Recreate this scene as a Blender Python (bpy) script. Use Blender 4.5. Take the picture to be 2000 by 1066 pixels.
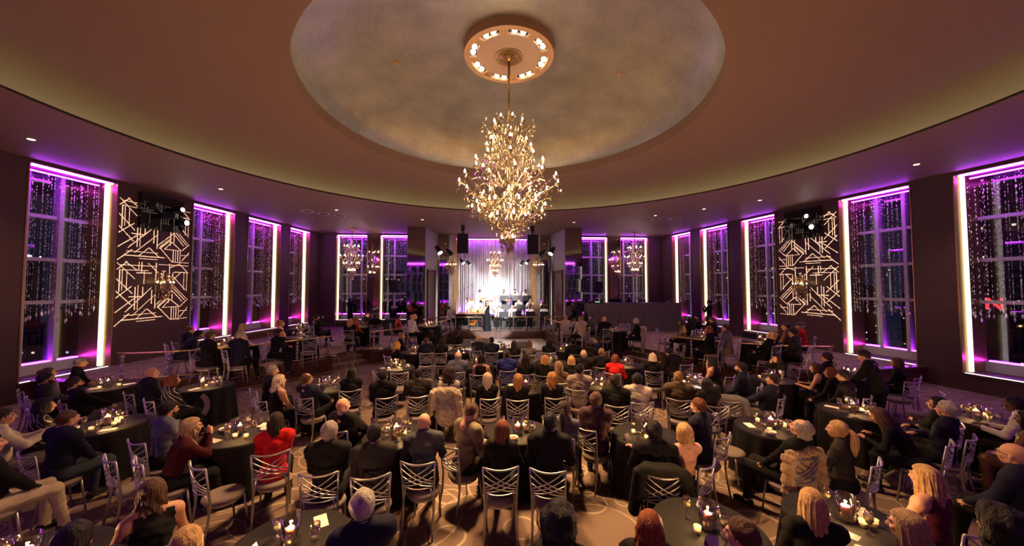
import bpy, math, random
import numpy as np
from mathutils import Vector, Matrix, Euler

for _o in list(bpy.data.objects):
    bpy.data.objects.remove(_o)
scene = bpy.context.scene
COL = scene.collection
rnd = random.Random(7)

# ------------------------------------------------------------------ camera
FPX, CAMZ, PITCH, YAW, CAMX = 690.0, 3.0, math.radians(2.24), math.radians(4.0), -0.5
cam_d = bpy.data.cameras.new('camera'); cam = bpy.data.objects.new('camera', cam_d); COL.objects.link(cam)
cam_d.sensor_fit = 'HORIZONTAL'; cam_d.sensor_width = 36.0; cam_d.lens = FPX / 2000.0 * 36.0
cam_d.clip_start = 0.05; cam_d.clip_end = 2000
cam.location = (CAMX, 0, CAMZ); cam.rotation_euler = (math.pi / 2 + PITCH, 0, -YAW)
scene.camera = cam

# ------------------------------------------------------------------ world and exposure
W = bpy.data.worlds.new('night_sky'); scene.world = W; W.use_nodes = True
W.node_tree.nodes['Background'].inputs[0].default_value = (0.020, 0.022, 0.045, 1)
W.node_tree.nodes['Background'].inputs[1].default_value = 0.6
vs = scene.view_settings
vs.view_transform = 'Standard'; vs.look = 'None'; vs.gamma = 1.0; vs.use_curve_mapping = False
vs.exposure = 0.0
cy = scene.cycles
cy.max_bounces = 6; cy.diffuse_bounces = 2; cy.glossy_bounces = 3; cy.transmission_bounces = 4; cy.transparent_max_bounces = 14
cy.caustics_reflective = False; cy.caustics_refractive = False; cy.sample_clamp_indirect = 6.0; cy.adaptive_threshold = 0.05


def lamp(kind, name, loc, energy, color, target=None, size=0.05, angle=60, blend=0.5, parent=None):
    d = bpy.data.lights.new(name, kind); d.energy = energy; d.color = color
    if kind in ('POINT', 'SPOT'): d.shadow_soft_size = size
    if kind == 'SPOT': d.spot_size = math.radians(angle); d.spot_blend = blend
    if kind == 'AREA': d.size = size
    o = bpy.data.objects.new(name, d); COL.objects.link(o); o.location = loc
    if target is not None:
        o.rotation_euler = (Vector(target) - Vector(loc)).to_track_quat('-Z', 'Y').to_euler()
    if parent is not None: o.parent = parent
    return o

# the ring of downlights in the dome; stage lamps, ceiling downlights, candles and bulbs carry their light in their own builders
WARM = (1.0, 0.56, 0.22)
for i in range(8):
    a = 2 * math.pi * i / 8 + 0.2 + 0.115
    lamp('SPOT', 'dome_downlight_beam', (0.85 * math.cos(a), 8.2 + 0.85 * math.sin(a), 8.455), 1900, WARM,
         (0.86 * math.cos(a) * 2.6, 5.7 + 2.6 * math.sin(a), 0), 0.05, 74, 1.0)
# the follow spot behind the camera that lights the singer
lamp('SPOT', 'follow_spot_offscreen', (3.5, -3.0, 5.9), 75000, (0.95, 0.97, 1.0), (-0.3, 20.6, 1.3), 0.05, 7.5, 0.35)


# ------------------------------------------------------------------ pixels of the photograph to places
def ray(px, py):
    u = (px - 1000) / FPX; v = (533 - py) / FPX
    y = math.cos(PITCH) - v * math.sin(PITCH); z = math.sin(PITCH) + v * math.cos(PITCH)
    return np.array([u * math.cos(YAW) + y * math.sin(YAW), -u * math.sin(YAW) + y * math.cos(YAW), z])
CAMP = np.array([CAMX, 0, CAMZ])
def at_z(px, py, z):
    r = ray(px, py); return CAMP + (z - CAMZ) / r[2] * r
def at_y(px, py, y):
    r = ray(px, py); return CAMP + y / r[1] * r
def bearing(px):
    r = ray(px, 560); return math.atan2(r[0], r[1])
def on_line(px, p, q):
    """where the vertical plane through column px meets the ground line p-q"""
    r = ray(px, 560); d = np.array([q[0] - p[0], q[1] - p[1]])
    A = np.array([[r[0], -d[0]], [r[1], -d[1]]]); b = np.array([p[0] - CAMX, p[1]])
    t = np.linalg.solve(A, b); return np.array([CAMX + t[0] * r[0], t[0] * r[1]])


# ------------------------------------------------------------------ materials
MATS = {}
def mat(name, col, rough=0.6, metal=0.0, noise=0.15, nscale=12.0, bump=0.0, bscale=60.0, emit=None, estr=0.0,
        trans=0.0, ior=1.45, sheen=0.0, coat=0.0, spec=0.5):
    if name in MATS: return MATS[name]
    m = bpy.data.materials.new(name); m.use_nodes = True; nt = m.node_tree; n = nt.nodes; l = nt.links
    b = n['Principled BSDF']
    b.inputs['Roughness'].default_value = rough; b.inputs['Metallic'].default_value = metal
    b.inputs['IOR'].default_value = ior; b.inputs['Specular IOR Level'].default_value = spec
    if trans: b.inputs['Transmission Weight'].default_value = trans
    if sheen: b.inputs['Sheen Weight'].default_value = sheen
    if coat: b.inputs['Coat Weight'].default_value = coat
    tc = n.new('ShaderNodeTexCoord'); tx = n.new('ShaderNodeTexNoise')
    tx.inputs['Scale'].default_value = nscale; tx.inputs['Detail'].default_value = 4
    l.new(tc.outputs['Object'], tx.inputs['Vector'])
    mr = n.new('ShaderNodeMapRange'); mr.inputs['To Min'].default_value = 1 - noise; mr.inputs['To Max'].default_value = 1 + noise
    mr.inputs['From Min'].default_value = 0.25; mr.inputs['From Max'].default_value = 0.75
    l.new(tx.outputs['Fac'], mr.inputs['Value'])
    mx = n.new('ShaderNodeMix'); mx.data_type = 'RGBA'; mx.blend_type = 'MULTIPLY'; mx.inputs['Factor'].default_value = 1
    mx.inputs['A'].default_value = (*col, 1); l.new(mr.outputs['Result'], mx.inputs['B'])
    l.new(mx.outputs['Result'], b.inputs['Base Color'])
    if bump:
        t2 = n.new('ShaderNodeTexNoise'); t2.inputs['Scale'].default_value = bscale; t2.inputs['Detail'].default_value = 3
        l.new(tc.outputs['Object'], t2.inputs['Vector'])
        bp = n.new('ShaderNodeBump'); bp.inputs['Strength'].default_value = bump; bp.inputs['Distance'].default_value = 0.02
        l.new(t2.outputs['Fac'], bp.inputs['Height']); l.new(bp.outputs['Normal'], b.inputs['Normal'])
    if emit:
        b.inputs['Emission Color'].default_value = (*emit, 1); b.inputs['Emission Strength'].default_value = estr
    MATS[name] = m; return m

def clear_glass(name, tint=(1, 1, 1), gloss=(1, 1, 1), ior=1.45, rough=0.03, cap=0.9, base=0.04):
    """thin glass: transparent seen straight on, mirror-like at grazing angles"""
    if name in MATS: return MATS[name]
    m = bpy.data.materials.new(name); m.use_nodes = True; nt = m.node_tree; n = nt.nodes; l = nt.links
    n.remove(n['Principled BSDF'])
    tr = n.new('ShaderNodeBsdfTransparent'); tr.inputs[0].default_value = (*tint, 1)
    gl = n.new('ShaderNodeBsdfGlossy'); gl.inputs[0].default_value = (*gloss, 1); gl.inputs['Roughness'].default_value = rough
    fr = n.new('ShaderNodeLayerWeight'); fr.inputs['Blend'].default_value = 0.35
    mr = n.new('ShaderNodeMapRange'); mr.inputs['To Min'].default_value = base; mr.inputs['To Max'].default_value = cap
    l.new(fr.outputs['Facing'], mr.inputs['Value'])
    tc = n.new('ShaderNodeTexCoord'); tx = n.new('ShaderNodeTexNoise'); tx.inputs['Scale'].default_value = 9
    l.new(tc.outputs['Object'], tx.inputs['Vector'])
    md = n.new('ShaderNodeMath'); md.operation = 'MULTIPLY_ADD'; md.inputs[1].default_value = 0.06
    l.new(tx.outputs['Fac'], md.inputs[0]); l.new(mr.outputs['Result'], md.inputs[2])
    mx = n.new('ShaderNodeMixShader'); l.new(md.outputs[0], mx.inputs[0]); l.new(tr.outputs[0], mx.inputs[1]); l.new(gl.outputs[0], mx.inputs[2])
    l.new(mx.outputs[0], n['Material Output'].inputs['Surface'])
    MATS[name] = m; return m

def hair_mat(name, col, scale=70):
    if name in MATS: return MATS[name]
    m = mat(name, col, 0.48, 0, 0.40, 26, spec=0.28)
    nt = m.node_tree; n = nt.nodes; l = nt.links; b = n['Principled BSDF']
    tc = n.new('ShaderNodeTexCoord'); mp = n.new('ShaderNodeMapping'); mp.inputs['Scale'].default_value = (1, 1, 0.07)
    l.new(tc.outputs['Object'], mp.inputs['Vector'])
    tx = n.new('ShaderNodeTexNoise'); tx.inputs['Scale'].default_value = scale; tx.inputs['Detail'].default_value = 3
    l.new(mp.outputs['Vector'], tx.inputs['Vector'])
    bp = n.new('ShaderNodeBump'); bp.inputs['Strength'].default_value = 0.9; bp.inputs['Distance'].default_value = 0.02
    l.new(tx.outputs['Fac'], bp.inputs['Height']); l.new(bp.outputs['Normal'], b.inputs['Normal'])
    return m


# ------------------------------------------------------------------ mesh helpers
class MB:
    def __init__(s): s.v = []; s.f = []; s.m = []; s.cm = 0
    def add(s, vs, fs):
        o = len(s.v); s.v += [tuple(map(float, p)) for p in vs]; s.f += [tuple(i + o for i in q) for q in fs]; s.m += [s.cm] * len(fs); return s
    def box(s, c, size, rz=0.0, R=None):
        x, y, z = size[0] / 2, size[1] / 2, size[2] / 2
        P = np.array([(-x, -y, -z), (x, -y, -z), (x, y, -z), (-x, y, -z), (-x, -y, z), (x, -y, z), (x, y, z), (-x, y, z)])
        if R is not None: P = P @ np.array(R).T
        elif rz: P = P @ np.array([[math.cos(rz), -math.sin(rz), 0], [math.sin(rz), math.cos(rz), 0], [0, 0, 1]]).T
        return s.add(P + np.array(c), [(0, 3, 2, 1), (4, 5, 6, 7), (0, 1, 5, 4), (1, 2, 6, 5), (2, 3, 7, 6), (3, 0, 4, 7)])
    def tube(s, pts, r, n=8, cap=True, flat=None):
        pts = [np.array(p, float) for p in pts]; k = len(pts)
        rr = r if hasattr(r, '__len__') else [r] * k
        vs = []; prev = None
        for i in range(k):
            t = pts[min(i + 1, k - 1)] - pts[max(i - 1, 0)]; t = t / (np.linalg.norm(t) + 1e-9)
            if prev is None:
                a = np.array([0, 0, 1.]) if abs(t[2]) < 0.9 else np.array([1., 0, 0])
            else: a = prev
            u = a - t * a.dot(t); u /= np.linalg.norm(u) + 1e-9; w = np.cross(t, u); prev = u
            for j in range(n):
                an = 2 * math.pi * j / n
                vs.append(pts[i] + rr[i] * (math.cos(an) * u * (flat or 1) + math.sin(an) * w))
        fs = [(i * n + j, i * n + (j + 1) % n, (i + 1) * n + (j + 1) % n, (i + 1) * n + j) for i in range(k - 1) for j in range(n)]
        if cap: fs += [tuple(reversed(range(n))), tuple((k - 1) * n + j for j in range(n))]
        return s.add(vs, fs)
    def lathe(s, prof, n=16, c=(0, 0, 0), sx=1, sy=1):
        vs = []; k = len(prof)
        for (r, z) in prof:
            for j in range(n):
                a = 2 * math.pi * j / n; vs.append((c[0] + r * math.cos(a) * sx, c[1] + r * math.sin(a) * sy, c[2] + z))
        fs = [(i * n + j, i * n + (j + 1) % n, (i + 1) * n + (j + 1) % n, (i + 1) * n + j) for i in range(k - 1) for j in range(n)]
        if prof[0][0] > 1e-5: fs.append(tuple(reversed(range(n))))
        if prof[-1][0] > 1e-5: fs.append(tuple((k - 1) * n + j for j in range(n)))
        return s.add(vs, fs)
    def sphere(s, c, r, n=12, m=8, sz=1.0):
        return s.lathe([(max(r * math.sin(math.pi * i / m), 1e-6), -r * sz * math.cos(math.pi * i / m)) for i in range(m + 1)], n, c)
    def ring(s, r0, r1, z0, z1, n=24, c=(0, 0, 0)):
        p = [(r0, z0), (r1, z0), (r1, z1), (r0, z1), (r0, z0)]
        vs = []
        for (r, z) in p[:4]:
            for j in range(n):
                a = 2 * math.pi * j / n; vs.append((c[0] + r * math.cos(a), c[1] + r * math.sin(a), c[2] + z))
        fs = [(i * n + j, i * n + (j + 1) % n, ((i + 1) % 4) * n + (j + 1) % n, ((i + 1) % 4) * n + j) for i in range(4) for j in range(n)]
        return s.add(vs, fs)
    def prism(s, poly, z0, z1):
        k = len(poly)
        vs = [(p[0], p[1], z0) for p in poly] + [(p[0], p[1], z1) for p in poly]
        fs = [tuple(reversed(range(k))), tuple(range(k, 2 * k))] + [(i, (i + 1) % k, k + (i + 1) % k, k + i) for i in range(k)]
        return s.add(vs, fs)
    def mesh(s, name, smooth=False):
        me = bpy.data.meshes.new(name); me.from_pydata(s.v, [], s.f)
        if any(s.m): me.polygons.foreach_set('material_index', s.m)
        if smooth: me.polygons.foreach_set('use_smooth', [True] * len(s.f))
        me.update(); return me

def obj(name, me, m=None, parent=None, loc=(0, 0, 0), rot=(0, 0, 0), scale=None, smooth=False):
    if isinstance(me, MB): me = me.mesh(name, smooth)
    ms = m if isinstance(m, (list, tuple)) else [m]
    if len(me.materials) == 0:
        for q in ms: me.materials.append(q)
        o = bpy.data.objects.new(name, me)
    else:
        o = bpy.data.objects.new(name, me)
        for i, q in enumerate(ms):
            if q is not None and i < len(o.material_slots) and me.materials[i] != q:
                o.material_slots[i].link = 'OBJECT'; o.material_slots[i].material = q
    COL.objects.link(o)
    if parent is not None: o.parent = parent
    o.location = loc; o.rotation_euler = rot
    if scale is not None: o.scale = scale if hasattr(scale, '__len__') else (scale,) * 3
    return o
def tag(o, label=None, cat=None, group=None, kind=None):
    if label: o['label'] = label
    if cat: o['category'] = cat
    if group: o['group'] = group
    if kind: o['kind'] = kind
    return o
def thing(name, label, cat, loc=(0, 0, 0), rz=0.0, group=None, kind=None):
    o = bpy.data.objects.new(name, None); COL.objects.link(o); o.empty_display_size = 0.1
    o.location = loc; o.rotation_euler = (0, 0, rz); return tag(o, label, cat, group, kind)
def struct(name, me, m, parent=None, smooth=False, **k):
    o = obj(name, me, m, parent, smooth=smooth, **k)
    if parent is None: o['kind'] = 'structure'
    return o
def copy_tree(src, parent=None):
    c = src.copy(); COL.objects.link(c); c.parent = parent
    for ch in src.children: copy_tree(ch, c)
    return c
def spline(pts, n):
    """Catmull-Rom through pts"""
    P = [np.array(p, float) for p in pts]; P = [2 * P[0] - P[1]] + P + [2 * P[-1] - P[-2]]; out = []
    seg = len(P) - 3
    for i in range(n + 1):
        t = i / n * seg; k = min(int(t), seg - 1); u = t - k; a, b, c, d = P[k:k + 4]
        out.append(0.5 * (2 * b + (c - a) * u + (2 * a - 5 * b + 4 * c - d) * u * u + (3 * b - a - 3 * c + d) * u ** 3))
    return out
# ------------------------------------------------------------------ materials of the place
def frosted_glass(name, col):
    """milky glass: lets the flame inside shine through"""
    m = mat(name, col, 0.35, noise=0.08, nscale=60); nt = m.node_tree; n = nt.nodes; l = nt.links; b = n['Principled BSDF']
    tl = n.new('ShaderNodeBsdfTranslucent'); tl.inputs[0].default_value = (*col, 1); tr = n.new('ShaderNodeBsdfTransparent')
    m1 = n.new('ShaderNodeMixShader'); m1.inputs[0].default_value = 0.35; l.new(tl.outputs[0], m1.inputs[1]); l.new(tr.outputs[0], m1.inputs[2])
    m2 = n.new('ShaderNodeMixShader'); m2.inputs[0].default_value = 0.72; l.new(b.outputs[0], m2.inputs[1]); l.new(m1.outputs[0], m2.inputs[2])
    l.new(m2.outputs[0], n['Material Output'].inputs['Surface']); return m
M_wall = mat('taupe_wall_panel', (0.088, 0.047, 0.046), 0.5, noise=0.08, nscale=3)
M_pier = M_wall
M_light = mat('pale_grey_stage_wall', (0.42, 0.40, 0.39), 0.5, noise=0.05, nscale=2)
M_brass = mat('aged_brass', (0.52, 0.34, 0.12), 0.32, 0.9, 0.12, 8)
M_gold = mat('polished_gold_rail', (0.85, 0.60, 0.22), 0.26, 0.8, 0.08, 10)
M_goldleaf = mat('gold_chandelier_metal', (0.82, 0.70, 0.50), 0.25, 1.0, 0.1, 20)
M_ceil = mat('rosy_taupe_ceiling', (0.24, 0.148, 0.122), 0.6, noise=0.04, nscale=1.5)
M_cove = M_ceil
M_black = mat('matte_black', (0.012, 0.011, 0.012), 0.55, noise=0.1)
M_gloss = mat('black_lacquer', (0.008, 0.008, 0.009), 0.12, noise=0.1, coat=0.6)
M_silver = mat('silver_chair_metal', (0.42, 0.41, 0.42), 0.36, 0.9, 0.1, 30)
M_cloth = mat('black_table_linen', (0.008, 0.007, 0.008), 0.7, noise=0.2, nscale=40, bump=0.15, bscale=300, spec=0.25)
M_seat = mat('mauve_seat_fabric', (0.20, 0.155, 0.15), 0.85, noise=0.15, nscale=60, bump=0.3, bscale=220)
M_wood = mat('dark_mahogany', (0.085, 0.030, 0.016), 0.32, noise=0.3, nscale=5, coat=0.25)
M_doorwood = mat('walnut_door', (0.085, 0.030, 0.016), 0.35, noise=0.25, nscale=6)
M_mirror = mat('smoked_mirror', (0.42, 0.38, 0.37), 0.04, 1.0, 0.03, 2)
M_mull = mat('pale_window_mullion', (0.55, 0.48, 0.55), 0.45, noise=0.06)
M_led = mat('white_led_strip', (1, 0.95, 0.8), 0.5, noise=0.02, emit=(1.0, 0.94, 0.66), estr=1.5)
M_ledthin = mat('white_led_line', (1, 0.95, 0.8), 0.5, noise=0.02, emit=(1.0, 0.86, 0.80), estr=1.3)
M_purple = mat('purple_led_strip', (0.5, 0.1, 0.9), 0.5, noise=0.02, emit=(0.46, 0.02, 0.95), estr=38.0)
M_purple2 = mat('purple_head_strip', (0.5, 0.1, 0.9), 0.5, noise=0.02, emit=(0.50, 0.05, 0.95), estr=85.0)
M_coveled = mat('cove_led_strip', (1, 0.9, 0.6), 0.5, noise=0.02, emit=(0.92, 0.93, 0.44), estr=5.2)
M_glass = clear_glass('dark_window_glass', (0.80, 0.78, 0.90), (0.9, 0.9, 1.0), base=0.02, cap=0.30, rough=0.012)
M_tglass = clear_glass('drinking_glass', (0.97, 0.96, 0.94), (1, 0.97, 0.92), base=0.20, cap=1.0, rough=0.03)
M_crystal = mat('cut_crystal', (0.95, 0.95, 0.97), 0.16, 0.45, 0.1, 30)
M_drop = clear_glass('chandelier_crystal', (1.0, 0.95, 0.86), (1, 0.93, 0.78), base=0.28, cap=1.0, rough=0.05)
M_ball = clear_glass('crystal_ball_glass', (0.75, 0.73, 0.75), (1, 0.98, 0.95), base=0.5, cap=1.0, rough=0.10)
M_wax = mat('ivory_candle_wax', (0.92, 0.80, 0.58), 0.5, noise=0.05)
_b = M_wax.node_tree.nodes['Principled BSDF']; _b.inputs['Subsurface Weight'].default_value = 1.0; _b.inputs['Subsurface Radius'].default_value = (1.0, 0.45, 0.16); _b.inputs['Subsurface Scale'].default_value = 0.035
M_flame = mat('candle_flame', (1, 0.7, 0.3), 0.5, noise=0.02, emit=(1.0, 0.66, 0.26), estr=30)
M_votive = frosted_glass('frosted_votive_glass', (0.95, 0.82, 0.62))
M_bulb = mat('chandelier_bulb', (1, 0.8, 0.5), 0.5, noise=0.02, emit=(1.0, 0.72, 0.38), estr=45)
M_lampface = mat('lamp_face', (1, 0.9, 0.7), 0.4, noise=0.02, emit=(1.0, 0.85, 0.62), estr=6)
M_spotface = mat('stage_lamp_face', (1, 1, 0.9), 0.4, noise=0.02, emit=(1.0, 0.95, 0.85), estr=25)
M_porcelain = mat('white_porcelain', (0.8, 0.77, 0.72), 0.2, noise=0.03)
M_napkin = mat('ivory_paper', (0.72, 0.65, 0.58), 0.7, noise=0.06)
M_stagefloor = mat('pale_dance_floor', (0.55, 0.47, 0.36), 0.3, noise=0.12, nscale=3)
M_stone = mat('marble_edge', (0.16, 0.11, 0.075), 0.2, noise=0.5, nscale=3, coat=0.3)
M_wine = mat('white_wine', (0.8, 0.6, 0.2), 0.08, noise=0.05, coat=0.4)
M_red = mat('red_glow_sign', (1, 0.05, 0.03), 0.5, noise=0.02, emit=(1.0, 0.02, 0.02), estr=6)

def carpet_mat():
    m = mat('ringed_carpet', (0.180, 0.118, 0.098), 0.92, noise=0.25, nscale=160, bump=0.35, bscale=300)
    nt = m.node_tree; n = nt.nodes; l = nt.links; b = n['Principled BSDF']
    base = b.inputs['Base Color'].links[0].from_socket
    tc = n.new('ShaderNodeTexCoord'); acc = None
    for (sc, off, r0, rv, w) in ((0.52, 0.0, 0.28, 0.34, 0.016), (0.52, 0.0, 0.19, 0.30, 0.014), (0.72, 5.3, 0.20, 0.42, 0.017), (0.72, 5.3, 0.12, 0.2, 0.014), (1.15, 11.7, 0.12, 0.35, 0.022)):
        mp = n.new('ShaderNodeMapping'); mp.inputs['Location'].default_value = (off, off * 0.7, 0); mp.inputs['Scale'].default_value = (1, 1, 0)
        l.new(tc.outputs['Object'], mp.inputs['Vector'])
        vo = n.new('ShaderNodeTexVoronoi'); vo.voronoi_dimensions = '2D'; vo.inputs['Scale'].default_value = sc; vo.inputs['Randomness'].default_value = 0.8
        l.new(mp.outputs['Vector'], vo.inputs['Vector'])
        sp = n.new('ShaderNodeSeparateColor'); l.new(vo.outputs['Color'], sp.inputs[0])
        rr = n.new('ShaderNodeMath'); rr.operation = 'MULTIPLY_ADD'; rr.inputs[1].default_value = rv - 0.1; rr.inputs[2].default_value = r0
        l.new(sp.outputs[0], rr.inputs[0])
        df = n.new('ShaderNodeMath'); df.operation = 'SUBTRACT'; l.new(vo.outputs['Distance'], df.inputs[0]); l.new(rr.outputs[0], df.inputs[1])
        ab = n.new('ShaderNodeMath'); ab.operation = 'ABSOLUTE'; l.new(df.outputs[0], ab.inputs[0])
        st = n.new('ShaderNodeMapRange'); st.interpolation_type = 'SMOOTHSTEP'; st.inputs['From Min'].default_value = w * sc * 1.15; st.inputs['From Max'].default_value = w * sc * 0.45
        l.new(ab.outputs[0], st.inputs['Value'])
        if acc is None: acc = st.outputs[0]
        else:
            mxm = n.new('ShaderNodeMath'); mxm.operation = 'MAXIMUM'; l.new(acc, mxm.inputs[0]); l.new(st.outputs[0], mxm.inputs[1]); acc = mxm.outputs[0]
    sc2 = n.new('ShaderNodeMath'); sc2.operation = 'MULTIPLY'; sc2.inputs[1].default_value = 0.75; l.new(acc, sc2.inputs[0])
    mx = n.new('ShaderNodeMix'); mx.data_type = 'RGBA'; l.new(sc2.outputs[0], mx.inputs['Factor']); l.new(base, mx.inputs['A'])
    mx.inputs['B'].default_value = (0.44, 0.35, 0.27, 1); l.new(mx.outputs['Result'], b.inputs['Base Color'])
    return m
M_carpet = carpet_mat()

def dome_mat():
    m = mat('silver_leaf_dome', (0.45, 0.43, 0.42), 0.36, 0.65, 0.22, 1.3)
    nt = m.node_tree; n = nt.nodes; l = nt.links; b = n['Principled BSDF']
    base = b.inputs['Base Color'].links[0].from_socket
    tc = n.new('ShaderNodeTexCoord'); sp = n.new('ShaderNodeSeparateXYZ'); l.new(tc.outputs['Object'], sp.inputs[0])
    an = n.new('ShaderNodeMath'); an.operation = 'ARCTAN2'; l.new(sp.outputs[1], an.inputs[0]); l.new(sp.outputs[0], an.inputs[1])
    ln = n.new('ShaderNodeVectorMath'); ln.operation = 'LENGTH'
    l.new(tc.outputs['Object'], ln.inputs[0])
    cb = n.new('ShaderNodeCombineXYZ'); l.new(an.outputs[0], cb.inputs[0]); l.new(ln.outputs['Value'], cb.inputs[1])
    br = n.new('ShaderNodeTexBrick'); br.inputs['Scale'].default_value = 6.0; br.inputs['Mortar Size'].default_value = 0.012
    br.inputs['Color1'].default_value = (1, 1, 1, 1); br.inputs['Color2'].default_value = (0.9, 0.9, 0.9, 1); br.inputs['Mortar'].default_value = (0.72, 0.72, 0.72, 1)
    l.new(cb.outputs[0], br.inputs['Vector'])
    mx = n.new('ShaderNodeMix'); mx.data_type = 'RGBA'; mx.blend_type = 'MULTIPLY'; mx.inputs['Factor'].default_value = 0.8
    l.new(base, mx.inputs['A']); l.new(br.outputs['Color'], mx.inputs['B']); l.new(mx.outputs['Result'], b.inputs['Base Color'])
    return m
M_dome = dome_mat()
# ------------------------------------------------------------------ the room shell
ZC = 6.4                                   # perimeter ceiling
LW = (np.array([-13.73, 0.0]), np.array([-11.11, 23.0]))
RW = (np.array([14.76, 0.0]), np.array([11.24, 23.3]))
YB = 23.05
TZ = 0.5                                   # terrace and stage height
def lerp(a, b, t): return a + (b - a) * t
def unit2(v): return v / np.linalg.norm(v)
def along(line, y): return lerp(line[0], line[1], (y - line[0][1]) / (line[1][1] - line[0][1]))

# floor
struct('floor', MB().box((0, 9.5, -0.1), (34, 38, 0.2)), M_carpet)

# terrace outlines (left is x<0), measured along the handrails
RAIL_A = {-1: [(-10.15, 10.02), (-9.1, 10.2), (-8.0, 10.72), (-7.1, 11.65), (-6.5, 12.35), (-6.0, 13.0)],
          1: [(9.6, 9.72), (8.8, 9.86), (7.9, 10.15), (7.05, 10.8), (6.4, 11.5), (5.8, 12.4)]}
RAIL_B = {-1: [(-4.98, 14.1), (-4.4, 14.85), (-3.8, 15.8), (-3.2, 17.1), (-2.75, 18.4), (-2.45, 19.75)],
          1: [(5.05, 14.2), (4.45, 14.75), (3.85, 15.5), (3.3, 16.5), (2.95, 17.9), (2.7, 19.75)]}
M_step = M_carpet
for sx in (-1, 1):
    nm = 'left' if sx < 0 else 'right'
    wl = LW if sx < 0 else RW
    A = spline(RAIL_A[sx], 20); B = spline(RAIL_B[sx], 20)
    out = np.array([sx * 0.78, 0.62])       # away from the middle of the room
    a_end, b_st = A[-1], B[0]
    cut1, cut2 = a_end + out * 0.75, b_st + out * 0.75
    wnear = along(wl, A[0][1] + 0.5)
    poly = [wnear] + A + [cut1, cut2] + B + [np.array([sx * 2.7, 20.0]), np.array([sx * 2.7, 20.3]), np.array([sx * 5.2, 20.3]), np.array([sx * 5.2, YB]), along(wl, YB)]
    if sx > 0: poly = poly[::-1]
    poly = poly[::-1]
    mb = MB(); k = len(poly); mb.add([(p[0], p[1], TZ) for p in poly], [tuple(range(k))])
    if mb.f and True:
        struct('floor_terrace_' + nm, mb, M_carpet)
    # fascia in front of the terrace: each run its own mesh
    for j, run in enumerate(([wnear] + A + [cut1], [cut2] + B + [np.array([sx * 2.7, 20.0])])):
        fb = MB(); eb = MB()
        for p, q in zip(run[:-1], run[1:]):
            d = unit2(q - p); c = (p + q) / 2; L = np.linalg.norm(q - p); rz = math.atan2(d[1], d[0])
            nrm = np.array([d[1], -d[0]]) * (1 if sx < 0 else 1)
            if np.dot(nrm, -c + np.array([0, 8])) < 0: nrm = -nrm
            fb.box((*(c - nrm * 0.03), TZ / 2 - 0.01), (L + 0.02, 0.06, TZ - 0.02), rz)
            eb.box((*(c - nrm * 0.09), TZ + 0.005), (L + 0.03, 0.24, 0.05), rz)
        f = struct('trim_%d' % (1 + 2 * (0 if sx < 0 else 1) + j), fb, M_wood)
        obj('edge_coping', eb, M_stone, f)
        bb = MB()
        for p, q in zip(run[:-1], run[1:]):
            d = unit2(q - p); c = (p + q) / 2; L = np.linalg.norm(q - p)
            nrm = np.array([d[1], -d[0]])
            if np.dot(nrm, -c + np.array([0, 8])) < 0: nrm = -nrm
            bb.box((*(c + nrm * 0.012), 0.025), (L + 0.02, 0.03, 0.05), math.atan2(d[1], d[0]))
        obj('brass_kick_strip', bb, M_brass, f)
    # steps in the gap between the two runs
    st = thing('steps', 'carpeted steps between the handrails up to the %s terrace' % nm, 'steps', (*((a_end + b_st) / 2), 0), kind='structure')
    del st['category']
    g = (a_end + b_st) / 2; dirg = unit2(b_st - a_end); Lg = np.linalg.norm(b_st - a_end); rz = math.atan2(dirg[1], dirg[0])
    for i in range(2):
        c = out * (0.20 + 0.36 * i + 0.18)
        obj('step', MB().box((c[0], c[1], 0.085 * 2 * (i + 1) / 2 * 1.0), (Lg + 0.25, 0.40, 0.17 * (i + 1)), rz), M_carpet, st)
    obj('riser', MB().box((*(out * 0.74), TZ / 2), (Lg + 0.5, 0.04, TZ), rz), M_carpet, st)

# dance floor riser in front of the stage, stage deck
df = struct('floor_dance', MB().box((0.1, 18.1, 0.05), (5.0, 3.7, 0.10)), M_stagefloor)
stg = struct('floor_stage', MB().box((0.0, 22.6, TZ / 2), (8.6, 5.4, TZ)), mat('stage_deck', (0.16, 0.12, 0.10), 0.5, noise=0.2, nscale=4))
obj('stage_edge', MB().box((0.0, 19.88, TZ / 2), (5.4, 0.05, TZ + 0.01)), M_wood, stg)

# ceilings
CC = (0.1, 7.0); CR = 8.95
NA = 96
def rect_pt(a, x0=-17, x1=17, y0=-6.2, y1=28.0):
    dx, dy = math.cos(a), math.sin(a); t = 1e9
    if dx > 1e-9: t = min(t, (x1 - CC[0]) / dx)
    if dx < -1e-9: t = min(t, (x0 - CC[0]) / dx)
    if dy > 1e-9: t = min(t, (y1 - CC[1]) / dy)
    if dy < -1e-9: t = min(t, (y0 - CC[1]) / dy)
    return (CC[0] + dx * t, CC[1] + dy * t)
mb = MB(); vs = []; fs = []
angs = sorted(set([2 * math.pi * i / NA for i in range(NA)] + [math.atan2(y - CC[1], x - CC[0]) % (2 * math.pi) for x in (-17, 17) for y in (-6.2, 28)]))
na = len(angs)
for a in angs:
    ex, ey = rect_pt(a)
    vs += [(CC[0] + CR * math.cos(a), CC[1] + CR * math.sin(a), ZC), (ex, ey, ZC),
           (CC[0] + CR * math.cos(a), CC[1] + CR * math.sin(a), ZC + 0.07), (CC[0] + (CR + 0.62) * math.cos(a), CC[1] + (CR + 0.62) * math.sin(a), ZC + 0.07)]
for i in range(na):
    p, q = 4 * i, 4 * ((i + 1) % na)
    fs += [(p, q, q + 1, p + 1), (p + 2, q + 2, q, p), (p + 3, q + 3, q + 2, p + 2)]
mb.add(vs, fs)
ceil = struct('ceiling', mb, M_ceil)
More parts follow.
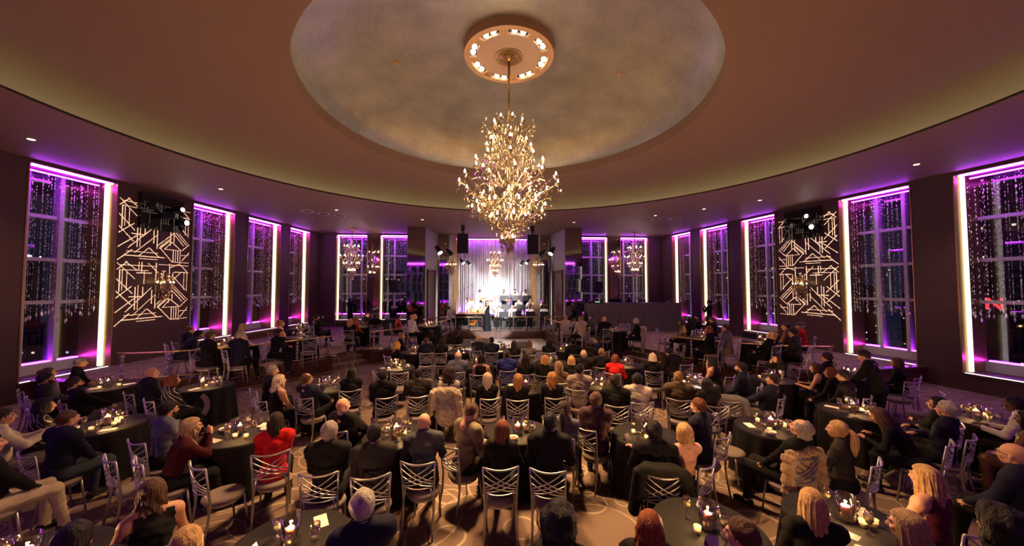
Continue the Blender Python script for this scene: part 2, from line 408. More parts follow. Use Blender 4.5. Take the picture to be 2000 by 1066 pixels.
# cove and upper ceiling up to the dome opening
DC = (0.0, 8.2); DR = 4.4; ZU = 6.95
def circ(c, r, z, n=NA): return [(c[0] + r * math.cos(2 * math.pi * i / n), c[1] + r * math.sin(2 * math.pi * i / n), z) for i in range(n)]
def rings(levels, n=NA, flip=False):
    m = MB(); vs = [p for L in levels for p in L]
    fs = [(i * n + j, i * n + (j + 1) % n, (i + 1) * n + (j + 1) % n, (i + 1) * n + j) for i in range(len(levels) - 1) for j in range(n)]
    if flip: fs = [tuple(reversed(f)) for f in fs]
    return m.add(vs, fs)
prof = [(CR + 0.62, ZC + 0.07), (CR + 0.60, ZC + 0.22), (CR + 0.52, ZC + 0.34), (CR + 0.36, ZC + 0.44), (CR + 0.12, ZC + 0.505), (CR - 0.3, ZC + 0.545), (CR - 0.9, ZC + 0.55)]
obj('cove', rings([circ(CC, r, z) for r, z in prof]), M_cove, ceil, smooth=True)
obj('upper_ceiling', rings([circ(CC, CR - 0.9, ZU), circ(DC, DR, ZU)]), M_cove, ceil)
obj('cove_painted_shadow', rings([circ(CC, CR - 0.004, ZC + 0.022), circ(CC, CR - 0.004, ZC + 0.062)]), M_black, ceil)  # black strip painted on the lip face as the shade of a gap
obj('cove_led', rings([circ(CC, CR + 0.42, ZC + 0.075), circ(CC, CR + 0.42, ZC + 0.095), circ(CC, CR + 0.48, ZC + 0.095), circ(CC, CR + 0.48, ZC + 0.075)]), M_coveled, ceil)
obj('dome_fascia', rings([circ(DC, DR, ZU), circ(DC, DR, ZU + 0.27), circ(DC, DR + 0.25, ZU + 0.27)]), M_ceil, ceil, smooth=False)
obj('dome_led', rings([circ(DC, DR + 0.10, ZU + 0.275), circ(DC, DR + 0.10, ZU + 0.29), circ(DC, DR + 0.15, ZU + 0.29)]), mat('dome_led_strip', (1, 0.9, 0.6), 0.5, noise=0.02, emit=(1.0, 0.85, 0.45), estr=2.2), ceil)
dl = []
for i in range(15):
    t = i / 14; a = t * math.pi / 2
    r = 0.95 + (DR + 0.24 - 0.95) * math.cos(a) ** 1.0; z = ZU + 0.28 + (8.66 - ZU - 0.28) * math.sin(a)
    dl.append([(p[0] - DC[0], p[1] - DC[1], p[2] - 7.2) for p in circ(DC, r, z)])
obj('dome', rings(dl), M_dome, ceil, smooth=True, loc=(DC[0], DC[1], 7.2))
M_rose = mat('rosette_gilt_plaster', (0.62, 0.38, 0.22), 0.45, noise=0.06, nscale=4)
rose = obj('dome_ring', MB().ring(0.93, 1.06, 8.14, 8.36, 64, (*DC, 0)), M_rose, ceil)
rose.location.z = 0.31
obj('ring_soffit', MB().ring(0.76, 0.95, 8.22, 8.26, 64, (*DC, 0)), M_black, rose)
obj('rosette_disc', MB().lathe([(0.0001, 8.16), (0.76, 8.16), (0.76, 8.26)], 64, (*DC, 0)), mat('rosette_disc_plaster', (0.52, 0.36, 0.28), 0.5, noise=0.05), rose)
for i in range(8):
    a = 2 * math.pi * (i + 0.5) / 8 + 0.2
    b = MB()
    for k in (-1, 0, 1): b.box((DC[0] + 0.85 * math.cos(a + k * 0.075), DC[1] + 0.85 * math.sin(a + k * 0.075), 8.19), (0.20, 0.055, 0.06), a + k * 0.075)
    obj('fluted_bracket', b, M_rose, rose)
    for k in (-1, 1):
        a2 = 2 * math.pi * i / 8 + 0.2 + k * 0.115
        obj('ring_lamp', MB().lathe([(0.0001, 0.0), (0.052, 0.0), (0.062, 0.03), (0.062, 0.06)], 14, (DC[0] + 0.85 * math.cos(a2), DC[1] + 0.85 * math.sin(a2), 8.16)), M_lampface, rose)
for k in range(5):
    obj('rosette_hoop', MB().ring(0.06 + 0.062 * k, 0.085 + 0.062 * k, 8.12 + 0.006 * k, 8.165, 40, (*DC, 0)), M_brass, rose)
# downlights and sensors in the ceilings
lampme = MB().lathe([(0.0001, -0.004), (0.045, -0.004), (0.062, -0.012), (0.066, 0.0)], 16).mesh('ceiling_downlight')
lampme.materials.append(mat('downlight_face', (1, 0.9, 0.7), 0.4, noise=0.02, emit=(1.0, 0.85, 0.62), estr=1.6))
for (px, py, z) in ((61, 272, ZC), (431, 369, ZC), (657, 410, ZC), (825, 429, ZC), (1121, 434, ZC), (1280, 421, ZC), (1375, 408, ZC), (1790, 321, ZC), (1484, 391, ZC)):
    p = at_z(px, py, z); o = obj('ceiling_downlight', lampme, None, None, (p[0], p[1], z))
    tag(o, 'small round recessed downlight in the low perimeter ceiling', 'downlight', 'recessed downlights')
    lamp('SPOT', 'ceiling_downlight_beam', (p[0], p[1], z - 0.03), 190, (1.0, 0.62, 0.34), (p[0], p[1] - 0.2, 0), 0.04, 104, 0.8)
for (px, py) in ((600, 412), (664, 421), (632, 417), (1265, 430), (1298, 427), (1320, 426)):
    p = at_z(px, py, ZC)
    t = thing('ceiling_speaker', 'round flush ceiling speaker grille above the %s terrace' % ('left' if px < 1000 else 'right'), 'speaker', (p[0], p[1], ZC), group='flush ceiling speakers ' + ('left' if px < 1000 else 'right'))
    obj('bezel', MB().ring(0.20, 0.27, -0.02, 0.0, 28), mat('bezel_white', (0.6, 0.55, 0.5), 0.5), t)
    obj('grille', MB().lathe([(0.0001, -0.006), (0.20, -0.01), (0.20, 0.0)], 28), mat('grille_dark', (0.05, 0.04, 0.04), 0.6), t)
for (px, py) in ((775, 121), (1209, 142)):
    zz = 8.1
    for _ in range(6):
        p = at_z(px, py, zz); r_ = math.hypot(p[0] - DC[0], p[1] - DC[1]); zz = ZU + 0.28 + (8.66 - ZU - 0.28) * math.sqrt(max(0, 1 - ((r_ - 0.95) / (DR - 0.71)) ** 2))
    o = obj('dome_sensor', MB().lathe([(0.0001, -0.05), (0.05, -0.045), (0.07, 0.0), (0.06, 0.08)], 16), M_rose, None, (p[0], p[1], zz)); tag(o, 'small round fitting set in the silver dome', 'sensor', 'fittings in the silver dome')

# ------------------------------------------------------------------ walls: piers and windows
def wallseg(parent, name, p, q, outw, z0, z1, thick, m):
    poly = [p, q, q + outw * thick, p + outw * thick]
    mb = MB(); vs = [(x[0], x[1], z) for z in (z0, z1) for x in poly]
    return obj(name, mb.add(vs, [(0, 1, 2, 3), (7, 6, 5, 4), (0, 4, 5, 1), (1, 5, 6, 2), (2, 6, 7, 3), (3, 7, 4, 0)]), m, parent)

WCOUNT = [0]
def crystals(p, q, outw, z0, z1, recess, seed, dens=1.0):
    r = np.random.RandomState(seed); L = np.linalg.norm(q - p); d = (q - p) / L
    V = []; F = []; o = 0
    ns = int(L / 0.105 * dens)
    base = np.array([(0, 0, -1), (1, 0, 0), (0, 1, 0), (-1, 0, 0), (0, -1, 0), (0, 0, 1)], float)
    fc = [(0, 2, 1), (0, 3, 2), (0, 4, 3), (0, 1, 4), (5, 1, 2), (5, 2, 3), (5, 3, 4), (5, 4, 1)]
    for i in range(ns):
        s = (i + 0.5 + r.uniform(-0.35, 0.35)) / ns * L; oo = recess + r.uniform(-0.12, 0.12)
        x, y = p + d * s + outw * oo; zb = z0 + r.uniform(0.0, 0.35)
        V += [(x - 0.0012, y, zb), (x + 0.0012, y, zb), (x, y, z1)]; F.append((o, o + 1, o + 2)); o += 3
        z = z1 - r.uniform(0, 0.25)
        while z > zb:
            h = r.uniform(0.022, 0.055); w = r.uniform(0.008, 0.014)
            if z - h < zb + 0.12: h, w = 0.075, 0.026
            a = r.uniform(0, 6.28); B = base * np.array([w, w, h])
            ca, sa = math.cos(a), math.sin(a)
            B = np.stack([B[:, 0] * ca - B[:, 1] * sa + x, B[:, 0] * sa + B[:, 1] * ca + y, B[:, 2] + z], 1)
            V += [tuple(b) for b in B]; F += [tuple(k + o for k in f) for f in fc]; o += 6
            z -= h * 2 + r.choice([0.015, 0.04, 0.09, 0.2])
    return MB().add(V, F)

def window(p, q, outw, z0, z1, strip_q=True, far=False, seed=1, where='', beads=True, cols=(0.30, 0.66)):
    WCOUNT[0] += 1; n = WCOUNT[0]
    p = np.array(p[:2]); q = np.array(q[:2]); L = np.linalg.norm(q - p); d = (q - p) / L
    W0 = thing('window_%d' % n, None, None, (*((p + q) / 2), z0), kind='structure'); org = np.array([*((p + q) / 2), z0])
    def bx(name, s0, s1, o0, o1, za, zb, m, par=W0):
        if not beads and m in (M_led, M_ledthin, M_purple, M_purple2): name += '_offscreen'
        a = p + d * s0 + outw * o0; b = p + d * s1 + outw * o0; c = p + d * s1 + outw * o1; e = p + d * s0 + outw * o1
        vs = [(x[0] - org[0], x[1] - org[1], z - z0) for z in (za, zb) for x in (a, b, c, e)]
        return obj(name, MB().add(vs, [(0, 1, 2, 3), (7, 6, 5, 4), (0, 4, 5, 1), (1, 5, 6, 2), (2, 6, 7, 3), (3, 7, 4, 0)]), m, par)
    G = 1.05                                # glass line
    js = (L - 0.03, L) if strip_q else (0, 0.03)
    jo = (0, 0.03) if strip_q else (L - 0.03, L)
    bx('jamb', *js, -0.02, G, z0, z1, M_brass); bx('jamb', *jo, -0.02, G, z0, z1, M_brass)
    ss = (L - 0.075, L - 0.031) if strip_q else (0.031, 0.075)
    bx('led_strip', *ss, 0.22, 0.36, z0 + 0.02, z1 - 0.02, M_led)
    bx('led_head_line', 0.06, L - 0.06, 0.10, 0.13, z1 - 0.05, z1 - 0.02, M_ledthin)
    bx('led_sill_line', 0.06, L - 0.06, -0.01, 0.02, z0 + 0.0, z0 + 0.025, M_ledthin)
    bx('window_head', 0, L, 0.0, G + 0.05, z1, z1 + 0.09, M_pier)
    bx('window_sill', 0, L, -0.03, G + 0.05, z0 - 0.06, z0, M_pier)
    bx('purple_strip', 0.1, L - 0.1, G - 0.10, G - 0.05, z0 + 0.30, z0 + 0.335, M_purple)
    bx('purple_strip', 0.1, L - 0.1, 0.02, 0.06, z1 - 0.03, z1 - 0.012, M_purple2)
    bx('purple_strip', 0.1, L - 0.1, 0.50, 0.55, z1 - 0.09, z1 - 0.055, M_purple)
    bx('sill_upstand', 0.03, L - 0.03, G - 0.12, G + 0.04, z0, z0 + 0.30, M_mull)
    ss = [0.0] + [c * L for c in cols] + [L]
    for c in cols: bx('mullion', c * L - 0.05, c * L + 0.05, G - 0.16, G + 0.06, z0 + 0.3, z1, M_mull)
    zt = [z0 + 0.3, 2.55, 3.8, 5.05, z1]
    for zz in zt[1:-1]: bx('transom', 0.03, L - 0.03, G - 0.13, G + 0.05, zz - 0.05, zz + 0.05, M_mull)
    for a, b in zip(ss[:-1], ss[1:]):
        for za, zb in zip(zt[:-1], zt[1:]):
            bx('pane', a + 0.02, b - 0.02, G - 0.008, G + 0.008, za, zb, M_glass)
    if beads:
        c = obj('crystal_curtain', crystals(p, q, outw, 1.95, z1 - 0.12, 0.50, seed, 2.3), M_crystal)
        tag(c, 'hanging strands of clear crystal beads in the %s window' % where, 'bead curtain', 'crystal bead curtains', 'stuff')
    return W0

def outward(line, s):
    d = unit2(line[1] - line[0]); n = np.array([-d[1], d[0]]); return n if n[0] * s > 0 else -n

wallL = thing('wall_left', None, None, (-12.5, 12, 0), kind='structure'); wallR = thing('wall_right', None, None, (13, 12, 0), kind='structure')
def wseg(par, name, p, q, outw, z0, z1, thick, m):
    o = wallseg(par, name, p, q, outw, z0, z1, thick, m); l = par.location; o.location = (-l[0], -l[1], -l[2]); return o
def side(line, par, s, spans, wins, where):
    ow = outward(line, s)
    for (a, b, m) in spans: wseg(par, 'pier', a, b, ow, 0, ZC, 1.12, m)
    for (a, b, z0, sq, wh, bd) in wins:
        wseg(par, 'sill_wall', a, b, ow, 0, z0 - 0.06, 1.1, M_pier)
        window(a, b, ow, z0, ZC - 0.1, sq, seed=WCOUNT[0] + 3, where=wh, beads=bd)
PX = lambda px, line: on_line(px, *line)
lp = {k: PX(k, LW) for k in (0, 42, 222, 371, 455, 481, 546, 564, 603)}
lend = along(LW, YB)
side(LW, wallL, -1,
     [(along(LW, 6.3), lp[42], M_pier), (lp[222], lp[371], M_wall), (lp[455], lp[481], M_wall), (lp[546], lp[564], M_wall), (lp[603], lend, M_wall),
      (along(LW, 1.9), along(LW, 2.9), M_pier), (along(LW, -6.2), along(LW, -1.6), M_pier)],
     [(lp[42], lp[222], 0.5, True, 'wide left', True), (lp[371], lp[455], 0.85, True, 'left terrace wall second', True), (lp[481], lp[546], 0.85, True, 'left terrace wall third', True),
      (lp[564], lp[603], 0.85, True, 'left corner', True), (along(LW, 2.9), along(LW, 6.3), 0.5, True, '', False), (along(LW, -1.6), along(LW, 1.9), 0.5, True, '', False)], 'left')
rp = {k: PX(k, RW) for k in (1314, 1351, 1369, 1424, 1450, 1518, 1643, 1787, 1871)}
rend = along(RW, YB)
side(RW, wallR, 1,
     [(rend, rp[1314], M_wall), (rp[1351], rp[1369], M_wall), (rp[1424], rp[1450], M_wall), (rp[1518], rp[1643], M_wall), (rp[1787], rp[1871], M_pier),
      (along(RW, 5.2), along(RW, 4.2), M_pier), (along(RW, 0.8), along(RW, -6.2), M_pier)],
     [(rp[1314], rp[1351], 0.85, False, 'right corner', True), (rp[1369], rp[1424], 0.85, False, 'right terrace wall second', True), (rp[1450], rp[1518], 0.85, False, 'right terrace wall third', True),
      (rp[1643], rp[1787], 0.5, False, 'right middle', True), (rp[1871], along(RW, 5.2), 0.5, False, 'wide right', True), (along(RW, 4.2), along(RW, 0.8), 0.5, False, '', False)], 'right')

# back wall of the two terraces
wallB = thing('wall_back', None, None, (0, YB, 0), kind='structure')
BL = (np.array([-12.0, YB]), np.array([12.0, YB])); UP = np.array([0.0, 1.0])
bp = {k: on_line(k, *BL) for k in (655, 717, 741, 800, 1139, 1188, 1212, 1267)}
xl, xr = lend[0], rend[0]
for (a, b, m) in (((xl - 0.5, YB), bp[655], M_wall), (bp[717], bp[741], M_mirror), (bp[1188], bp[1212], M_mirror), (bp[1267], (xr + 0.5, YB), M_wall)):
    wseg(wallB, 'mirror_panel' if m is M_mirror else 'pier', np.array(a), np.array(b), UP, 0, ZC, 1.35, m)
for (a, b, sq, wh) in ((bp[655], bp[717], False, 'left end wall outer'), (bp[741], np.array([-5.0, YB]), False, 'left end wall inner'),
                       (np.array([5.0, YB]), bp[1188], True, 'right end wall inner'), (bp[1212], bp[1267], True, 'right end wall outer')):
    wseg(wallB, 'sill_wall', a, b, UP, 0, 0.85, 1.1, M_pier)
    window(a, b, UP, 0.91, ZC - 0.1, sq, seed=WCOUNT[0] + 3, where=wh)
# brass radiator covers below the terrace windows
def radiator(a, b, nrm, where):
    a = np.array(a); b = np.array(b); L = np.linalg.norm(b - a); d = (b - a) / L
    t = thing('radiator_cover', 'fluted brass radiator cover under the %s window' % where, 'radiator', (*((a + b) / 2 + nrm * 0.06), TZ), math.atan2(d[1], d[0]))
    obj('top', MB().box((0, 0, 0.29), (L, 0.12, 0.03)), M_brass, t); obj('back', MB().box((0, 0.02, 0.14), (L, 0.04, 0.28)), M_black, t)
    k = max(4, int(L / 0.14)); me = MB().tube([(0, 0, 0), (0, 0, 0.28)], 0.03, 6).mesh('slat'); me.materials.append(M_brass)
    for i in range(k): obj('slat', me, None, t, ((i + 0.5) / k * L - L / 2, -0.02, 0))
DN = np.array([0.0, -1.0])
radiator(bp[655], bp[717], DN, 'left end wall outer'); radiator(bp[741], (-5.0, YB), DN, 'left end wall inner')
radiator(lp[371], lp[455], -outward(LW, -1), 'left terrace second'); radiator(lp[481], lp[546], -outward(LW, -1), 'left terrace third'); radiator(lp[564], lp[603], -outward(LW, -1), 'left corner')
radiator(rp[1424] * 0 + rp[1518], rp[1450], -outward(RW, 1), 'right terrace third')

# stage proscenium: mirrored fronts, pale inner walls with doors, crystal reveals
for sx in (-1, 1):
    nm = 'left' if sx < 0 else 'right'
    w = thing('wall_proscenium_' + nm, None, None, (sx * 4.5, 21, 0), kind='structure')
    def pz(name, poly, z0, z1, m):
        o = obj(name, MB().prism(poly if sx < 0 else [(-x, y) for x, y in poly][::-1], z0, z1), m, w); o.location = (-sx * 4.5, -21, 0); return o
    mf = obj('mirror_front', MB().box((sx * 4.5, 20.2, (TZ + ZC) / 2), (1.0, 0.04, ZC - TZ)), M_black, w); mf.location = (-sx * 4.5, -21, 0)
    for i in range(8):
        hgt = (ZC - TZ) / 8; tl = obj('mirror_tile', MB().box((0, 0, 0), (0.99, 0.02, hgt - 0.006)), M_mirror, mf, (sx * 4.5, 20.165, TZ + hgt * (i + 0.5)), (rnd.uniform(-0.006, 0.006), 0, rnd.uniform(-0.012, 0.012)))
    pz('pier_core', [(-5.0, 20.2), (-4.0, 20.2), (-3.65, 22.95), (-5.0, 23.5)], 0, ZC, M_light)
    pz('mirror_return', [(-3.75, 23.1), (-2.98, 23.1), (-2.98, 23.2), (-3.75, 23.2)], TZ, ZC, M_mirror)
    pz('crystal_reveal', [(-2.98, 23.08), (-2.70, 23.08), (-2.70, 23.3), (-2.98, 23.3)], TZ, ZC, mat('crystal_mesh_panel', (0.75, 0.74, 0.78), 0.2, 0.8, 0.6, 40, bump=0.6, bscale=60))
    pz('gold_edge', [(-2.70, 23.05), (-2.50, 23.05), (-2.50, 25.0), (-2.70, 25.0)], TZ, ZC, M_gold)
    pz('reveal_wall', [(-3.75, 23.2), (-2.70, 23.3), (-2.70, 25.0), (-3.75, 25.0)], 0, ZC, M_pier)
    # door in the pale wall
    d0, d1 = np.array([-3.99, 20.55]), np.array([-3.78, 22.1])
    dn = thing('door_%d' % (1 if sx < 0 else 2), None, None, (sx * 3.82, 21.3, TZ), kind='structure')
    ang = math.atan2((d1 - d0)[1], (d1 - d0)[0] * (1 if sx < 0 else -1)); dn.rotation_euler = (0, 0, ang)
    obj('door_leaf', MB().box((0, 0, 1.7), (1.35, 0.06, 3.4)), M_doorwood, dn); fr = MB()
    for s in (-1, 1): fr.box((s * 0.72, 0, 1.73), (0.09, 0.12, 3.46))
    fr.box((0, 0, 3.46), (1.53, 0.12, 0.09)); obj('door_frame', fr, M_doorwood, dn)
    obj('door_handle', MB().tube([(0.55, -sx * 0.05 * -1, 0.9), (0.55, -sx * 0.05 * -1, 1.25)], 0.015, 8), M_brass, dn)
struct('wall_stage_back', MB().box((0, 25.45, ZC / 2), (9, 0.1, ZC)), M_pier)
wallE = thing('wall_rear', None, None, (0, -6.0, 0), kind='structure'); SOUTH = np.array([0.0, -1.0])
edges = [-17.0, -11.6, -8.8, -7.8, -5.2, 5.2, 7.8, 8.8, 11.6, 17.0]
for i, (xa, xb) in enumerate(zip(edges[:-1], edges[1:])):
    pa, pb = np.array([xa, -6.0]), np.array([xb, -6.0])
    if i % 2 == 0: wseg(wallE, 'pier', pa, pb, SOUTH, 0, ZC + 0.8, 1.3, M_pier)
    else:
        wseg(wallE, 'sill_wall', pa, pb, SOUTH, 0, 0.44, 1.1, M_pier); window(pa, pb, SOUTH, 0.5, ZC - 0.1, True, beads=False)
for sx in (-1, 1):
    t = thing('exit_sign', 'small red illuminated sign on the rear wall, %s side' % ('left' if sx < 0 else 'right'), 'sign', (sx * 12.4, -5.96, 4.2))
    obj('housing', MB().box((0, 0, 0), (0.66, 0.06, 0.36)), M_black, t); obj('lit_face_offscreen', MB().box((0, 0.04, 0), (0.6, 0.03, 0.3)), M_red, t)
# ------------------------------------------------------------------ chairs
def bow(x, ye, b=0.05): return ye - b * (1 - (x / 0.205) ** 2)
def yz(z): return -0.205 - 0.065 * max(0, (z - 0.46) / 0.46)
CH = {}
def chair_meshes():
    for s in (-1, 1):
        CH['bleg%d' % s] = MB().tube([(s * 0.185, -0.275, 0), (s * 0.182, -0.225, 0.25), (s * 0.185, -0.205, 0.46), (s * 0.195, -0.232, 0.68), (s * 0.207, -0.27, 0.92)], [0.012, 0.015, 0.014, 0.012, 0.011], 8).mesh('leg', True)
        CH['fleg%d' % s] = MB().tube([(s * 0.17, 0.20, 0), (s * 0.165, 0.17, 0.25), (s * 0.155, 0.15, 0.43)], [0.011, 0.013, 0.014], 8).mesh('leg', True)
        CH['strut%d' % s] = MB().tube([(s * 0.155, -0.245, 0.605), (s * 0.165, -0.225, 0.48), (s * 0.183, -0.213, 0.34)], 0.008, 6).mesh('strut', True)
    def arc(x0, z0, x1, z1, sag=0.0, n=8):
        return [(lerp(x0, x1, i / n), bow(lerp(x0, x1, i / n), yz(lerp(z0, z1, i / n))), lerp(z0, z1, i / n) - sag * math.sin(math.pi * i / n)) for i in range(n + 1)]
    CH['top'] = MB().tube(arc(-0.207, 0.92, 0.207, 0.92, 0.022), 0.012, 8).mesh('top_rail', True)
    CH['bottom'] = MB().tube(arc(-0.192, 0.615, 0.192, 0.615, 0.018), 0.009, 6).mesh('bottom_rail', True)
    for i, (za, zb) in enumerate(((0.915, 0.675), (0.83, 0.645), (0.745, 0.62))):
        for s in (-1, 1): CH['slat%d_%d' % (i, s)] = MB().tube(arc(-s * 0.2, za, s * 0.193, zb, 0.018), 0.0075, 6).mesh('slat', True)
    CH['seat'] = MB().lathe([(0.0001, 0.405), (0.17, 0.405), (0.205, 0.42), (0.218, 0.445), (0.205, 0.468), (0.16, 0.482), (0.0001, 0.488)], 24, sx=1.0, sy=1.0).mesh('seat', True)
    CH['ring'] = MB().ring(0.165, 0.185, 0.385, 0.41, 24).mesh('seat_frame')
    for k, me in CH.items(): me.materials.append(M_seat if k == 'seat' else M_silver)
chair_meshes()
def chair(loc, rz, label, group='lattice back chairs'):
    t = thing('lattice_chair', label, 'chair', loc, rz, group)
    for k, me in CH.items():
        obj(me.name.split('.')[0], me, None, t)
    return t

# ------------------------------------------------------------------ tables and what stands on them
def cloth(dents, cx, cy, floor, seed):
    """dents: legs and chair seats that press into the hanging cloth, as (ax, ay, az, bx, by, bz, ra, rb)"""
    n = 80; lev = []; rr = 0.485; ph = seed * 1.3
    for (z, amp, ex) in ((0.775, 0, -0.4845), (0.775, 0, -0.02), (0.772, 0, 0.0), (0.755, 0, 0.012), (0.72, 0.004, 0.015), (0.67, 0.009, 0.018), (0.61, 0.013, 0.022), (0.55, 0.017, 0.027), (0.48, 0.021, 0.032), (0.40, 0.025, 0.038), (0.30, 0.030, 0.046), (0.20, 0.034, 0.054), (0.10, 0.038, 0.062), (0.012, 0.042, 0.07)):
        A = 2 * math.pi * np.arange(n) / n; r = np.maximum(0.0005, rr + ex + amp * (np.sin(A * 11 + ph + 0.6 * np.sin(3 * A)) + 0.4 * np.sin(A * 17 + 1)))
        if z < 0.73 and len(dents):
            rho = np.linspace(0.10, 0.60, 51); X = cx + rho[None] * np.cos(A)[:, None]; Y = cy + rho[None] * np.sin(A)[:, None]; P = np.stack([X, Y, np.full_like(X, z + floor)], -1)
            hit = np.zeros(X.shape, bool)
            for d in dents: hit |= sd_cone(P, d[0:3], d[3:6], d[6] + 0.022, d[7] + 0.022) < 0
            hit &= rho[None] <= (r + 0.01)[:, None]; first = np.where(hit.any(1), rho[hit.argmax(1)] - 0.012, 9.0)
            first = np.minimum(first, np.minimum(np.roll(first, 1), np.roll(first, -1))); r2 = np.minimum(r, np.maximum(first, 0.09))
            r = np.minimum(r2, (np.roll(r2, 1) + np.roll(r2, -1) + r2) / 3 + 0.02)
        lev.append([(r[j] * math.cos(A[j]), r[j] * math.sin(A[j]), z) for j in range(n)])
    m = MB(); m.add([p for L in lev for p in L], [(i * n + (j + 1) % n, i * n + j, (i + 1) * n + j, (i + 1) * n + (j + 1) % n) for i in range(len(lev) - 1) for j in range(n)])
    me = m.mesh('tablecloth', True); me.materials.append(M_cloth); return me
ME = {}
def reg(k, mb, m, smooth=True, name=None):
    me = mb.mesh(name or k, smooth)
    for q in (m if isinstance(m, (list, tuple)) else [m]): me.materials.append(q)
    ME[k] = me
reg('ttop', MB().lathe([(0.0001, 0.735), (0.475, 0.735), (0.475, 0.768), (0.0001, 0.768)], 32), M_wood, False, 'table_top')
reg('tleg', MB().lathe([(0.0001, 0.0), (0.24, 0.0), (0.24, 0.02), (0.04, 0.05), (0.035, 0.735)], 16), M_black, False, 'pedestal')
def shell(prof, th, n=16):
    return MB().lathe(prof + [(max(r - th, 1e-5), z) for r, z in reversed(prof[1:])] + [(1e-5, prof[0][1] + th)], n)
reg('hur', shell([(1e-5, 0), (0.072, 0), (0.075, 0.02), (0.075, 0.235)], 0.003, 24), M_tglass, True, 'glass_cylinder')
reg('pillar', MB().lathe([(1e-5, 0.004), (0.036, 0.004), (0.037, 0.13), (0.032, 0.138), (1e-5, 0.132)], 16), M_wax, True, 'candle')
reg('flame', MB().lathe([(1e-5, 0), (0.009, 0.012), (0.0075, 0.026), (1e-5, 0.05)], 8), M_flame, True, 'flame')
reg('vot', shell([(1e-5, 0), (0.026, 0), (0.034, 0.065)], 0.003, 14), M_votive, True, 'votive_cup')
reg('votwax', MB().lathe([(1e-5, 0.004), (0.024, 0.004), (0.026, 0.035), (1e-5, 0.035)], 12), M_wax, True, 'candle')
reg('wine', shell([(0.033, 0), (0.034, 0.003), (0.006, 0.012), (0.0045, 0.09), (0.02, 0.105), (0.038, 0.14), (0.036, 0.175), (0.031, 0.205)], 0.0018, 16), M_tglass, True, 'glass')
reg('winefill', MB().lathe([(1e-5, 0.107), (0.019, 0.108), (0.035, 0.138), (1e-5, 0.139)], 12), M_wine, True, 'drink')
reg('goblet', shell([(0.036, 0), (0.037, 0.003), (0.007, 0.012), (0.006, 0.05), (0.028, 0.062), (0.04, 0.10), (0.039, 0.15)], 0.002, 16), M_tglass, True, 'glass')
reg('gobfill', MB().lathe([(1e-5, 0.065), (0.026, 0.066), (0.037, 0.10), (1e-5, 0.102)], 12), mat('iced_water', (0.55, 0.5, 0.42), 0.1, noise=0.3, nscale=90), True, 'drink')
reg('tumbler', shell([(1e-5, 0), (0.032, 0), (0.037, 0.095)], 0.003, 16), M_tglass, True, 'glass')
reg('tumfill', MB().lathe([(1e-5, 0.006), (0.029, 0.006), (0.032, 0.06), (1e-5, 0.06)], 12), mat('amber_cocktail', (0.75, 0.22, 0.04), 0.1, noise=0.15), True, 'drink')
reg('bowl', shell([(1e-5, 0), (0.035, 0), (0.065, 0.03), (0.075, 0.055)], 0.004, 20), M_porcelain, True, 'bowl')
reg('nuts', MB().lathe([(1e-5, 0.015), (0.058, 0.035), (0.04, 0.047), (1e-5, 0.05)], 16), mat('bar_snack_mix', (0.35, 0.12, 0.04), 0.6, noise=0.6, nscale=90, bump=0.8, bscale=120), True, 'snacks')
reg('plate', shell([(1e-5, 0), (0.06, 0), (0.095, 0.014)], 0.003, 20), M_porcelain, True, 'side_plate')
reg('cup', shell([(1e-5, 0.008), (0.025, 0.008), (0.043, 0.06)], 0.003, 16).lathe([(1e-5, 0), (0.07, 0.006), (0.068, 0.01), (1e-5, 0.006)], 18), M_porcelain, True, 'coffee_cup')
_n = MB().box((0, 0, 0.002), (0.11, 0.2, 0.004)).box((0.002, 0.012, 0.006), (0.104, 0.17, 0.003)); reg('menu', _n, M_napkin, False, 'menu_card')
_n = MB()
for k in range(4): _n.box((0.006 * k, 0.004 * (k % 2), 0.004 + 0.006 * k), (0.15 - 0.02 * k, 0.12 - 0.012 * k, 0.007), 0.15 * k)
reg('napkin', _n, M_napkin, False, 'folded_napkin')
_n = MB()
for s in (-1, 1): _n.add([(-0.05, s * 0.035, 0), (0.05, s * 0.035, 0), (0.05, 0, 0.09), (-0.05, 0, 0.09), (-0.05, s * 0.033, 0), (0.05, s * 0.033, 0)], [(0, 1, 2, 3), (3, 2, 5, 4)])
reg('tent', _n, M_napkin, False, 'tent_card')
reg('bottle', MB().lathe([(1e-5, 0), (0.036, 0), (0.037, 0.18), (0.03, 0.215), (0.014, 0.24), (0.013, 0.30), (1e-5, 0.30)], 16), mat('green_bottle_glass', (0.02, 0.04, 0.015), 0.08, noise=0.1, coat=0.5), True, 'bottle_body')
reg('bottlelabel', MB().ring(0.0365, 0.0378, 0.06, 0.14, 16), M_napkin, True, 'label')
reg('capfoil', MB().ring(0.012, 0.0145, 0.25, 0.303, 12), M_gold, True, 'foil')

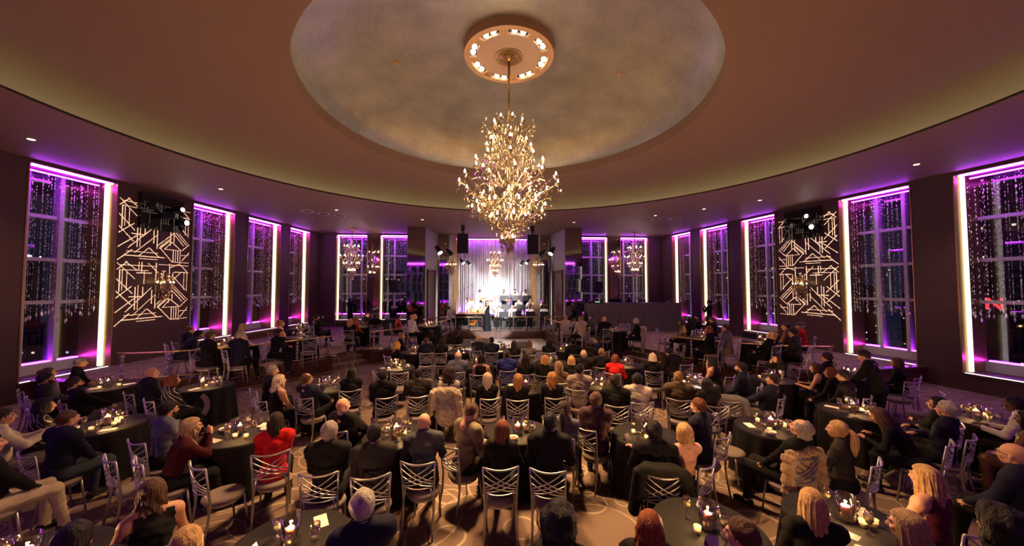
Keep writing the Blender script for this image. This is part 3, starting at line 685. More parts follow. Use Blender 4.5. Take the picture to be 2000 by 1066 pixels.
def item(kind, loc, rz, at, grp):
    lab = {'hurricane': ('hurricane_candle', 'lit pillar candle in glass cylinder, ' + at, 'candle'),
           'votive': ('votive_candle', 'small glowing votive candle, ' + at, 'candle'),
           'wine': ('wine_glass', 'stemmed wine glass, ' + at, 'glass'),
           'goblet': ('water_goblet', 'footed water goblet, ' + at, 'glass'),
           'tumbler': ('tumbler', 'tumbler of amber cocktail, ' + at, 'glass'),
           'bowl': ('snack_bowl', 'white bowl of bar snacks, ' + at, 'bowl'),
           'plate': ('side_plate', 'small white plate, ' + at, 'plate'), 'cup': ('coffee_cup', 'white coffee cup and saucer, ' + at, 'cup'),
           'menu': ('menu_card', 'flat ivory menu card, ' + at, 'card'), 'napkin': ('napkin', 'crumpled ivory napkin, ' + at, 'napkin'),
           'tent': ('tent_card', 'folded white tent card, ' + at, 'card'), 'bottle': ('wine_bottle', 'dark wine bottle with pale label, ' + at, 'bottle')}[kind]
    grp = lab[2].replace('glass', 'glasse') + 's ' + grp
    if kind in ('plate', 'cup', 'menu', 'napkin', 'tent'):
        o = obj(lab[0], ME[kind], None, None, loc, (0, 0, rz)); return tag(o, lab[1], lab[2], grp)
    t = thing(lab[0], lab[1], lab[2], loc, rz, grp)
    if kind == 'hurricane':
        obj('glass_cylinder', ME['hur'], None, t); obj('candle', ME['pillar'], None, t); obj('flame', ME['flame'], None, t, (0, 0, 0.138), scale=0.8)
    elif kind == 'votive':
        obj('votive_cup', ME['vot'], None, t); c = obj('candle', ME['votwax'], None, t); obj('flame', ME['flame'], None, t, (0, 0, 0.034), scale=0.7)
    elif kind == 'bowl': obj('bowl', ME['bowl'], None, t); obj('snacks', ME['nuts'], None, t)
    elif kind == 'bottle':
        obj('bottle_body', ME['bottle'], None, t); obj('label', ME['bottlelabel'], None, t); obj('foil', ME['capfoil'], None, t)
    else:
        g, f = {'wine': ('wine', 'winefill'), 'goblet': ('goblet', 'gobfill'), 'tumbler': ('tumbler', 'tumfill')}[kind]
        obj('glass', ME[g], None, t); obj('drink', ME[f], None, t)
    return t

MOVE = []; SPEC = []
def table(px, py, at, floor=0.0, items=(), seed=0, power=9.0, dx=0, dy=0):
    """px,py: where the tall candle stands on this table"""
    p = at_z(px, py, floor + 0.86); x, y = p[0] + dx, p[1] + dy
    t = thing('round_table', 'round pedestal table hidden by black cloth, the ' + at, 'table', (x, y, floor), seed * 0.7, 'round tables')
    obj('table_top', ME['ttop'], None, t); obj('pedestal', ME['tleg'], None, t)
    d = math.hypot(x - CAMX, y)
    mv = dict(kind='table', floor=floor, c=[(x, y, 0.52)], o=[t], s=np.zeros(2), lim=max(0.16, 0.022 * d)); MOVE.append(mv)
    SPEC.append(dict(mv=mv, t=t, at=at, floor=floor, items=items, seed=seed, power=power, dx=dx, dy=dy, taken=[])); return x, y
def set_table(S, block, dents):
    """cloth hanging over the knees of those seated here, then candles, glasses and cards clear of hands and arms"""
    x, y = S['t'].location.x, S['t'].location.y; floor = S['floor']; seed = S['seed']; at = S['at']
    c = obj('tablecloth', cloth(dents, x, y, floor, seed), None, None, (x, y, floor)); tag(c, 'black floor-length cloth on the ' + at, 'tablecloth', 'black tablecloths')
    R = random.Random(seed * 31 + 5); zt = floor + 0.7755
    rad = dict(hurricane=0.08, votive=0.036, wine=0.042, goblet=0.043, tumbler=0.04, bowl=0.08, plate=0.1, cup=0.075, menu=0.105, napkin=0.085, tent=0.055, bottle=0.04)
    placed = list(S['taken']); flame = None
    def free(q, r): return all(math.hypot(q[0] - b[0], q[1] - b[1]) > r + b[2] for b in placed) and (len(block) == 0 or np.hypot(block[:, 0] - x - q[0], block[:, 1] - y - q[1]).min() > r + 0.012)
    for k in S['items']:
        q = None
        if k == 'hurricane':
            for j in range(60):
                w = (-S['dx'] + 0.012 * j * math.cos(j * 2.4), -S['dy'] + 0.012 * j * math.sin(j * 2.4))
                if free(w, rad[k]) and math.hypot(*w) < 0.37: q = w; break
        else:
            for tr in range(260):
                a = R.uniform(0, 6.283); lim = 0.455 - rad[k]; d = (R.uniform(0.10, 0.26) if k in ('votive', 'wine', 'goblet', 'tumbler') else R.uniform(0.2, lim)) if tr < 120 else R.uniform(0, lim)
                if free((d * math.cos(a), d * math.sin(a)), rad[k]): q = (d * math.cos(a), d * math.sin(a)); break
        if q is None: continue
        placed.append((q[0], q[1], rad[k]))
        item(k, (x + q[0], y + q[1], zt), R.uniform(-1.5, 1.5), 'on the ' + at, 'on the ' + at)
        if flame is None and k in ('hurricane', 'votive'): flame = (x + q[0], y + q[1], zt + (0.192 if k == 'hurricane' else 0.078))
    lamp('POINT', 'candle_flame_light', flame, S['power'] * 5.5, (1.0, 0.52, 0.19), size=0.012)

# ------------------------------------------------------------------ handrails
reg('cball', MB().sphere((0, 0, 0), 0.052, 14, 10), M_ball, True, 'crystal_ball')
reg('cball_s', MB().sphere((0, 0, 0), 0.030, 10, 8), M_ball, True, 'crystal_bead')
reg('postrod', MB().tube([(0, 0, -0.70), (0, 0, 0.02)], 0.008, 6), M_silver, True, 'post_rod')
reg('postfoot', MB().box((0, 0, -0.69), (0.11, 0.11, 0.12)), M_wood, False, 'post_foot')
def handrail(pts, zfloor, h, nposts, label, close=False, lower=True, ends=True):
    c = pts[len(pts) // 2]
    t = thing('handrail', label, 'handrail', (c[0], c[1], zfloor))
    P = [(p[0] - c[0], p[1] - c[1]) for p in pts]
    obj('rail', MB().tube([(x, y, h) for x, y in P], 0.035, 10, flat=0.7), M_gold, t, smooth=True)
    if lower: obj('lower_rail', MB().tube([(x, y, 0.10) for x, y in P], 0.013, 6), M_gold, t, smooth=True)
    cum = [0]
    for a, b in zip(P[:-1], P[1:]): cum.append(cum[-1] + math.dist(a, b))
    for i in range(nposts):
        s = cum[-1] * (0.02 + 0.96 * i / (nposts - 1)); k = max(j for j in range(len(cum) - 1) if cum[j] <= s); u = (s - cum[k]) / (cum[k + 1] - cum[k])
        x, y = lerp(P[k][0], P[k + 1][0], u), lerp(P[k][1], P[k + 1][1], u)
        po = obj('post', ME['postrod'], None, t, (x, y, h - 0.03)); obj('post_foot', ME['postfoot'], None, po)
        z = -0.06
        for j in range(5):
            obj('crystal_ball', ME['cball'], None, po, (0, 0, z)); z -= 0.075
            obj('crystal_bead', ME['cball_s'], None, po, (0, 0, z)); z -= 0.045
    return t
for sx in (-1, 1):
    nm = 'left' if sx < 0 else 'right'
    A = spline(RAIL_A[sx], 26); B = spline(RAIL_B[sx], 26)
    handrail(A, TZ, 0.75, 6, 'curved gold handrail on crystal-ball posts along the %s terrace edge' % nm)
    handrail(B, TZ, 0.75, 5, 'curved gold handrail on crystal-ball posts from %s steps to stage' % nm)
    handrail([(sx * 2.75, 20.05), (sx * 3.4, 20.05), (sx * 4.0, 20.05)], TZ, 0.80, 3, 'short straight gold handrail beside the %s stage door' % nm)
handrail([(-2.3, 20.0), (-1.6, 20.0), (-0.75, 20.0)], TZ, 0.80, 3, 'straight gold stage-front rail before the piano')
handrail([(0.95, 20.0), (1.7, 20.0), (2.5, 20.0)], TZ, 0.80, 3, 'straight gold stage-front rail before the saxophones')

# ------------------------------------------------------------------ chandeliers
reg('drop', MB().lathe([(1e-5, 0), (0.010, -0.012), (0.024, -0.05), (0.020, -0.072), (1e-5, -0.088)], 7), M_drop, False, 'crystal_drop')
reg('cbead', MB().lathe([(1e-5, 0), (0.016, -0.016), (1e-5, -0.032)], 6), M_drop, False, 'crystal_bead')
reg('cup_leaf', MB().lathe([(1e-5, -0.05), (0.012, -0.04), (0.03, -0.01), (0.055, 0.03), (0.03, 0.0), (1e-5, -0.005)], 8), M_goldleaf, False, 'candle_cup')
reg('bulb', MB().lathe([(0.010, 0), (0.011, 0.05), (0.019, 0.07), (0.016, 0.09), (1e-5, 0.125)], 8), M_bulb, True, 'candle_bulb')
def chandelier(name, label, center, tiers, prof, ncloud, top_z, stem, s=1.0, power=140, drops=3, cloudscale=1.0, seed=3, nlamp=14):
    """center: x,y and z of the stem bottom; tiers: (z0 stem, r, z end, n, bulb)"""
    R = random.Random(seed); x, y, zb = center
    t = thing(name, label, 'chandelier', (x, y, zb))
    obj('stem', MB().lathe([(1e-5, 0)] + [(r * s, z) for r, z in stem] + [(1e-5, stem[-1][1])], 12), M_goldleaf, t, smooth=True)
    obj('hanging_rod', MB().tube([(0, 0, stem[-1][1] - 0.02), (0, 0, top_z - zb)], 0.028 * s, 8), M_brass, t, smooth=True)
    obj('ceiling_canopy', MB().lathe([(1e-5, top_z - zb - 0.10 * s), (0.05 * s, top_z - zb - 0.08 * s), (0.14 * s, top_z - zb - 0.01), (0.14 * s, top_z - zb)], 16), M_brass, t, smooth=True)
    nd = 0; tips = []
    for ti, (z0, r, z1, n, bulb) in enumerate(tiers):
        low = min(z0, z1) - 0.10 * s
        pts = spline([(0.03 * s, 0, z0), (r * 0.35, 0, low + 0.02), (r * 0.72, 0, lerp(low, z1, 0.75)), (r * 0.95, 0, z1 + 0.05 * s), (r, 0, z1)], 12)
        rad = [0.011 * s * (1 - 0.5 * i / 12) + 0.004 * s for i in range(13)]
        me = MB().tube(pts, rad, 6).mesh('arm', True); me.materials.append(M_goldleaf)
        for i in range(n):
            a = 2 * math.pi * (i + 0.5 * (ti % 2)) / n + R.uniform(-0.06, 0.06)
            arm = obj('arm', me, None, t, rot=(0, 0, a))
            if bulb:
                obj('candle_cup', ME['cup_leaf'], None, arm, (r, 0, z1 + 0.05 * s), scale=1.25 * s)
                obj('candle_bulb', ME['bulb'], None, arm, (r, 0, z1 + 0.045 * s), scale=1.15 * s); tips.append((x + r * math.cos(a), y + r * math.sin(a), zb + z1 + 0.205 * s))
            for k in range(drops):
                rr = r * (1.0, 0.8, 1.06)[k % 3]; zz = z1 - 0.04 * s - 0.05 * s * (k % 2); an = (0, 0.05, -0.06)[k % 3]
                obj('crystal_drop', ME['drop'], None, arm, (rr * math.cos(an), rr * math.sin(an), zz), scale=s * R.uniform(1.0, 1.5)); nd += 1
    for k in range(nlamp): lamp('POINT', 'candle_bulb_light', tips[int((k + 0.5) * len(tips) / nlamp)], power / nlamp, (1.0, 0.71, 0.40), size=0.012)
    # the cloud of small hanging crystals and twigs
    V = []; F = []; o = 0; mb = MB(); tw = MB()
    for i in range(ncloud):
        u = R.random(); zz = lerp(prof[0][1], prof[-1][1], u)
        for (ra, za), (rb, zb2) in zip(prof[:-1], prof[1:]):
            if za <= zz <= zb2: rr = lerp(ra, rb, (zz - za) / (zb2 - za + 1e-9)); break
        q = rr * math.sqrt(R.uniform(0.12, 1.0)); a = R.uniform(0, 6.283); c = (q * math.cos(a), q * math.sin(a), zz)
        k = R.uniform(0.7, 1.35) * s * cloudscale
        if i % 3: mb.lathe([(1e-5, 0), (0.011 * k, -0.014 * k), (0.023 * k, -0.05 * k), (0.016 * k, -0.072 * k), (1e-5, -0.086 * k)], 6, c)
        else:
            for j in range(4): mb.lathe([(1e-5, 0), (0.015 * k, -0.016 * k), (1e-5, -0.032 * k)], 5, (c[0], c[1], c[2] - 0.036 * k * j))
        if i % 4 == 0:
            tw.tube(spline([(c[0] * 0.55, c[1] * 0.55, c[2] - 0.10 * s), (c[0] * 0.8, c[1] * 0.8, c[2] + 0.07 * s), (c[0], c[1], c[2] + 0.01)], 5), 0.006 * s, 4, False)
    cl = obj('crystal_strands', mb, M_drop, t); cl['kind'] = 'stuff'
    tg = obj('gilt_twigs', tw, M_goldleaf, t); tg['kind'] = 'stuff'
    return t
bz = 3.98
chandelier('crystal_chandelier', 'huge gilt crystal chandelier with candle bulbs hanging from the dome', (0, 8.2, bz),
           [(0.85, 1.16, 1.38, 12, 1), (0.55, 0.86, 0.78, 11, 1), (0.45, 0.62, 1.05, 8, 1), (1.5, 0.80, 1.85, 10, 1), (1.9, 0.52, 2.25, 8, 1), (0.35, 0.42, 0.55, 7, 1), (2.0, 0.62, 2.80, 12, 0), (2.2, 0.34, 2.80, 7, 1), (1.2, 1.0, 1.05, 9, 0), (0.2, 0.16, 0.05, 3, 1)],
           [(0.06, -0.1), (0.22, 0.15), (0.50, 0.45), (0.85, 0.75), (1.05, 1.1), (1.0, 1.4), (0.72, 1.8), (0.62, 2.2), (0.60, 2.6), (0.55, 2.9)], 900, 8.45,
           [(0.03, 0.02), (0.08, 0.15), (0.03, 0.3), (0.11, 0.5), (0.05, 0.8), (0.13, 1.1), (0.05, 1.4), (0.10, 1.7), (0.04, 2.1), (0.09, 2.45), (0.03, 2.75), (0.045, 2.85)], 1.0)
def small_chandelier(label, px, py, yy, s, power):
    p = at_y(px, py, yy)
    chandelier('crystal_chandelier', label, (p[0], yy, p[2] - 1.0 * s), [(0.5 * s, 0.62 * s, 1.05 * s, 10, 1), (0.3 * s, 0.42 * s, 0.62 * s, 8, 1), (0.9 * s, 0.40 * s, 1.62 * s, 7, 1), (0.1 * s, 0.2 * s, 0.22 * s, 5, 1), (1.2 * s, 0.42 * s, 1.85 * s, 8, 0)],
               [(0.10 * s, -0.05 * s), (0.25 * s, 0.2 * s), (0.42 * s, 0.5 * s), (0.62 * s, 0.95 * s), (0.42 * s, 1.3 * s), (0.38 * s, 1.8 * s)], 170, ZC, [(0.03, 0.05 * s), (0.09, 0.4 * s), (0.03, 0.8 * s), (0.08, 1.2 * s), (0.03, 1.7 * s)], s * 0.9, power=power, drops=2, cloudscale=1.5, seed=int(px), nlamp=4)
small_chandelier('gilt crystal chandelier in front of the left end windows', 687, 505, 21.2, 1.0, 40)
small_chandelier('gilt crystal chandelier in front of the stage curtain', 967, 512, 23.8, 0.86, 30)
small_chandelier('gilt crystal chandelier above the draped booth', 1240, 506, 21.6, 1.0, 40)
# crystal wall sconces
def sconce(x, y, z, nrm, s, label):
    n = np.array(nrm); t = thing('crystal_sconce', label, 'sconce', (x, y, z), math.atan2(n[1], n[0]))
    obj('back_plate', MB().lathe([(1e-5, -0.3 * s), (0.10 * s, -0.2 * s), (0.12 * s, 0.15 * s), (1e-5, 0.3 * s)], 10, sx=0.3), M_goldleaf, t, smooth=True)
    for i in range(5):
        a = -1.2 + 0.6 * i; r = 0.34 * s
        arm = obj('arm', MB().tube(spline([(0, 0, -0.1 * s), (0.5 * r, 0, -0.22 * s), (r, 0, -0.02 * s)], 8), 0.012 * s, 5), M_goldleaf, t, rot=(0, 0, a), smooth=True)
        obj('candle_cup', ME['cup_leaf'], None, arm, (r, 0, 0.03 * s), scale=s * 1.2); obj('candle_bulb', ME['bulb'], None, arm, (r, 0, 0.02 * s), scale=s * 0.9)
        for k in range(2): obj('crystal_drop', ME['drop'], None, arm, (r * (1 - 0.35 * k), 0, -0.05 * s - 0.1 * s * k), scale=s * 1.3)
    mb = MB(); R = random.Random(int(abs(x) * 100))
    for i in range(130):
        a = R.uniform(-1.5, 1.5); zz = R.uniform(-0.52, 0.50) * s; r = 0.36 * s * math.sqrt(max(0.03, 1 - (zz / (0.56 * s)) ** 2)) * math.sqrt(R.uniform(0.2, 1)); k = s * R.uniform(1.0, 1.7)
        mb.lathe([(1e-5, 0), (0.011 * k, -0.014 * k), (0.022 * k, -0.05 * k), (1e-5, -0.08 * k)], 5, (r * math.cos(a), r * math.sin(a), zz))
    c = obj('crystal_strands', mb, M_drop, t); c['kind'] = 'stuff'
q = on_line(314, *LW); sconce(q[0] + 0.05, q[1], 3.08, -outward(LW, -1), 0.9, 'crystal wall sconce on the patterned left pier')
q = on_line(1568, *RW); sconce(q[0] - 0.05, q[1], 3.05, -outward(RW, 1), 0.9, 'crystal wall sconce on the patterned right pier')
for sx in (-1, 1): sconce(sx * 2.85, 23.0, 4.35, (0, -1), 1.0, 'crystal wall sconce on the %s side of the stage curtain' % ('left' if sx < 0 else 'right'))
# mirror ball
p = at_y(997, 497, 17.0); t = thing('mirror_ball', 'small mirrored disco ball hanging above the dance floor', 'disco ball', tuple(p))
obj('ball', MB().sphere((0, 0, 0), 0.25, 20, 14), mat('mirror_tiles', (0.85, 0.88, 0.92), 0.3, 0.5, 0.35, 24), t); obj('cord', MB().tube([(0, 0, 0.24), (0, 0, ZC - p[2])], 0.008, 5), M_black, t)
# ------------------------------------------------------------------ people: one continuous skin per pose, grown from a distance field
def sd_cone(P, a, b, r1, r2):
    a = np.array(a, float); b = np.array(b, float); ab = b - a
    t = np.clip(((P - a) @ ab) / (ab @ ab + 1e-12), 0, 1)
    return np.linalg.norm(P - (a + t[..., None] * ab), axis=-1) - (r1 + (r2 - r1) * t)
def sd_ell(P, c, rad, R=None):
    q = P - np.array(c, float)
    if R is not None: q = q @ np.array(R)          # to the local frame
    rad = np.array(rad, float); k0 = np.linalg.norm(q / rad, axis=-1); k1 = np.linalg.norm(q / (rad * rad), axis=-1) + 1e-9
    return k0 * (k0 - 1) / k1
def sdf(prims, P, k):
    d = None
    for pr in prims:
        e = sd_cone(P, *pr[2:6]) if pr[0] == 'c' else sd_ell(P, *pr[2:5])
        if d is None: d = e
        else:
            h = np.clip(0.5 + 0.5 * (d - e) / k, 0, 1); d = d * (1 - h) + e * h - k * h * (1 - h)
    return d
def tags_of(prims, P):
    D = np.stack([sd_cone(P, *pr[2:6]) if pr[0] == 'c' else sd_ell(P, *pr[2:5]) for pr in prims]); i = D.argmin(0)
    return np.array([pr[1] for pr in prims])[i]
def surface_nets(vol, org, h):
    s = vol < 0; nx, ny, nz = vol.shape
    c = [s[i:nx - 1 + i, j:ny - 1 + j, k:nz - 1 + k] for i in (0, 1) for j in (0, 1) for k in (0, 1)]
    cnt = sum(x.astype(np.int8) for x in c); act = (cnt > 0) & (cnt < 8)
    idx = -np.ones(act.shape, int); cells = np.argwhere(act); idx[act] = np.arange(len(cells))
    acc = np.zeros((len(cells), 3)); num = np.zeros(len(cells)); I, J, K = cells.T
    offs = [(i, j, k) for i in (0, 1) for j in (0, 1) for k in (0, 1)]
    for a in offs:
        for ax in range(3):
            if a[ax]: continue
            b = list(a); b[ax] = 1
            va = vol[I + a[0], J + a[1], K + a[2]]; vb = vol[I + b[0], J + b[1], K + b[2]]
            m = (va < 0) != (vb < 0); t = np.where(m, va / (va - vb + 1e-12), 0)
            p = np.array(a, float)[None].repeat(len(cells), 0); p[:, ax] += t
            acc[m] += p[m]; num[m] += 1
    V = (cells + acc / num[:, None]) * h + np.array(org); F = []
    for ax in range(3):
        o = [(0, 1, 2), (1, 2, 0), (2, 0, 1)][ax]
        sl0 = [slice(None)] * 3; sl1 = [slice(None)] * 3; sl0[ax] = slice(0, -1); sl1[ax] = slice(1, None)
        e = s[tuple(sl0)] != s[tuple(sl1)]; E = np.argwhere(e)
        ok = np.all(E >= [1 if i != ax else 0 for i in range(3)], 1)
        for i in range(3):
            if i != ax: ok &= E[:, i] < act.shape[i]
        E = E[ok]; d1 = np.zeros(3, int); d2 = np.zeros(3, int); d1[o[1]] = 1; d2[o[2]] = 1
        q = np.stack([idx[tuple((E - d1 - d2).T)], idx[tuple((E - d2).T)], idx[tuple(E.T)], idx[tuple((E - d1).T)]], 1)
        inside = s[tuple(E.T)]; q = np.where(inside[:, None], q, q[:, ::-1]); F.append(q)
    return V, np.concatenate(F)
def grow(prims, h, k=0.03, pad=0.05):
    lo = np.full(3, 1e9); hi = np.full(3, -1e9)
    for pr in prims:
        if pr[0] == 'c':
            for p, r in ((pr[2], pr[4]), (pr[3], pr[5])): lo = np.minimum(lo, np.array(p) - r); hi = np.maximum(hi, np.array(p) + r)
        else: m = max(pr[3]); lo = np.minimum(lo, np.array(pr[2]) - m); hi = np.maximum(hi, np.array(pr[2]) + m)
    lo -= pad; hi += pad; n = np.ceil((hi - lo) / h).astype(int) + 1
    ax = [lo[i] + h * np.arange(n[i]) for i in range(3)]
    P = np.stack(np.meshgrid(*ax, indexing='ij'), -1)
    return surface_nets(sdf(prims, P, k), lo, h)
def vnormals(V, F):
    n = np.zeros_like(V); fn = np.cross(V[F[:, 2]] - V[F[:, 0]], V[F[:, 3]] - V[F[:, 1]])
    for i in range(4): np.add.at(n, F[:, i], fn)
    return n / (np.linalg.norm(n, axis=1, keepdims=True) + 1e-12)
def rotm(yaw=0, pitch=0, roll=0):
    return np.array((Matrix.Rotation(yaw, 3, 'Z') @ Matrix.Rotation(pitch, 3, 'X') @ Matrix.Rotation(roll, 3, 'Y')))
def to_mesh(name, V, F, mi=None):
    me = bpy.data.meshes.new(name); me.vertices.add(len(V)); me.vertices.foreach_set('co', np.ascontiguousarray(V, float).ravel())
    k = F.shape[1]; me.loops.add(F.size); me.loops.foreach_set('vertex_index', np.ascontiguousarray(F, int).ravel())
    me.polygons.add(len(F)); me.polygons.foreach_set('loop_start', np.arange(0, F.size, k)); me.polygons.foreach_set('loop_total', np.full(len(F), k))
    me.polygons.foreach_set('use_smooth', np.ones(len(F), bool))
    if mi is not None: me.polygons.foreach_set('material_index', mi)
    me.update(); me.validate(); return me

# heads (frame: centre of the skull, facing +Y)
def head_template(male):
    w = 1.0 if male else 0.95
    pr = [('e', 'skull', (0, -0.018, 0.022), (0.076 * w, 0.097, 0.092)), ('e', 'skull', (0, 0.022, -0.030), (0.060 * w, 0.070, 0.085)),
          ('e', 'face', (0, 0.048, -0.080), (0.040 * w, 0.036, 0.034 if male else 0.030)), ('c', 'face', (-0.045 * w, 0.01, -0.072), (0.0, 0.052, -0.090), 0.022, 0.020), ('c', 'face', (0.045 * w, 0.01, -0.072), (0.0, 0.052, -0.090), 0.022, 0.020),
          ('c', 'nose', (0, 0.092, 0.005), (0, 0.112, -0.032), 0.009, 0.013), ('e', 'nose', (0, 0.098, -0.036), (0.017, 0.012, 0.009)),
          ('c', 'face', (-0.040, 0.080, 0.020), (0.040, 0.080, 0.020), 0.012, 0.012), ('e', 'lip', (0, 0.087, -0.060), (0.024, 0.011, 0.007)), ('e', 'lip', (0, 0.085, -0.071), (0.020, 0.011, 0.007)),
          ('e', 'face', (-0.040, 0.064, -0.030), (0.024, 0.022, 0.024)), ('e', 'face', (0.040, 0.064, -0.030), (0.024, 0.022, 0.024)),
          ('e', 'ear', (-0.078 * w, -0.012, -0.018), (0.010, 0.020, 0.033), rotm(0.3)), ('e', 'ear', (0.078 * w, -0.012, -0.018), (0.010, 0.020, 0.033), rotm(-0.3)),
          ('c', 'neck', (0, -0.022, -0.06), (0, -0.045, -0.20), 0.054 if male else 0.045, 0.058 if male else 0.048)]
    V, F = grow(pr, 0.0085, 0.010, 0.02); return V, F, tags_of(pr, V)
HEADS = {True: head_template(True), False: head_template(False)}

def ik(a, b, l1, l2, pole):
    a = np.array(a, float); b = np.array(b, float); d = b - a; L = min(np.linalg.norm(d), (l1 + l2) * 0.999); d = d / np.linalg.norm(d); b = a + d * L
    x = (l1 * l1 - l2 * l2 + L * L) / (2 * L); y = math.sqrt(max(l1 * l1 - x * x, 1e-6)); p = np.array(pole, float); p = p - d * p.dot(d); p /= np.linalg.norm(p) + 1e-9
    return a + d * x + p * y, b

def fingers(wrist, dirv, nrm, side, curl=0.5, s=1.0):
    """four fingers and a thumb rooted in the palm"""
    d = np.array(dirv) / np.linalg.norm(dirv); n = np.array(nrm, float); n = n - d * n.dot(d); n /= np.linalg.norm(n); w = np.cross(d, n) * side
    mb = MB(); root = np.array(wrist) + d * 0.075 * s
    for i, (o, L) in enumerate(((-0.027, 0.066), (-0.009, 0.076), (0.009, 0.071), (0.026, 0.055))):
        p = root + w * o * s; pts = [p - d * 0.02 * s]; a = 0.15
        for j in range(3):
            pts.append(pts[-1] + (d * math.cos(a) - n * math.sin(a)) * (L * s / 3 + (0.02 * s if j == 0 else 0))); a += curl
        mb.tube(pts, [0.0105 * s, 0.0100 * s, 0.0088 * s, 0.0065 * s], 6)
    p = np.array(wrist) + d * 0.03 * s - w * 0.028 * s
    mb.tube([p, p + d * 0.03 * s - w * 0.022 * s - n * 0.008, p + d * 0.062 * s - w * 0.024 * s - n * 0.02], [0.013 * s, 0.011 * s, 0.008 * s], 6)
    return mb

POSE = dict(
    lap=dict(lean=-4, L=(-0.10, 0.30, 0.60), R=(0.10, 0.30, 0.60)),
    rest=dict(lean=4, L=(-0.14, 0.34, 0.63), R=(0.05, 0.33, 0.62)),
    table=dict(lean=12, L=(-0.14, 0.44, 0.80), R=(0.14, 0.44, 0.80)),
    chin=dict(lean=14, L=(-0.10, 0.42, 0.80), R=(0.045, 0.315, 1.085), hp=-4),
    hands=dict(lean=17, L=(-0.04, 0.405, 1.06), R=(0.05, 0.405, 1.06), hp=6),
    cross=dict(lean=-14, L=(-0.02, 0.30, 0.70), R=(0.06, 0.33, 0.70), cross=1),
    recline=dict(lean=-17, L=(-0.12, 0.22, 0.62), R=(0.10, 0.20, 0.64), hp=8),
    armright=dict(lean=-8, L=(-0.10, 0.28, 0.60), R=(0.62, 0.10, 0.90), cross=1),
    armleft=dict(lean=-2, L=(-0.60, 0.16, 1.02), R=(0.12, 0.30, 0.62)),
    phone=dict(lean=10, L=(-0.06, 0.34, 0.76), R=(0.08, 0.34, 0.76), hp=-28),
    clap=dict(lean=2, L=(-0.02, 0.42, 0.92), R=(0.03, 0.42, 0.90)),
    drink=dict(lean=-6, L=(-0.10, 0.30, 0.62), R=(0.03, 0.20, 1.17), cross=1),
    folded=dict(lean=-8, L=(0.14, 0.20, 0.86), R=(-0.14, 0.22, 0.83)),
    sax=dict(lean=2, L=(0.02, 0.26, 0.86), R=(0.14, 0.20, 0.60)),
    horn=dict(lean=0, L=(-0.05, 0.30, 1.10), R=(0.06, 0.34, 1.11)),
    piano=dict(lean=6, L=(-0.20, 0.46, 0.74), R=(0.20, 0.46, 0.74)),
    stand=dict(stand=1, lean=0, L=(-0.26, 0.06, 0.80), R=(0.26, 0.06, 0.80)),
    camera=dict(stand=1, lean=-2, L=(-0.09, 0.28, 1.36), R=(0.12, 0.24, 1.42)),
    sing=dict(stand=1, lean=-4, L=(-0.34, 0.22, 1.16), R=(0.06, 0.20, 1.43), hp=6),
    serve=dict(stand=1, lean=16, L=(-0.16, 0.46, 0.98), R=(0.16, 0.46, 0.98), hp=-18),
    hornst=dict(stand=1, lean=0, L=(-0.05, 0.30, 1.46), R=(0.06, 0.34, 1.47)),
    hunch=dict(lean=34, L=(-0.16, 0.52, 0.78), R=(0.14, 0.52, 0.78), hp=-10),
)
BODIES = {}
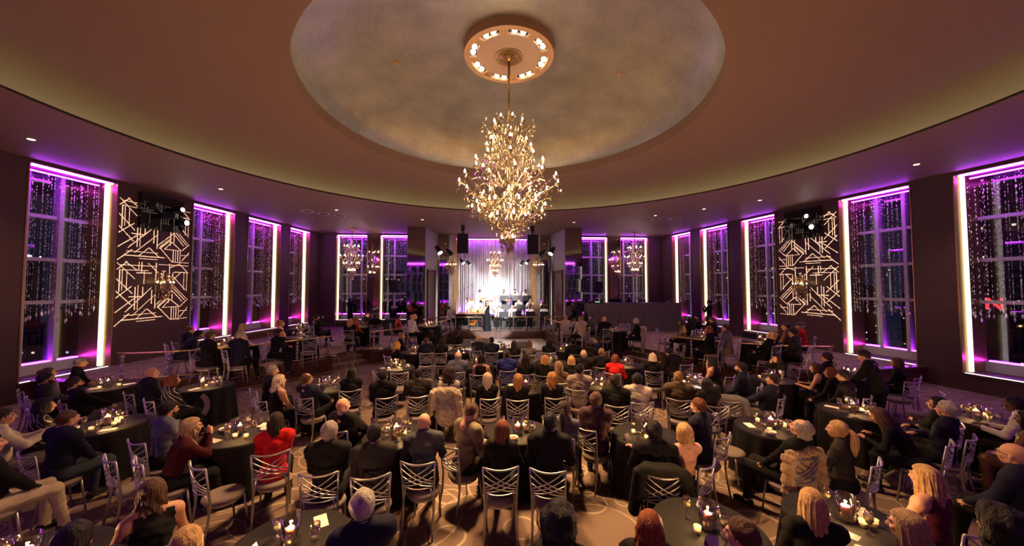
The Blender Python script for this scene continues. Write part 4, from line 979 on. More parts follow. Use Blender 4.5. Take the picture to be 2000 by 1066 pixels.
def body(pose, male, hy):
    key = (pose, male, hy)
    if key in BODIES: return BODIES[key]
    q = POSE[pose]; st = q.get('stand', 0); sw = 1.0 if male else 0.88
    hipz = 0.94 if st else 0.565
    le = math.radians(q['lean']); pel = np.array([0, 0.0, hipz]); T = np.array(Matrix.Rotation(-le, 3, 'X'))
    def tor(x, y, z): return pel + T @ np.array([x, y, z])
    pr = []
    C = lambda t, a, b, r1, r2: pr.append(('c', t, tuple(a), tuple(b), r1, r2))
    Ee = lambda t, c, rad, R=None: pr.append(('e', t, tuple(c), rad, R) if R is not None else ('e', t, tuple(c), rad))
    Ee('pelvis', tor(0, 0.0, 0.0), (0.170 * (0.98 if male else 1.0), 0.125, 0.12), T)
    Ee('torso', tor(0, 0.005, 0.17), ((0.150 if male else 0.125), 0.110 if male else 0.098, 0.17), T)
    Ee('torso', tor(0, 0.0, 0.36), (0.165 * sw, 0.112, 0.16), T)
    if not male:
        for s in (-1, 1): Ee('torso', tor(s * 0.07, 0.09, 0.34), (0.055, 0.05, 0.055), T)
    sh = {s: tor(s * 0.182 * sw, -0.005, 0.475) for s in (-1, 1)}
    C('torso', sh[-1] + np.array([0.02, 0, 0]), sh[1] - np.array([0.02, 0, 0]), 0.070 * sw, 0.070 * sw)
    for s in (-1, 1): C('torso', tor(0, -0.02, 0.555), sh[s], 0.055 * sw, 0.062 * sw)
    nb = tor(0, -0.008, 0.55)
    hR = np.array(Matrix.Rotation(-math.radians(hy), 3, 'Z') @ Matrix.Rotation(math.radians(q.get('hp', 0)) - le * 0.35, 3, 'X'))
    hc = nb + np.array([0, 0.012, 0.0]) + T @ np.array([0, 0.02, 0.125])
    C('neck', nb - np.array([0, 0, 0.03]), hc + hR @ np.array([0, -0.028, -0.08]), 0.058 * sw, 0.052 * sw)
    # legs
    for s in (-1, 1):
        hip = np.array([s * 0.088, 0.0, hipz - 0.02])
        if st: kn = np.array([s * 0.10, 0.03, 0.50]); an = np.array([s * 0.11, -0.02, 0.085])
        elif q.get('cross') and s == 1: kn = np.array([0.02, 0.44, 0.64]); an = np.array([-0.14, 0.60, 0.28])
        else: kn = np.array([s * 0.115, 0.43, 0.545]); an = np.array([s * 0.115, 0.46 + (0.06 if s > 0 else -0.04), 0.085])
        C('thigh', hip, kn, 0.092 * (1 if male else 0.96), 0.062); C('shin', kn, an, 0.060, 0.040)
        fd = np.array([s * 0.12, 1.0, -0.05]) if not (q.get('cross') and s == 1 and not st) else np.array([-0.25, 0.8, -0.45]); fd /= np.linalg.norm(fd)
        C('foot' + 'LR'[s > 0], an + np.array([0, -0.03, -0.035]), an + fd * 0.15 + np.array([0, 0, -0.045]), 0.040, 0.032)
    # arms
    add = []
    for s, k in ((-1, 'L'), (1, 'R')):
        tg = np.array(q[k], float)
        el, wr = ik(sh[s], tg, 0.285, 0.255, (s * 0.55, -0.5, -0.8) if k + pose not in ('Rchin', 'Rhands', 'Lhands') else (s * 0.35, 0.2, -1))
        C('upperarm', sh[s], el, 0.058 * sw + 0.002, 0.043 * sw); C('forearm', el, wr, 0.042 * sw, 0.029 * sw)
        d = wr - el; d /= np.linalg.norm(d); n = np.array([0, 0.25, 1.0]) if k + pose not in ('Rchin', 'Rhands', 'Lhands', 'Rdrink', 'Rsing') else np.array([0, 1.0, 0.1])
        n = n - d * n.dot(d); n /= np.linalg.norm(n); w = np.cross(d, n); Rm = np.stack([w, d, n], 1)
        Ee('hand', wr + d * 0.05, (0.040, 0.052, 0.019), Rm)
        add.append(fingers(wr, d, n, s, 0.45 if 'chin' not in pose else 0.8, 0.95 if male else 0.85))
    V, F = grow(pr, 0.0205, 0.035); tg = tags_of(pr, V)
    hV, hF, ht = HEADS[male]; hv = hV @ hR.T + hc
    VV = [V, hv]; FF = [F, hF + len(V)]; TT = [tg, np.where(np.isin(ht, ['lip', 'neck']), ht, 'head')]
    o = len(V) + len(hV)
    for mb in add:
        f4 = np.array([f if len(f) == 4 else (f[0], f[1], f[3], f[4]) for f in mb.f]); f4b = np.array([(f[1], f[2], f[3], f[3]) for f in mb.f if len(f) > 4])
        VV.append(np.array(mb.v)); FF.append(f4 + o); TT.append(np.array(['hand'] * len(mb.v))); o += len(mb.v)
    V2 = np.concatenate(VV); F2 = np.concatenate(FF); T2 = np.concatenate(TT)
    lipf = (T2[F2] == 'lip').sum(1) >= 3
    me = to_mesh('person', V2, F2, lipf.astype(int)); me.materials.append(M_skin['light']); me.materials.append(M_lip)
    B = dict(me=me, V=V, F=F, tg=tg, N=vnormals(V, F), hc=hc, hR=hR, cl={}, nb=nb, T=T, stand=st, pr=pr, V2=V2)
    BODIES[key] = B; return B
def cloth_mesh(B, key, tagset, off, cond=None):
    if key in B['cl']: return B['cl'][key]
    V, F, N = B['V'], B['F'], B['N']; m = np.isin(B['tg'], tagset)
    if cond is not None: m &= cond(V, B)
    elif 'torso' in tagset: m |= (B['tg'] == 'neck') & (((V - B['nb']) @ B['T'])[:, 2] < 0.035)
    fm = m[F].sum(1) >= 3
    F2 = F[fm]; used = np.unique(F2); mp = -np.ones(len(V), int); mp[used] = np.arange(len(used))
    P = V[used]; wr = 0.004 * np.sin(P[:, 0] * 57 + 31 * P[:, 2]) * np.sin(P[:, 1] * 43 - P[:, 2] * 47) + 0.003 * np.sin(P[:, 2] * 90 + P[:, 0] * 20)
    P = P + N[used] * (off + wr)[:, None]; F2 = mp[F2]
    # rim folded inwards so that hems have thickness
    me = to_mesh(key, P, F2); B['cl'][key] = me; return me

# skin, hair and cloth colours
M_skin = {k: mat('skin_' + k, c, 0.48, noise=0.08, nscale=25) for k, c in dict(light=(0.62, 0.34, 0.22), tan=(0.48, 0.25, 0.15), brown=(0.24, 0.115, 0.062), dark=(0.10, 0.048, 0.028)).items()}
M_lip = mat('lip_skin', (0.42, 0.12, 0.10), 0.4, noise=0.05)
HC = dict(black=(0.010, 0.008, 0.008), dark=(0.028, 0.016, 0.011), brown=(0.085, 0.042, 0.022), auburn=(0.16, 0.050, 0.018), red=(0.26, 0.075, 0.022), blonde=(0.52, 0.33, 0.14), golden=(0.48, 0.25, 0.085), ash=(0.36, 0.24, 0.13), platinum=(0.68, 0.55, 0.38), grey=(0.30, 0.27, 0.24), silver=(0.46, 0.42, 0.38), sandy=(0.27, 0.15, 0.07))
M_hair = {k: hair_mat('hair_' + k, c) for k, c in HC.items()}
CCOL = dict(black=(0.006, 0.0055, 0.006), charcoal=(0.022, 0.019, 0.019), navy=(0.011, 0.012, 0.030), darkred=(0.055, 0.006, 0.009), red=(0.52, 0.012, 0.014), royal=(0.030, 0.038, 0.22), grey=(0.12, 0.11, 0.115), bluegrey=(0.10, 0.11, 0.16), khaki=(0.20, 0.165, 0.10), olive=(0.085, 0.062, 0.030), beige=(0.40, 0.33, 0.27), white=(0.72, 0.68, 0.64), cream=(0.52, 0.47, 0.41), plum=(0.060, 0.030, 0.040), burgundy=(0.085, 0.010, 0.022), orange=(0.50, 0.07, 0.02), tan=(0.24, 0.15, 0.085), slate=(0.06, 0.065, 0.075), greytrouser=(0.13, 0.115, 0.11), jeans=(0.028, 0.035, 0.060), gold=(0.62, 0.42, 0.16), brownc=(0.10, 0.05, 0.03))
M_cl = {k: mat('cloth_' + k, c, 0.78, noise=0.16, nscale=14, bump=0.12, bscale=240, spec=0.22) for k, c in CCOL.items()}
M_cl['sequin'] = mat('gold_sequins', (0.75, 0.52, 0.22), 0.28, 0.9, 0.8, 220, bump=1.0, bscale=160)
M_cl['stripe'] = mat('black_white_trim', (0.02, 0.02, 0.02), 0.7, noise=0.1)
_m = M_cl['stripe']; _nt = _m.node_tree; _w = _nt.nodes.new('ShaderNodeTexWave'); _w.inputs['Scale'].default_value = 5.5; _w.inputs['Distortion'].default_value = 1.5
_w.bands_direction = 'DIAGONAL'; _tc = _nt.nodes.new('ShaderNodeTexCoord'); _nt.links.new(_tc.outputs['Object'], _w.inputs['Vector']); _r = _nt.nodes.new('ShaderNodeValToRGB')
_r.color_ramp.elements[0].position = 0.93; _r.color_ramp.elements[0].color = (0.01, 0.01, 0.011, 1); _r.color_ramp.elements[1].position = 0.96; _r.color_ramp.elements[1].color = (0.55, 0.5, 0.5, 1)
_nt.links.new(_w.outputs['Fac'], _r.inputs[0]); _nt.links.new(_r.outputs[0], _nt.nodes['Principled BSDF'].inputs['Base Color'])
M_cl['patterned'] = mat('red_black_print', (0.42, 0.05, 0.02), 0.7, noise=0.95, nscale=22)
M_eye = mat('eye_white', (0.75, 0.72, 0.68), 0.2, noise=0.02); M_iris = mat('dark_iris', (0.015, 0.010, 0.008), 0.15, noise=0.02)

# hair in the head frame
HAIR = {}
def noise3(P, f, seed=0):
    return (np.sin(P[:, 0] * f + seed) * np.cos(P[:, 1] * f * 1.13 + seed * 2) + np.sin(P[:, 2] * f * 0.91 + P[:, 0] * f * 0.5 + seed) + 0.6 * np.sin((P[:, 0] + P[:, 1] - P[:, 2]) * f * 2.1 + seed)) / 2.6
def head_radius(D, male=True):
    """distance from the skull centre to the skin along directions D"""
    lo = np.full(len(D), 0.03); hi = np.full(len(D), 0.2)
    pr = [('e', 's', (0, -0.018, 0.022), (0.076, 0.097, 0.092)), ('e', 's', (0, 0.022, -0.030), (0.060, 0.070, 0.085)), ('c', 'n', (0, -0.022, -0.06), (0, -0.045, -0.20), 0.052, 0.056)]
    for _ in range(14):
        m = (lo + hi) / 2; ins = sdf(pr, D * m[:, None], 0.012) < 0; lo = np.where(ins, m, lo); hi = np.where(ins, hi, m)
    return lo
def hair_cap(region, thick, nf=60.0, amp=0.004, n=44, m=30, seed=0):
    th = np.linspace(0, 2 * math.pi, n, endpoint=False); ph = np.linspace(0.02, math.pi * 0.86, m)
    A, B = np.meshgrid(th, ph, indexing='ij'); D = np.stack([np.sin(B) * np.cos(A), np.sin(B) * np.sin(A), np.cos(B)], -1).reshape(-1, 3)
    r = head_radius(D); w = np.clip(region(D), 0, 1); P0 = D * r[:, None]
    rr = r * (1 - 0.16 * (1 - w)) + thick * w * (1 + 0 * r) + amp * w * noise3(P0, nf, seed)
    P = D * rr[:, None]; F = np.array([(i * m + j, i * m + j + 1, ((i + 1) % n) * m + j + 1, ((i + 1) % n) * m + j) for i in range(n) for j in range(m - 1)])
    return P, F
def sm(x, a, b): return np.clip((x - a) / (b - a), 0, 1)
def reg_short(D):     # hair line: free face, ears half covered, down to the nape
    front = sm(D[:, 1], 0.66, 0.45) + sm(D[:, 2], 0.40, 0.62); low = sm(D[:, 2] - 0.52 * np.minimum(D[:, 1], 0), -0.36, -0.22)
    side = 1 - sm(np.abs(D[:, 0]), 0.6, 0.75) * sm(D[:, 2], -0.12, -0.26) * sm(D[:, 1], -0.45, -0.25)
    sidef = 1 - sm(D[:, 1], 0.20, 0.36) * sm(D[:, 2], 0.35, 0.18)
    return np.clip(front, 0, 1) * low * side * sidef
def reg_long(D):
    front = sm(D[:, 1], 0.50, 0.34) + sm(D[:, 2], 0.52, 0.70); return np.clip(front, 0, 1) * sm(D[:, 2], -0.95, -0.85)
def reg_fringe(D): return reg_short(D) * sm(D[:, 2] - 0.25 * np.abs(D[:, 0]), 0.30, 0.12) * sm(D[:, 1], 0.30, 0.12)
def reg_receding(D): return reg_short(D) * np.clip(sm(D[:, 2], 0.86, 0.70) + sm(D[:, 1], -0.10, -0.3), 0, 1) * sm(D[:, 1] - 0.3 * np.abs(D[:, 0]), 0.30, 0.16)
def curtain(length, width, wave, spread=125, curl=0.0, n=84, m=26, seed=0, back=0.0, lift=0.0):
    """hair falling from the crown around the back of the head"""
    th = np.radians(np.linspace(-spread, spread, n)); t = np.linspace(0, 1, m); P = []
    for side in (0, 1):
        for a in th:
            for u in t:
                z = 0.112 - u * (0.10 + length); e = abs(a) / math.radians(spread)
                zz = np.clip((0.112 - z) / 0.20, 0, 1); prof = math.sin(min(1, (0.112 - z) / 0.095) * math.pi / 2)
                rx = (0.089 + 0.012 * zz) * prof; ry = (0.104 + 0.012 * zz) * prof
                if z < -0.10:
                    k = min(1, (-0.10 - z) / max(length, 0.05)); rx *= 1 + (width - 1) * k; ry *= 1 - 0.30 * k
                g = 0.0035 * math.sin(a * 17 + seed + 2 * u) + 0.0022 * math.sin(a * 33 + 2 * seed + u * 5) + 0.0018 * math.sin(a * 57 - u * 4) + wave * math.sin(u * 17 + a * 6 + seed) * u + curl * math.sin(u * 34 + a * 13) * u
                q = (1 + g / 0.1) * (1 if side == 0 else (0.80 if u > 0.05 else 0.97))
                x = -math.sin(a) * rx * q; y = -0.018 - math.cos(a) * ry * q
                end = (0.018 * math.sin(a * 7 + seed) + 0.010 * math.sin(a * 17)) * max(0, u - 0.75) * 4 * (length > 0.1)
                yb = -back * max(0, -0.10 - z) * (0.4 + 0.6 * math.cos(a))
                P.append((x, y + yb, z + end + lift * e * u))
    P = np.array(P); F = []
    def I(s, i, j): return s * n * m + i * m + j
    for i in range(n - 1):
        for j in range(m - 1):
            F.append((I(0, i, j), I(0, i, j + 1), I(0, i + 1, j + 1), I(0, i + 1, j))); F.append((I(1, i, j), I(1, i + 1, j), I(1, i + 1, j + 1), I(1, i, j + 1)))
        F.append((I(0, i, m - 1), I(1, i, m - 1), I(1, i + 1, m - 1), I(0, i + 1, m - 1)))
    for i, fl in ((0, False), (n - 1, True)):
        for j in range(m - 1):
            f = (I(0, i, j), I(1, i, j), I(1, i, j + 1), I(0, i, j + 1)); F.append(f[::-1] if fl else f)
    return P, np.array(F)
def join(*parts):
    V = []; F = []; o = 0
    for v, f in parts: V.append(v); F.append(f + o); o += len(v)
    return np.concatenate(V), np.concatenate(F)
def mbq(mb):
    F = [f if len(f) == 4 else (f[0], f[1], f[2], f[2]) for f in mb.f if len(f) in (3, 4)]; return np.array(mb.v), np.array(F)
def brows():
    b = MB()
    for s in (-1, 1): b.tube([(s * 0.014, 0.097, 0.024), (s * 0.030, 0.094, 0.030), (s * 0.048, 0.082, 0.025)], [0.0035, 0.004, 0.002], 5)
    return mbq(b)
def beard():
    P, F = hair_cap(lambda D: sm(D[:, 2], -0.42, -0.52) * sm(D[:, 1], 0.05, 0.2) * (1 - sm(np.hypot(D[:, 0] * 1.5, D[:, 2] + 0.60), 0.22, 0.14) * sm(D[:, 1], 0.6, 0.75)), 0.016, 120, 0.003)
    return P, F
def hair_mesh(kind):
    if kind in HAIR: return HAIR[kind]
    br = brows(); C = hair_cap
    if kind == 'short': g = join(C(reg_short, 0.011, 85, 0.006), br)
    elif kind == 'buzz': g = join(C(reg_short, 0.006, 120, 0.002), br)
    elif kind == 'full': g = join(C(reg_short, 0.022, 55, 0.009, seed=2), br)
    elif kind == 'beard': g = join(C(reg_short, 0.014, 70, 0.005), br, beard())
    elif kind == 'bald': g = join(C(lambda D: reg_fringe(D) * 0.5, 0.005, 120, 0.001), br)
    elif kind == 'fringe': g = join(C(reg_fringe, 0.013, 80, 0.005), br)
    elif kind == 'receding': g = join(C(reg_receding, 0.013, 80, 0.005), br)
    elif kind == 'shaggy': g = join(C(reg_receding, 0.026, 50, 0.011), curtain(0.10, 1.0, 0.008, 85, n=36, m=14), br)
    elif kind == 'bob': g = join(C(reg_long, 0.016, 40, 0.004), curtain(0.10, 1.02, 0.004, 122, n=48, m=18), br)
    elif kind == 'long': g = join(C(reg_long, 0.016, 40, 0.004), curtain(0.30, 1.15, 0.006, 118), br)
    elif kind == 'longer': g = join(C(reg_long, 0.018, 40, 0.004), curtain(0.46, 1.30, 0.007, 118, seed=3), br)
    elif kind == 'wavy': g = join(C(reg_long, 0.020, 40, 0.008), curtain(0.30, 1.35, 0.022, 120, 0.010, seed=5), br)
    elif kind == 'curlyshort': g = join(C(reg_long, 0.032, 60, 0.016, seed=4), curtain(0.07, 1.1, 0.02, 118, 0.016, n=48, m=16), br)
    elif kind == 'afro': g = join(C(reg_long, 0.070, 75, 0.022, seed=1), curtain(0.16, 1.75, 0.03, 118, 0.03, seed=7), br)
    elif kind == 'bun':
        b = MB().sphere((0, -0.125, 0.035), 0.045, 12, 8); g = join(C(reg_long, 0.010, 60, 0.004), mbq(b), br)
    elif kind == 'updo':
        b = MB().sphere((0, -0.085, 0.095), 0.055, 12, 8); g = join(C(reg_long, 0.022, 55, 0.010), mbq(b), br)
    elif kind == 'ponytail':
        b = MB()
        for k in range(7):
            a = k * 0.9; b.tube(spline([(0.012 * math.cos(a), -0.115 + 0.01 * math.sin(a), 0.03), (0.024 * math.cos(a), -0.165 + 0.022 * math.sin(a), -0.03), (0.030 * math.cos(a + 0.5), -0.165 + 0.026 * math.sin(a), -0.16), (0.012 * math.cos(a + 1), -0.15 + 0.015 * math.sin(a), -0.30)], 10), [0.014] * 3 + [0.02] * 5 + [0.014, 0.01, 0.004], 6)
        g = join(C(reg_long, 0.010, 60, 0.004), mbq(b), br)
    me = to_mesh('hair', g[0], g[1]); HAIR[kind] = me; me.materials.append(M_hair['dark']); return me
EYE = MB(); EYE.sphere((0, 0, 0), 0.0125, 10, 8); EYE.cm = 1; EYE.lathe([(0.0001, 0.0132), (0.0055, 0.0122), (0.006, 0.0108)], 8)
EYE = EYE.mesh('eye', True); EYE.materials.append(M_eye); EYE.materials.append(M_iris)
COLLAR = MB()
_cv = []; _n = 20
for j in range(_n):
    a = 2 * math.pi * j / _n; f = max(0, math.sin(a))
    for (r, z) in ((0.066, -0.01), (0.072, 0.035 - 0.02 * f), (0.069, 0.036 - 0.02 * f), (0.060, 0.0)): _cv.append((r * math.cos(a), r * math.sin(a) * 1.02, z - 0.03 * f))
COLLAR.add(_cv, [(j * 4 + k, ((j + 1) % _n) * 4 + k, ((j + 1) % _n) * 4 + (k + 1) % 4, j * 4 + (k + 1) % 4) for j in range(_n) for k in range(4)]); COLLAR = COLLAR.mesh('shirt_collar', True); COLLAR.materials.append(M_cl['white'])
TIE = MB()
TIE.add([(-0.018, 0.0, 0), (0.018, 0, 0), (0.012, 0.012, -0.035), (-0.012, 0.012, -0.035), (0.034, 0.02, -0.34), (0, 0.02, -0.38), (-0.034, 0.02, -0.34), (-0.018, -0.012, 0), (0.018, -0.012, 0), (0, 0.0, -0.36)], [(3, 2, 1, 0), (3, 6, 5, 4), (3, 4, 2, 2), (0, 1, 8, 7)]); TIE.f = [f if len(set(f)) == len(f) else f[:3] for f in TIE.f]; TIE = TIE.mesh('tie'); TIE.materials.append(M_black)
GLS = MB()
for s in (-1, 1):
    GLS.tube([(s * 0.032 + 0.023 * math.cos(a), 0.104 + 0.002 * math.cos(a), 0.003 + 0.018 * math.sin(a)) for a in np.linspace(0, 6.283, 15)], 0.0025, 4, False); GLS.tube([(s * 0.055, 0.10, 0.008), (s * 0.078, 0.06, 0.01), (s * 0.082, -0.01, 0.0)], 0.0025, 4)
GLS.tube([(-0.01, 0.107, 0.006), (0.01, 0.107, 0.006)], 0.0025, 4); GLS = GLS.mesh('spectacles'); GLS.materials.append(M_black)

PEOPLE = []
def arms_tags(style): return ['torso', 'pelvis'] + (['upperarm', 'forearm'] if style in ('suit', 'long') else ['upperarm'] if style == 'tee' else [])
SKINN = {}
def person(px, py, av, pose, male, hair, hcol, style, top, bottom=None, floor=0.0, hy=0, skin='light', seat=True, chair_turn=0, desc='', extra='', scale=1.0, at=None, feet=None, collar=None, chair_label=None, dxy=(0, 0)):
    """px,py: the centre of the head in the photograph; av: facing relative to the line of sight (0 = seen from behind, 90 = facing right)"""
    B = body(pose, male, hy); sc = scale * (1.0 if male else 0.965)
    hcz = B['hc'][2] * sc + floor
    if at is not None: hx, hyy = at
    else: p = at_z(px, py, hcz); hx, hyy = p[0] + dxy[0], p[1] + dxy[1]
    yaw = math.radians(av) + bearing(px); rz = -yaw
    # the requested facing is the facing of the head when the neck is turned
    rz += math.radians(hy)
    c, s = math.cos(rz), math.sin(rz); ox, oy = B['hc'][0] * sc, B['hc'][1] * sc
    loc = (hx - (c * ox - s * oy), hyy - (s * ox + c * oy), floor)
    o = obj('person', B['me'], [M_skin[skin], M_lip], None, loc, (0, 0, rz), sc); o['category'] = 'person'
    bottom = bottom or ('black' if style in ('suit', 'long', 'tee') else top)
    off = {'suit': 0.017, 'long': 0.009, 'tee': 0.008, 'sleeveless': 0.007, 'backless': 0.006, 'gown': 0.010}[style]
    if style == 'backless': cond = lambda V, B: ((V - B['nb']) @ B['T'])[:, 2] < -0.10; cond2 = lambda V, B: cond(V, B) & ((((V - B['nb']) @ B['T'])[:, 1] > -0.02) | (((V - B['nb']) @ B['T'])[:, 2] < -0.36))
    elif style in ('sleeveless', 'gown'): cond2 = lambda V, B: (np.abs(V[:, 0] - B['nb'][0]) < 0.145) & (((V - B['nb']) @ B['T'])[:, 2] < -0.03)
    else: cond2 = None
    pname = {'suit': 'jacket', 'long': 'top', 'tee': 'top', 'sleeveless': 'top', 'backless': 'dress', 'gown': 'dress'}[style]
    tg = arms_tags(style)
    if style in ('gown', 'backless'): tg = tg + ['thigh'] + (['shin'] if B['stand'] else [])
    me = cloth_mesh(B, pname + '_' + style, tg, off, cond2)
    if len(me.materials) == 0: me.materials.append(M_cl['black'])
    obj(pname, me, M_cl[top], o)
    if style not in ('gown', 'backless'):
        me = cloth_mesh(B, 'trousers', ['pelvis', 'thigh', 'shin'], 0.010)
        if len(me.materials) == 0: me.materials.append(M_cl['black'])
        obj('trousers', me, M_cl[bottom], o)
    for sd in 'LR':
        me = cloth_mesh(B, 'shoe' + sd, ['foot' + sd], 0.007)
        if len(me.materials) == 0: me.materials.append(M_gloss)
        obj('shoe', me, M_gloss, o)
    he = Matrix(B['hR'].tolist()).to_euler()
    if hair != 'none': obj('hair', hair_mesh(hair), M_hair[hcol], o, tuple(B['hc']), he)
    for sx in (-1, 1):
        e = B['hc'] + B['hR'] @ np.array([sx * 0.030, 0.0785, 0.003]); eo = obj('eye', EYE, None, o, tuple(e), (Matrix(B['hR'].tolist()) @ Matrix.Rotation(-math.pi / 2, 3, 'X')).to_euler())
    if (style == 'suit' and male and collar is None) or collar: obj('shirt_collar', COLLAR, M_cl[collar] if isinstance(collar, str) else None, o, tuple(B['nb'] + B['T'] @ np.array([0, -0.004, 0.018])), Matrix(B['T'].tolist()).to_euler())
    if 'tie' in extra: obj('tie', TIE, None, o, tuple(B['nb'] + B['T'] @ np.array([0, 0.085, -0.03])), Matrix(B['T'].tolist()).to_euler())
    if 'glasses' in extra: obj('spectacles', GLS, None, o, tuple(B['hc']), he)
    if 'cap' in extra:
        m = MB(); m.lathe([(0.095, 0.035), (0.104, 0.06), (0.098, 0.10), (0.06, 0.125), (1e-5, 0.13)], 20, (0, -0.015, 0), sx=0.92, sy=1.1); m.box((0, 0.115, 0.045), (0.12, 0.075, 0.012)); obj('cap', m, M_cl['grey' if 'greycap' in extra else 'black'], o, tuple(B['hc']), he, smooth=True)
    PEOPLE.append(dict(o=o, loc=loc, head=(hx, hyy, hcz), rz=rz, B=B, desc=desc, seat=seat, sc=sc, pose=pose))
    if seat:
        PEOPLE[-1]['chair'] = chair((loc[0] - 0.0 * s, loc[1], floor), rz + math.radians(chair_turn), '')
    return PEOPLE[-1]
# ------------------------------------------------------------------ tables
TB = {}
def T(key, px, py, at, power=9.0, floor=0.0, dx=0, dy=0, hurricane=1, **counts):
    items = ['hurricane'] * hurricane + [k for k, n in counts.items() for _ in range(n)]
    TB[key] = (*table(px, py, at, floor, items, len(TB) + 1, power, dx, dy), at, floor)
T('L1', 197, 748, 'table beside the wide left window', votive=2, wine=4, goblet=3, menu=1, napkin=1)
T('L2', 183, 820, 'table with two folded menus at left', votive=3, wine=4, goblet=2, bowl=1, menu=1, napkin=1)
T('L3', 394, 746, 'table below the first crystal post', votive=1, wine=4, goblet=3, menu=1, tumbler=1, napkin=1, dx=0.1)
T('L4', 452, 845, 'table before the empty pulled-out chair', votive=2, wine=4, goblet=3, bowl=1, menu=1, napkin=1, plate=1)
T('L5', 563, 1045, 'table with the straw goblet', votive=2, wine=1, goblet=3, menu=1, tent=1)
T('L6', 52, 1082, 'table in the lower left corner', votive=1, goblet=1, wine=1)
T('C1', 638, 748, 'table before the left steps', votive=2, wine=5, goblet=3, napkin=1, dx=0.1)
T('C2', 773, 838, 'table crowded with crystal glasses', votive=2, wine=6, goblet=4, menu=1, tumbler=1)
T('C3', 773, 712, 'table with white coffee cups', votive=3, cup=3, goblet=2, wine=4, napkin=1)
T('C3b', 812, 682, 'table of tall water glasses', wine=2, goblet=5, menu=1, power=6)
T('C3c', 848, 745, 'table beside the white fur coat', hurricane=0, votive=1, goblet=2, bowl=1, wine=1, power=3)
T('C4', 930, 706, 'table ahead of the straight blonde guest', votive=2, wine=4, goblet=3)
T('F0', 880, 684, 'table before the dance floor monitors', hurricane=0, votive=1, wine=2, goblet=1, power=4)
T('F1', 982, 679, 'table at the edge of the dance floor', wine=4, goblet=3, plate=1)
T('C5a', 1030, 748, 'table between two long-haired blonde guests', votive=1, wine=4, goblet=3, menu=1, plate=1)
T('F2', 1077, 702, 'table beside the curly blonde guest', votive=1, wine=4, goblet=2)
T('F3', 1107, 678, 'table below the right stage rail', votive=3, wine=4, goblet=4)
T('C5', 1009, 836, 'table with snack bowl and red drink', votive=1, tumbler=1, goblet=2, wine=2, bowl=1, menu=1, dy=0.12)
T('C6', 1178, 742, 'table behind the red jacket', votive=1, wine=2, goblet=3, menu=1)
T('F4', 1222, 706, 'table in front of the red jacket', votive=3, wine=5, goblet=4, napkin=1)
T('C7', 1252, 838, 'table by the embracing couple', votive=2, wine=5, goblet=4, tent=1)
T('R1', 1367, 742, 'table with the glowing phone', votive=3, wine=4, goblet=4, menu=1)
T('R2', 1497, 824, 'table beside the upholstered empty chair', votive=3, wine=2, goblet=4, bowl=1, menu=1, napkin=1)
T('R2b', 1516, 732, 'table below the right handrail', votive=2, wine=4, goblet=3)
T('R3', 1697, 800, 'table with the amber cocktail', votive=1, wine=4, goblet=2, tumbler=1, menu=1, napkin=1)
T('R4', 1908, 808, 'table beside the wide right window', votive=2, wine=5, goblet=4)
T('R5', 1692, 1004, 'table with the printed postcard', votive=3, wine=2, goblet=2, menu=2)
T('R6', 1382, 1012, 'table with the folded tent cards', votive=1, wine=2, goblet=3, tent=2)
T('R7', 1648, 728, 'table behind the spectacled guest', wine=4, goblet=3, power=6)
T('TL1', 432, 670, 'terrace table beside the left LED window', votive=1, wine=4, goblet=3, power=6, floor=TZ)
T('TL2', 588, 637, 'terrace table under the left corner window', votive=1, wine=4, goblet=3, power=6, floor=TZ)
T('TL3', 592, 654, 'terrace table with the wine bottle', votive=2, wine=4, goblet=3, bottle=1, power=6, floor=TZ)
T('TL4', 708, 634, 'terrace table below the left chandelier', hurricane=0, votive=1, wine=3, goblet=2, power=4, floor=TZ)
T('TL5', 826, 632, 'terrace table beside the left stage pier', votive=1, wine=3, goblet=4, power=6, floor=TZ)
T('TR1', 1118, 634, 'terrace table beside the right stage pier', hurricane=0, votive=1, wine=3, goblet=5, power=5, floor=TZ)
T('TR2', 1207, 640, 'terrace table before the draped booth', hurricane=0, votive=1, wine=1, goblet=1, power=2, floor=TZ)
T('TR3', 1357, 651, 'terrace table under the right corner window', votive=2, wine=4, goblet=3, power=6, floor=TZ)
T('TR4', 1496, 660, 'terrace table beside the right LED window', votive=1, wine=1, goblet=1, power=5, floor=TZ)

# ------------------------------------------------------------------ the audience
HAIRW = dict(short='short {} hair', buzz='cropped {} hair', full='thick {} hair', beard='{} hair and beard', bald='bald head', fringe='{} fringe of hair', receding='receding {} hair', shaggy='shaggy {} hair', bob='{} bob', long='long {} hair', longer='very long {} hair', wavy='wavy {} hair', curlyshort='short curly {} hair', afro='big curly {} hair', bun='{} bun', updo='{} updo', ponytail='{} ponytail')
STYW = dict(suit='{} suit jacket', long='{} long-sleeved top', tee='{} short-sleeved top', sleeveless='{} sleeveless top', backless='{} open-backed dress', gown='{} dress')
COLW = dict(darkred='dark red', royal='royal blue', bluegrey='blue-grey', brownc='brown', sequin='gold sequin', stripe='black white-trimmed', patterned='red patterned')
def P(px, py, av, pose, sex, hair, hcol, style, top, bottom=None, t=None, **k):
    r = person(px, py, av, pose, sex == 'm', hair, hcol, style, top, bottom, floor=k.pop('floor', TB[t][3] if t else 0.0), **k)
    r['hd'] = ('a ' if hair not in ('bald',) and False else '') + HAIRW[hair].format(hcol); r['cd'] = STYW[style].format(COLW.get(top, top)); r['t'] = t; return r
A = dict
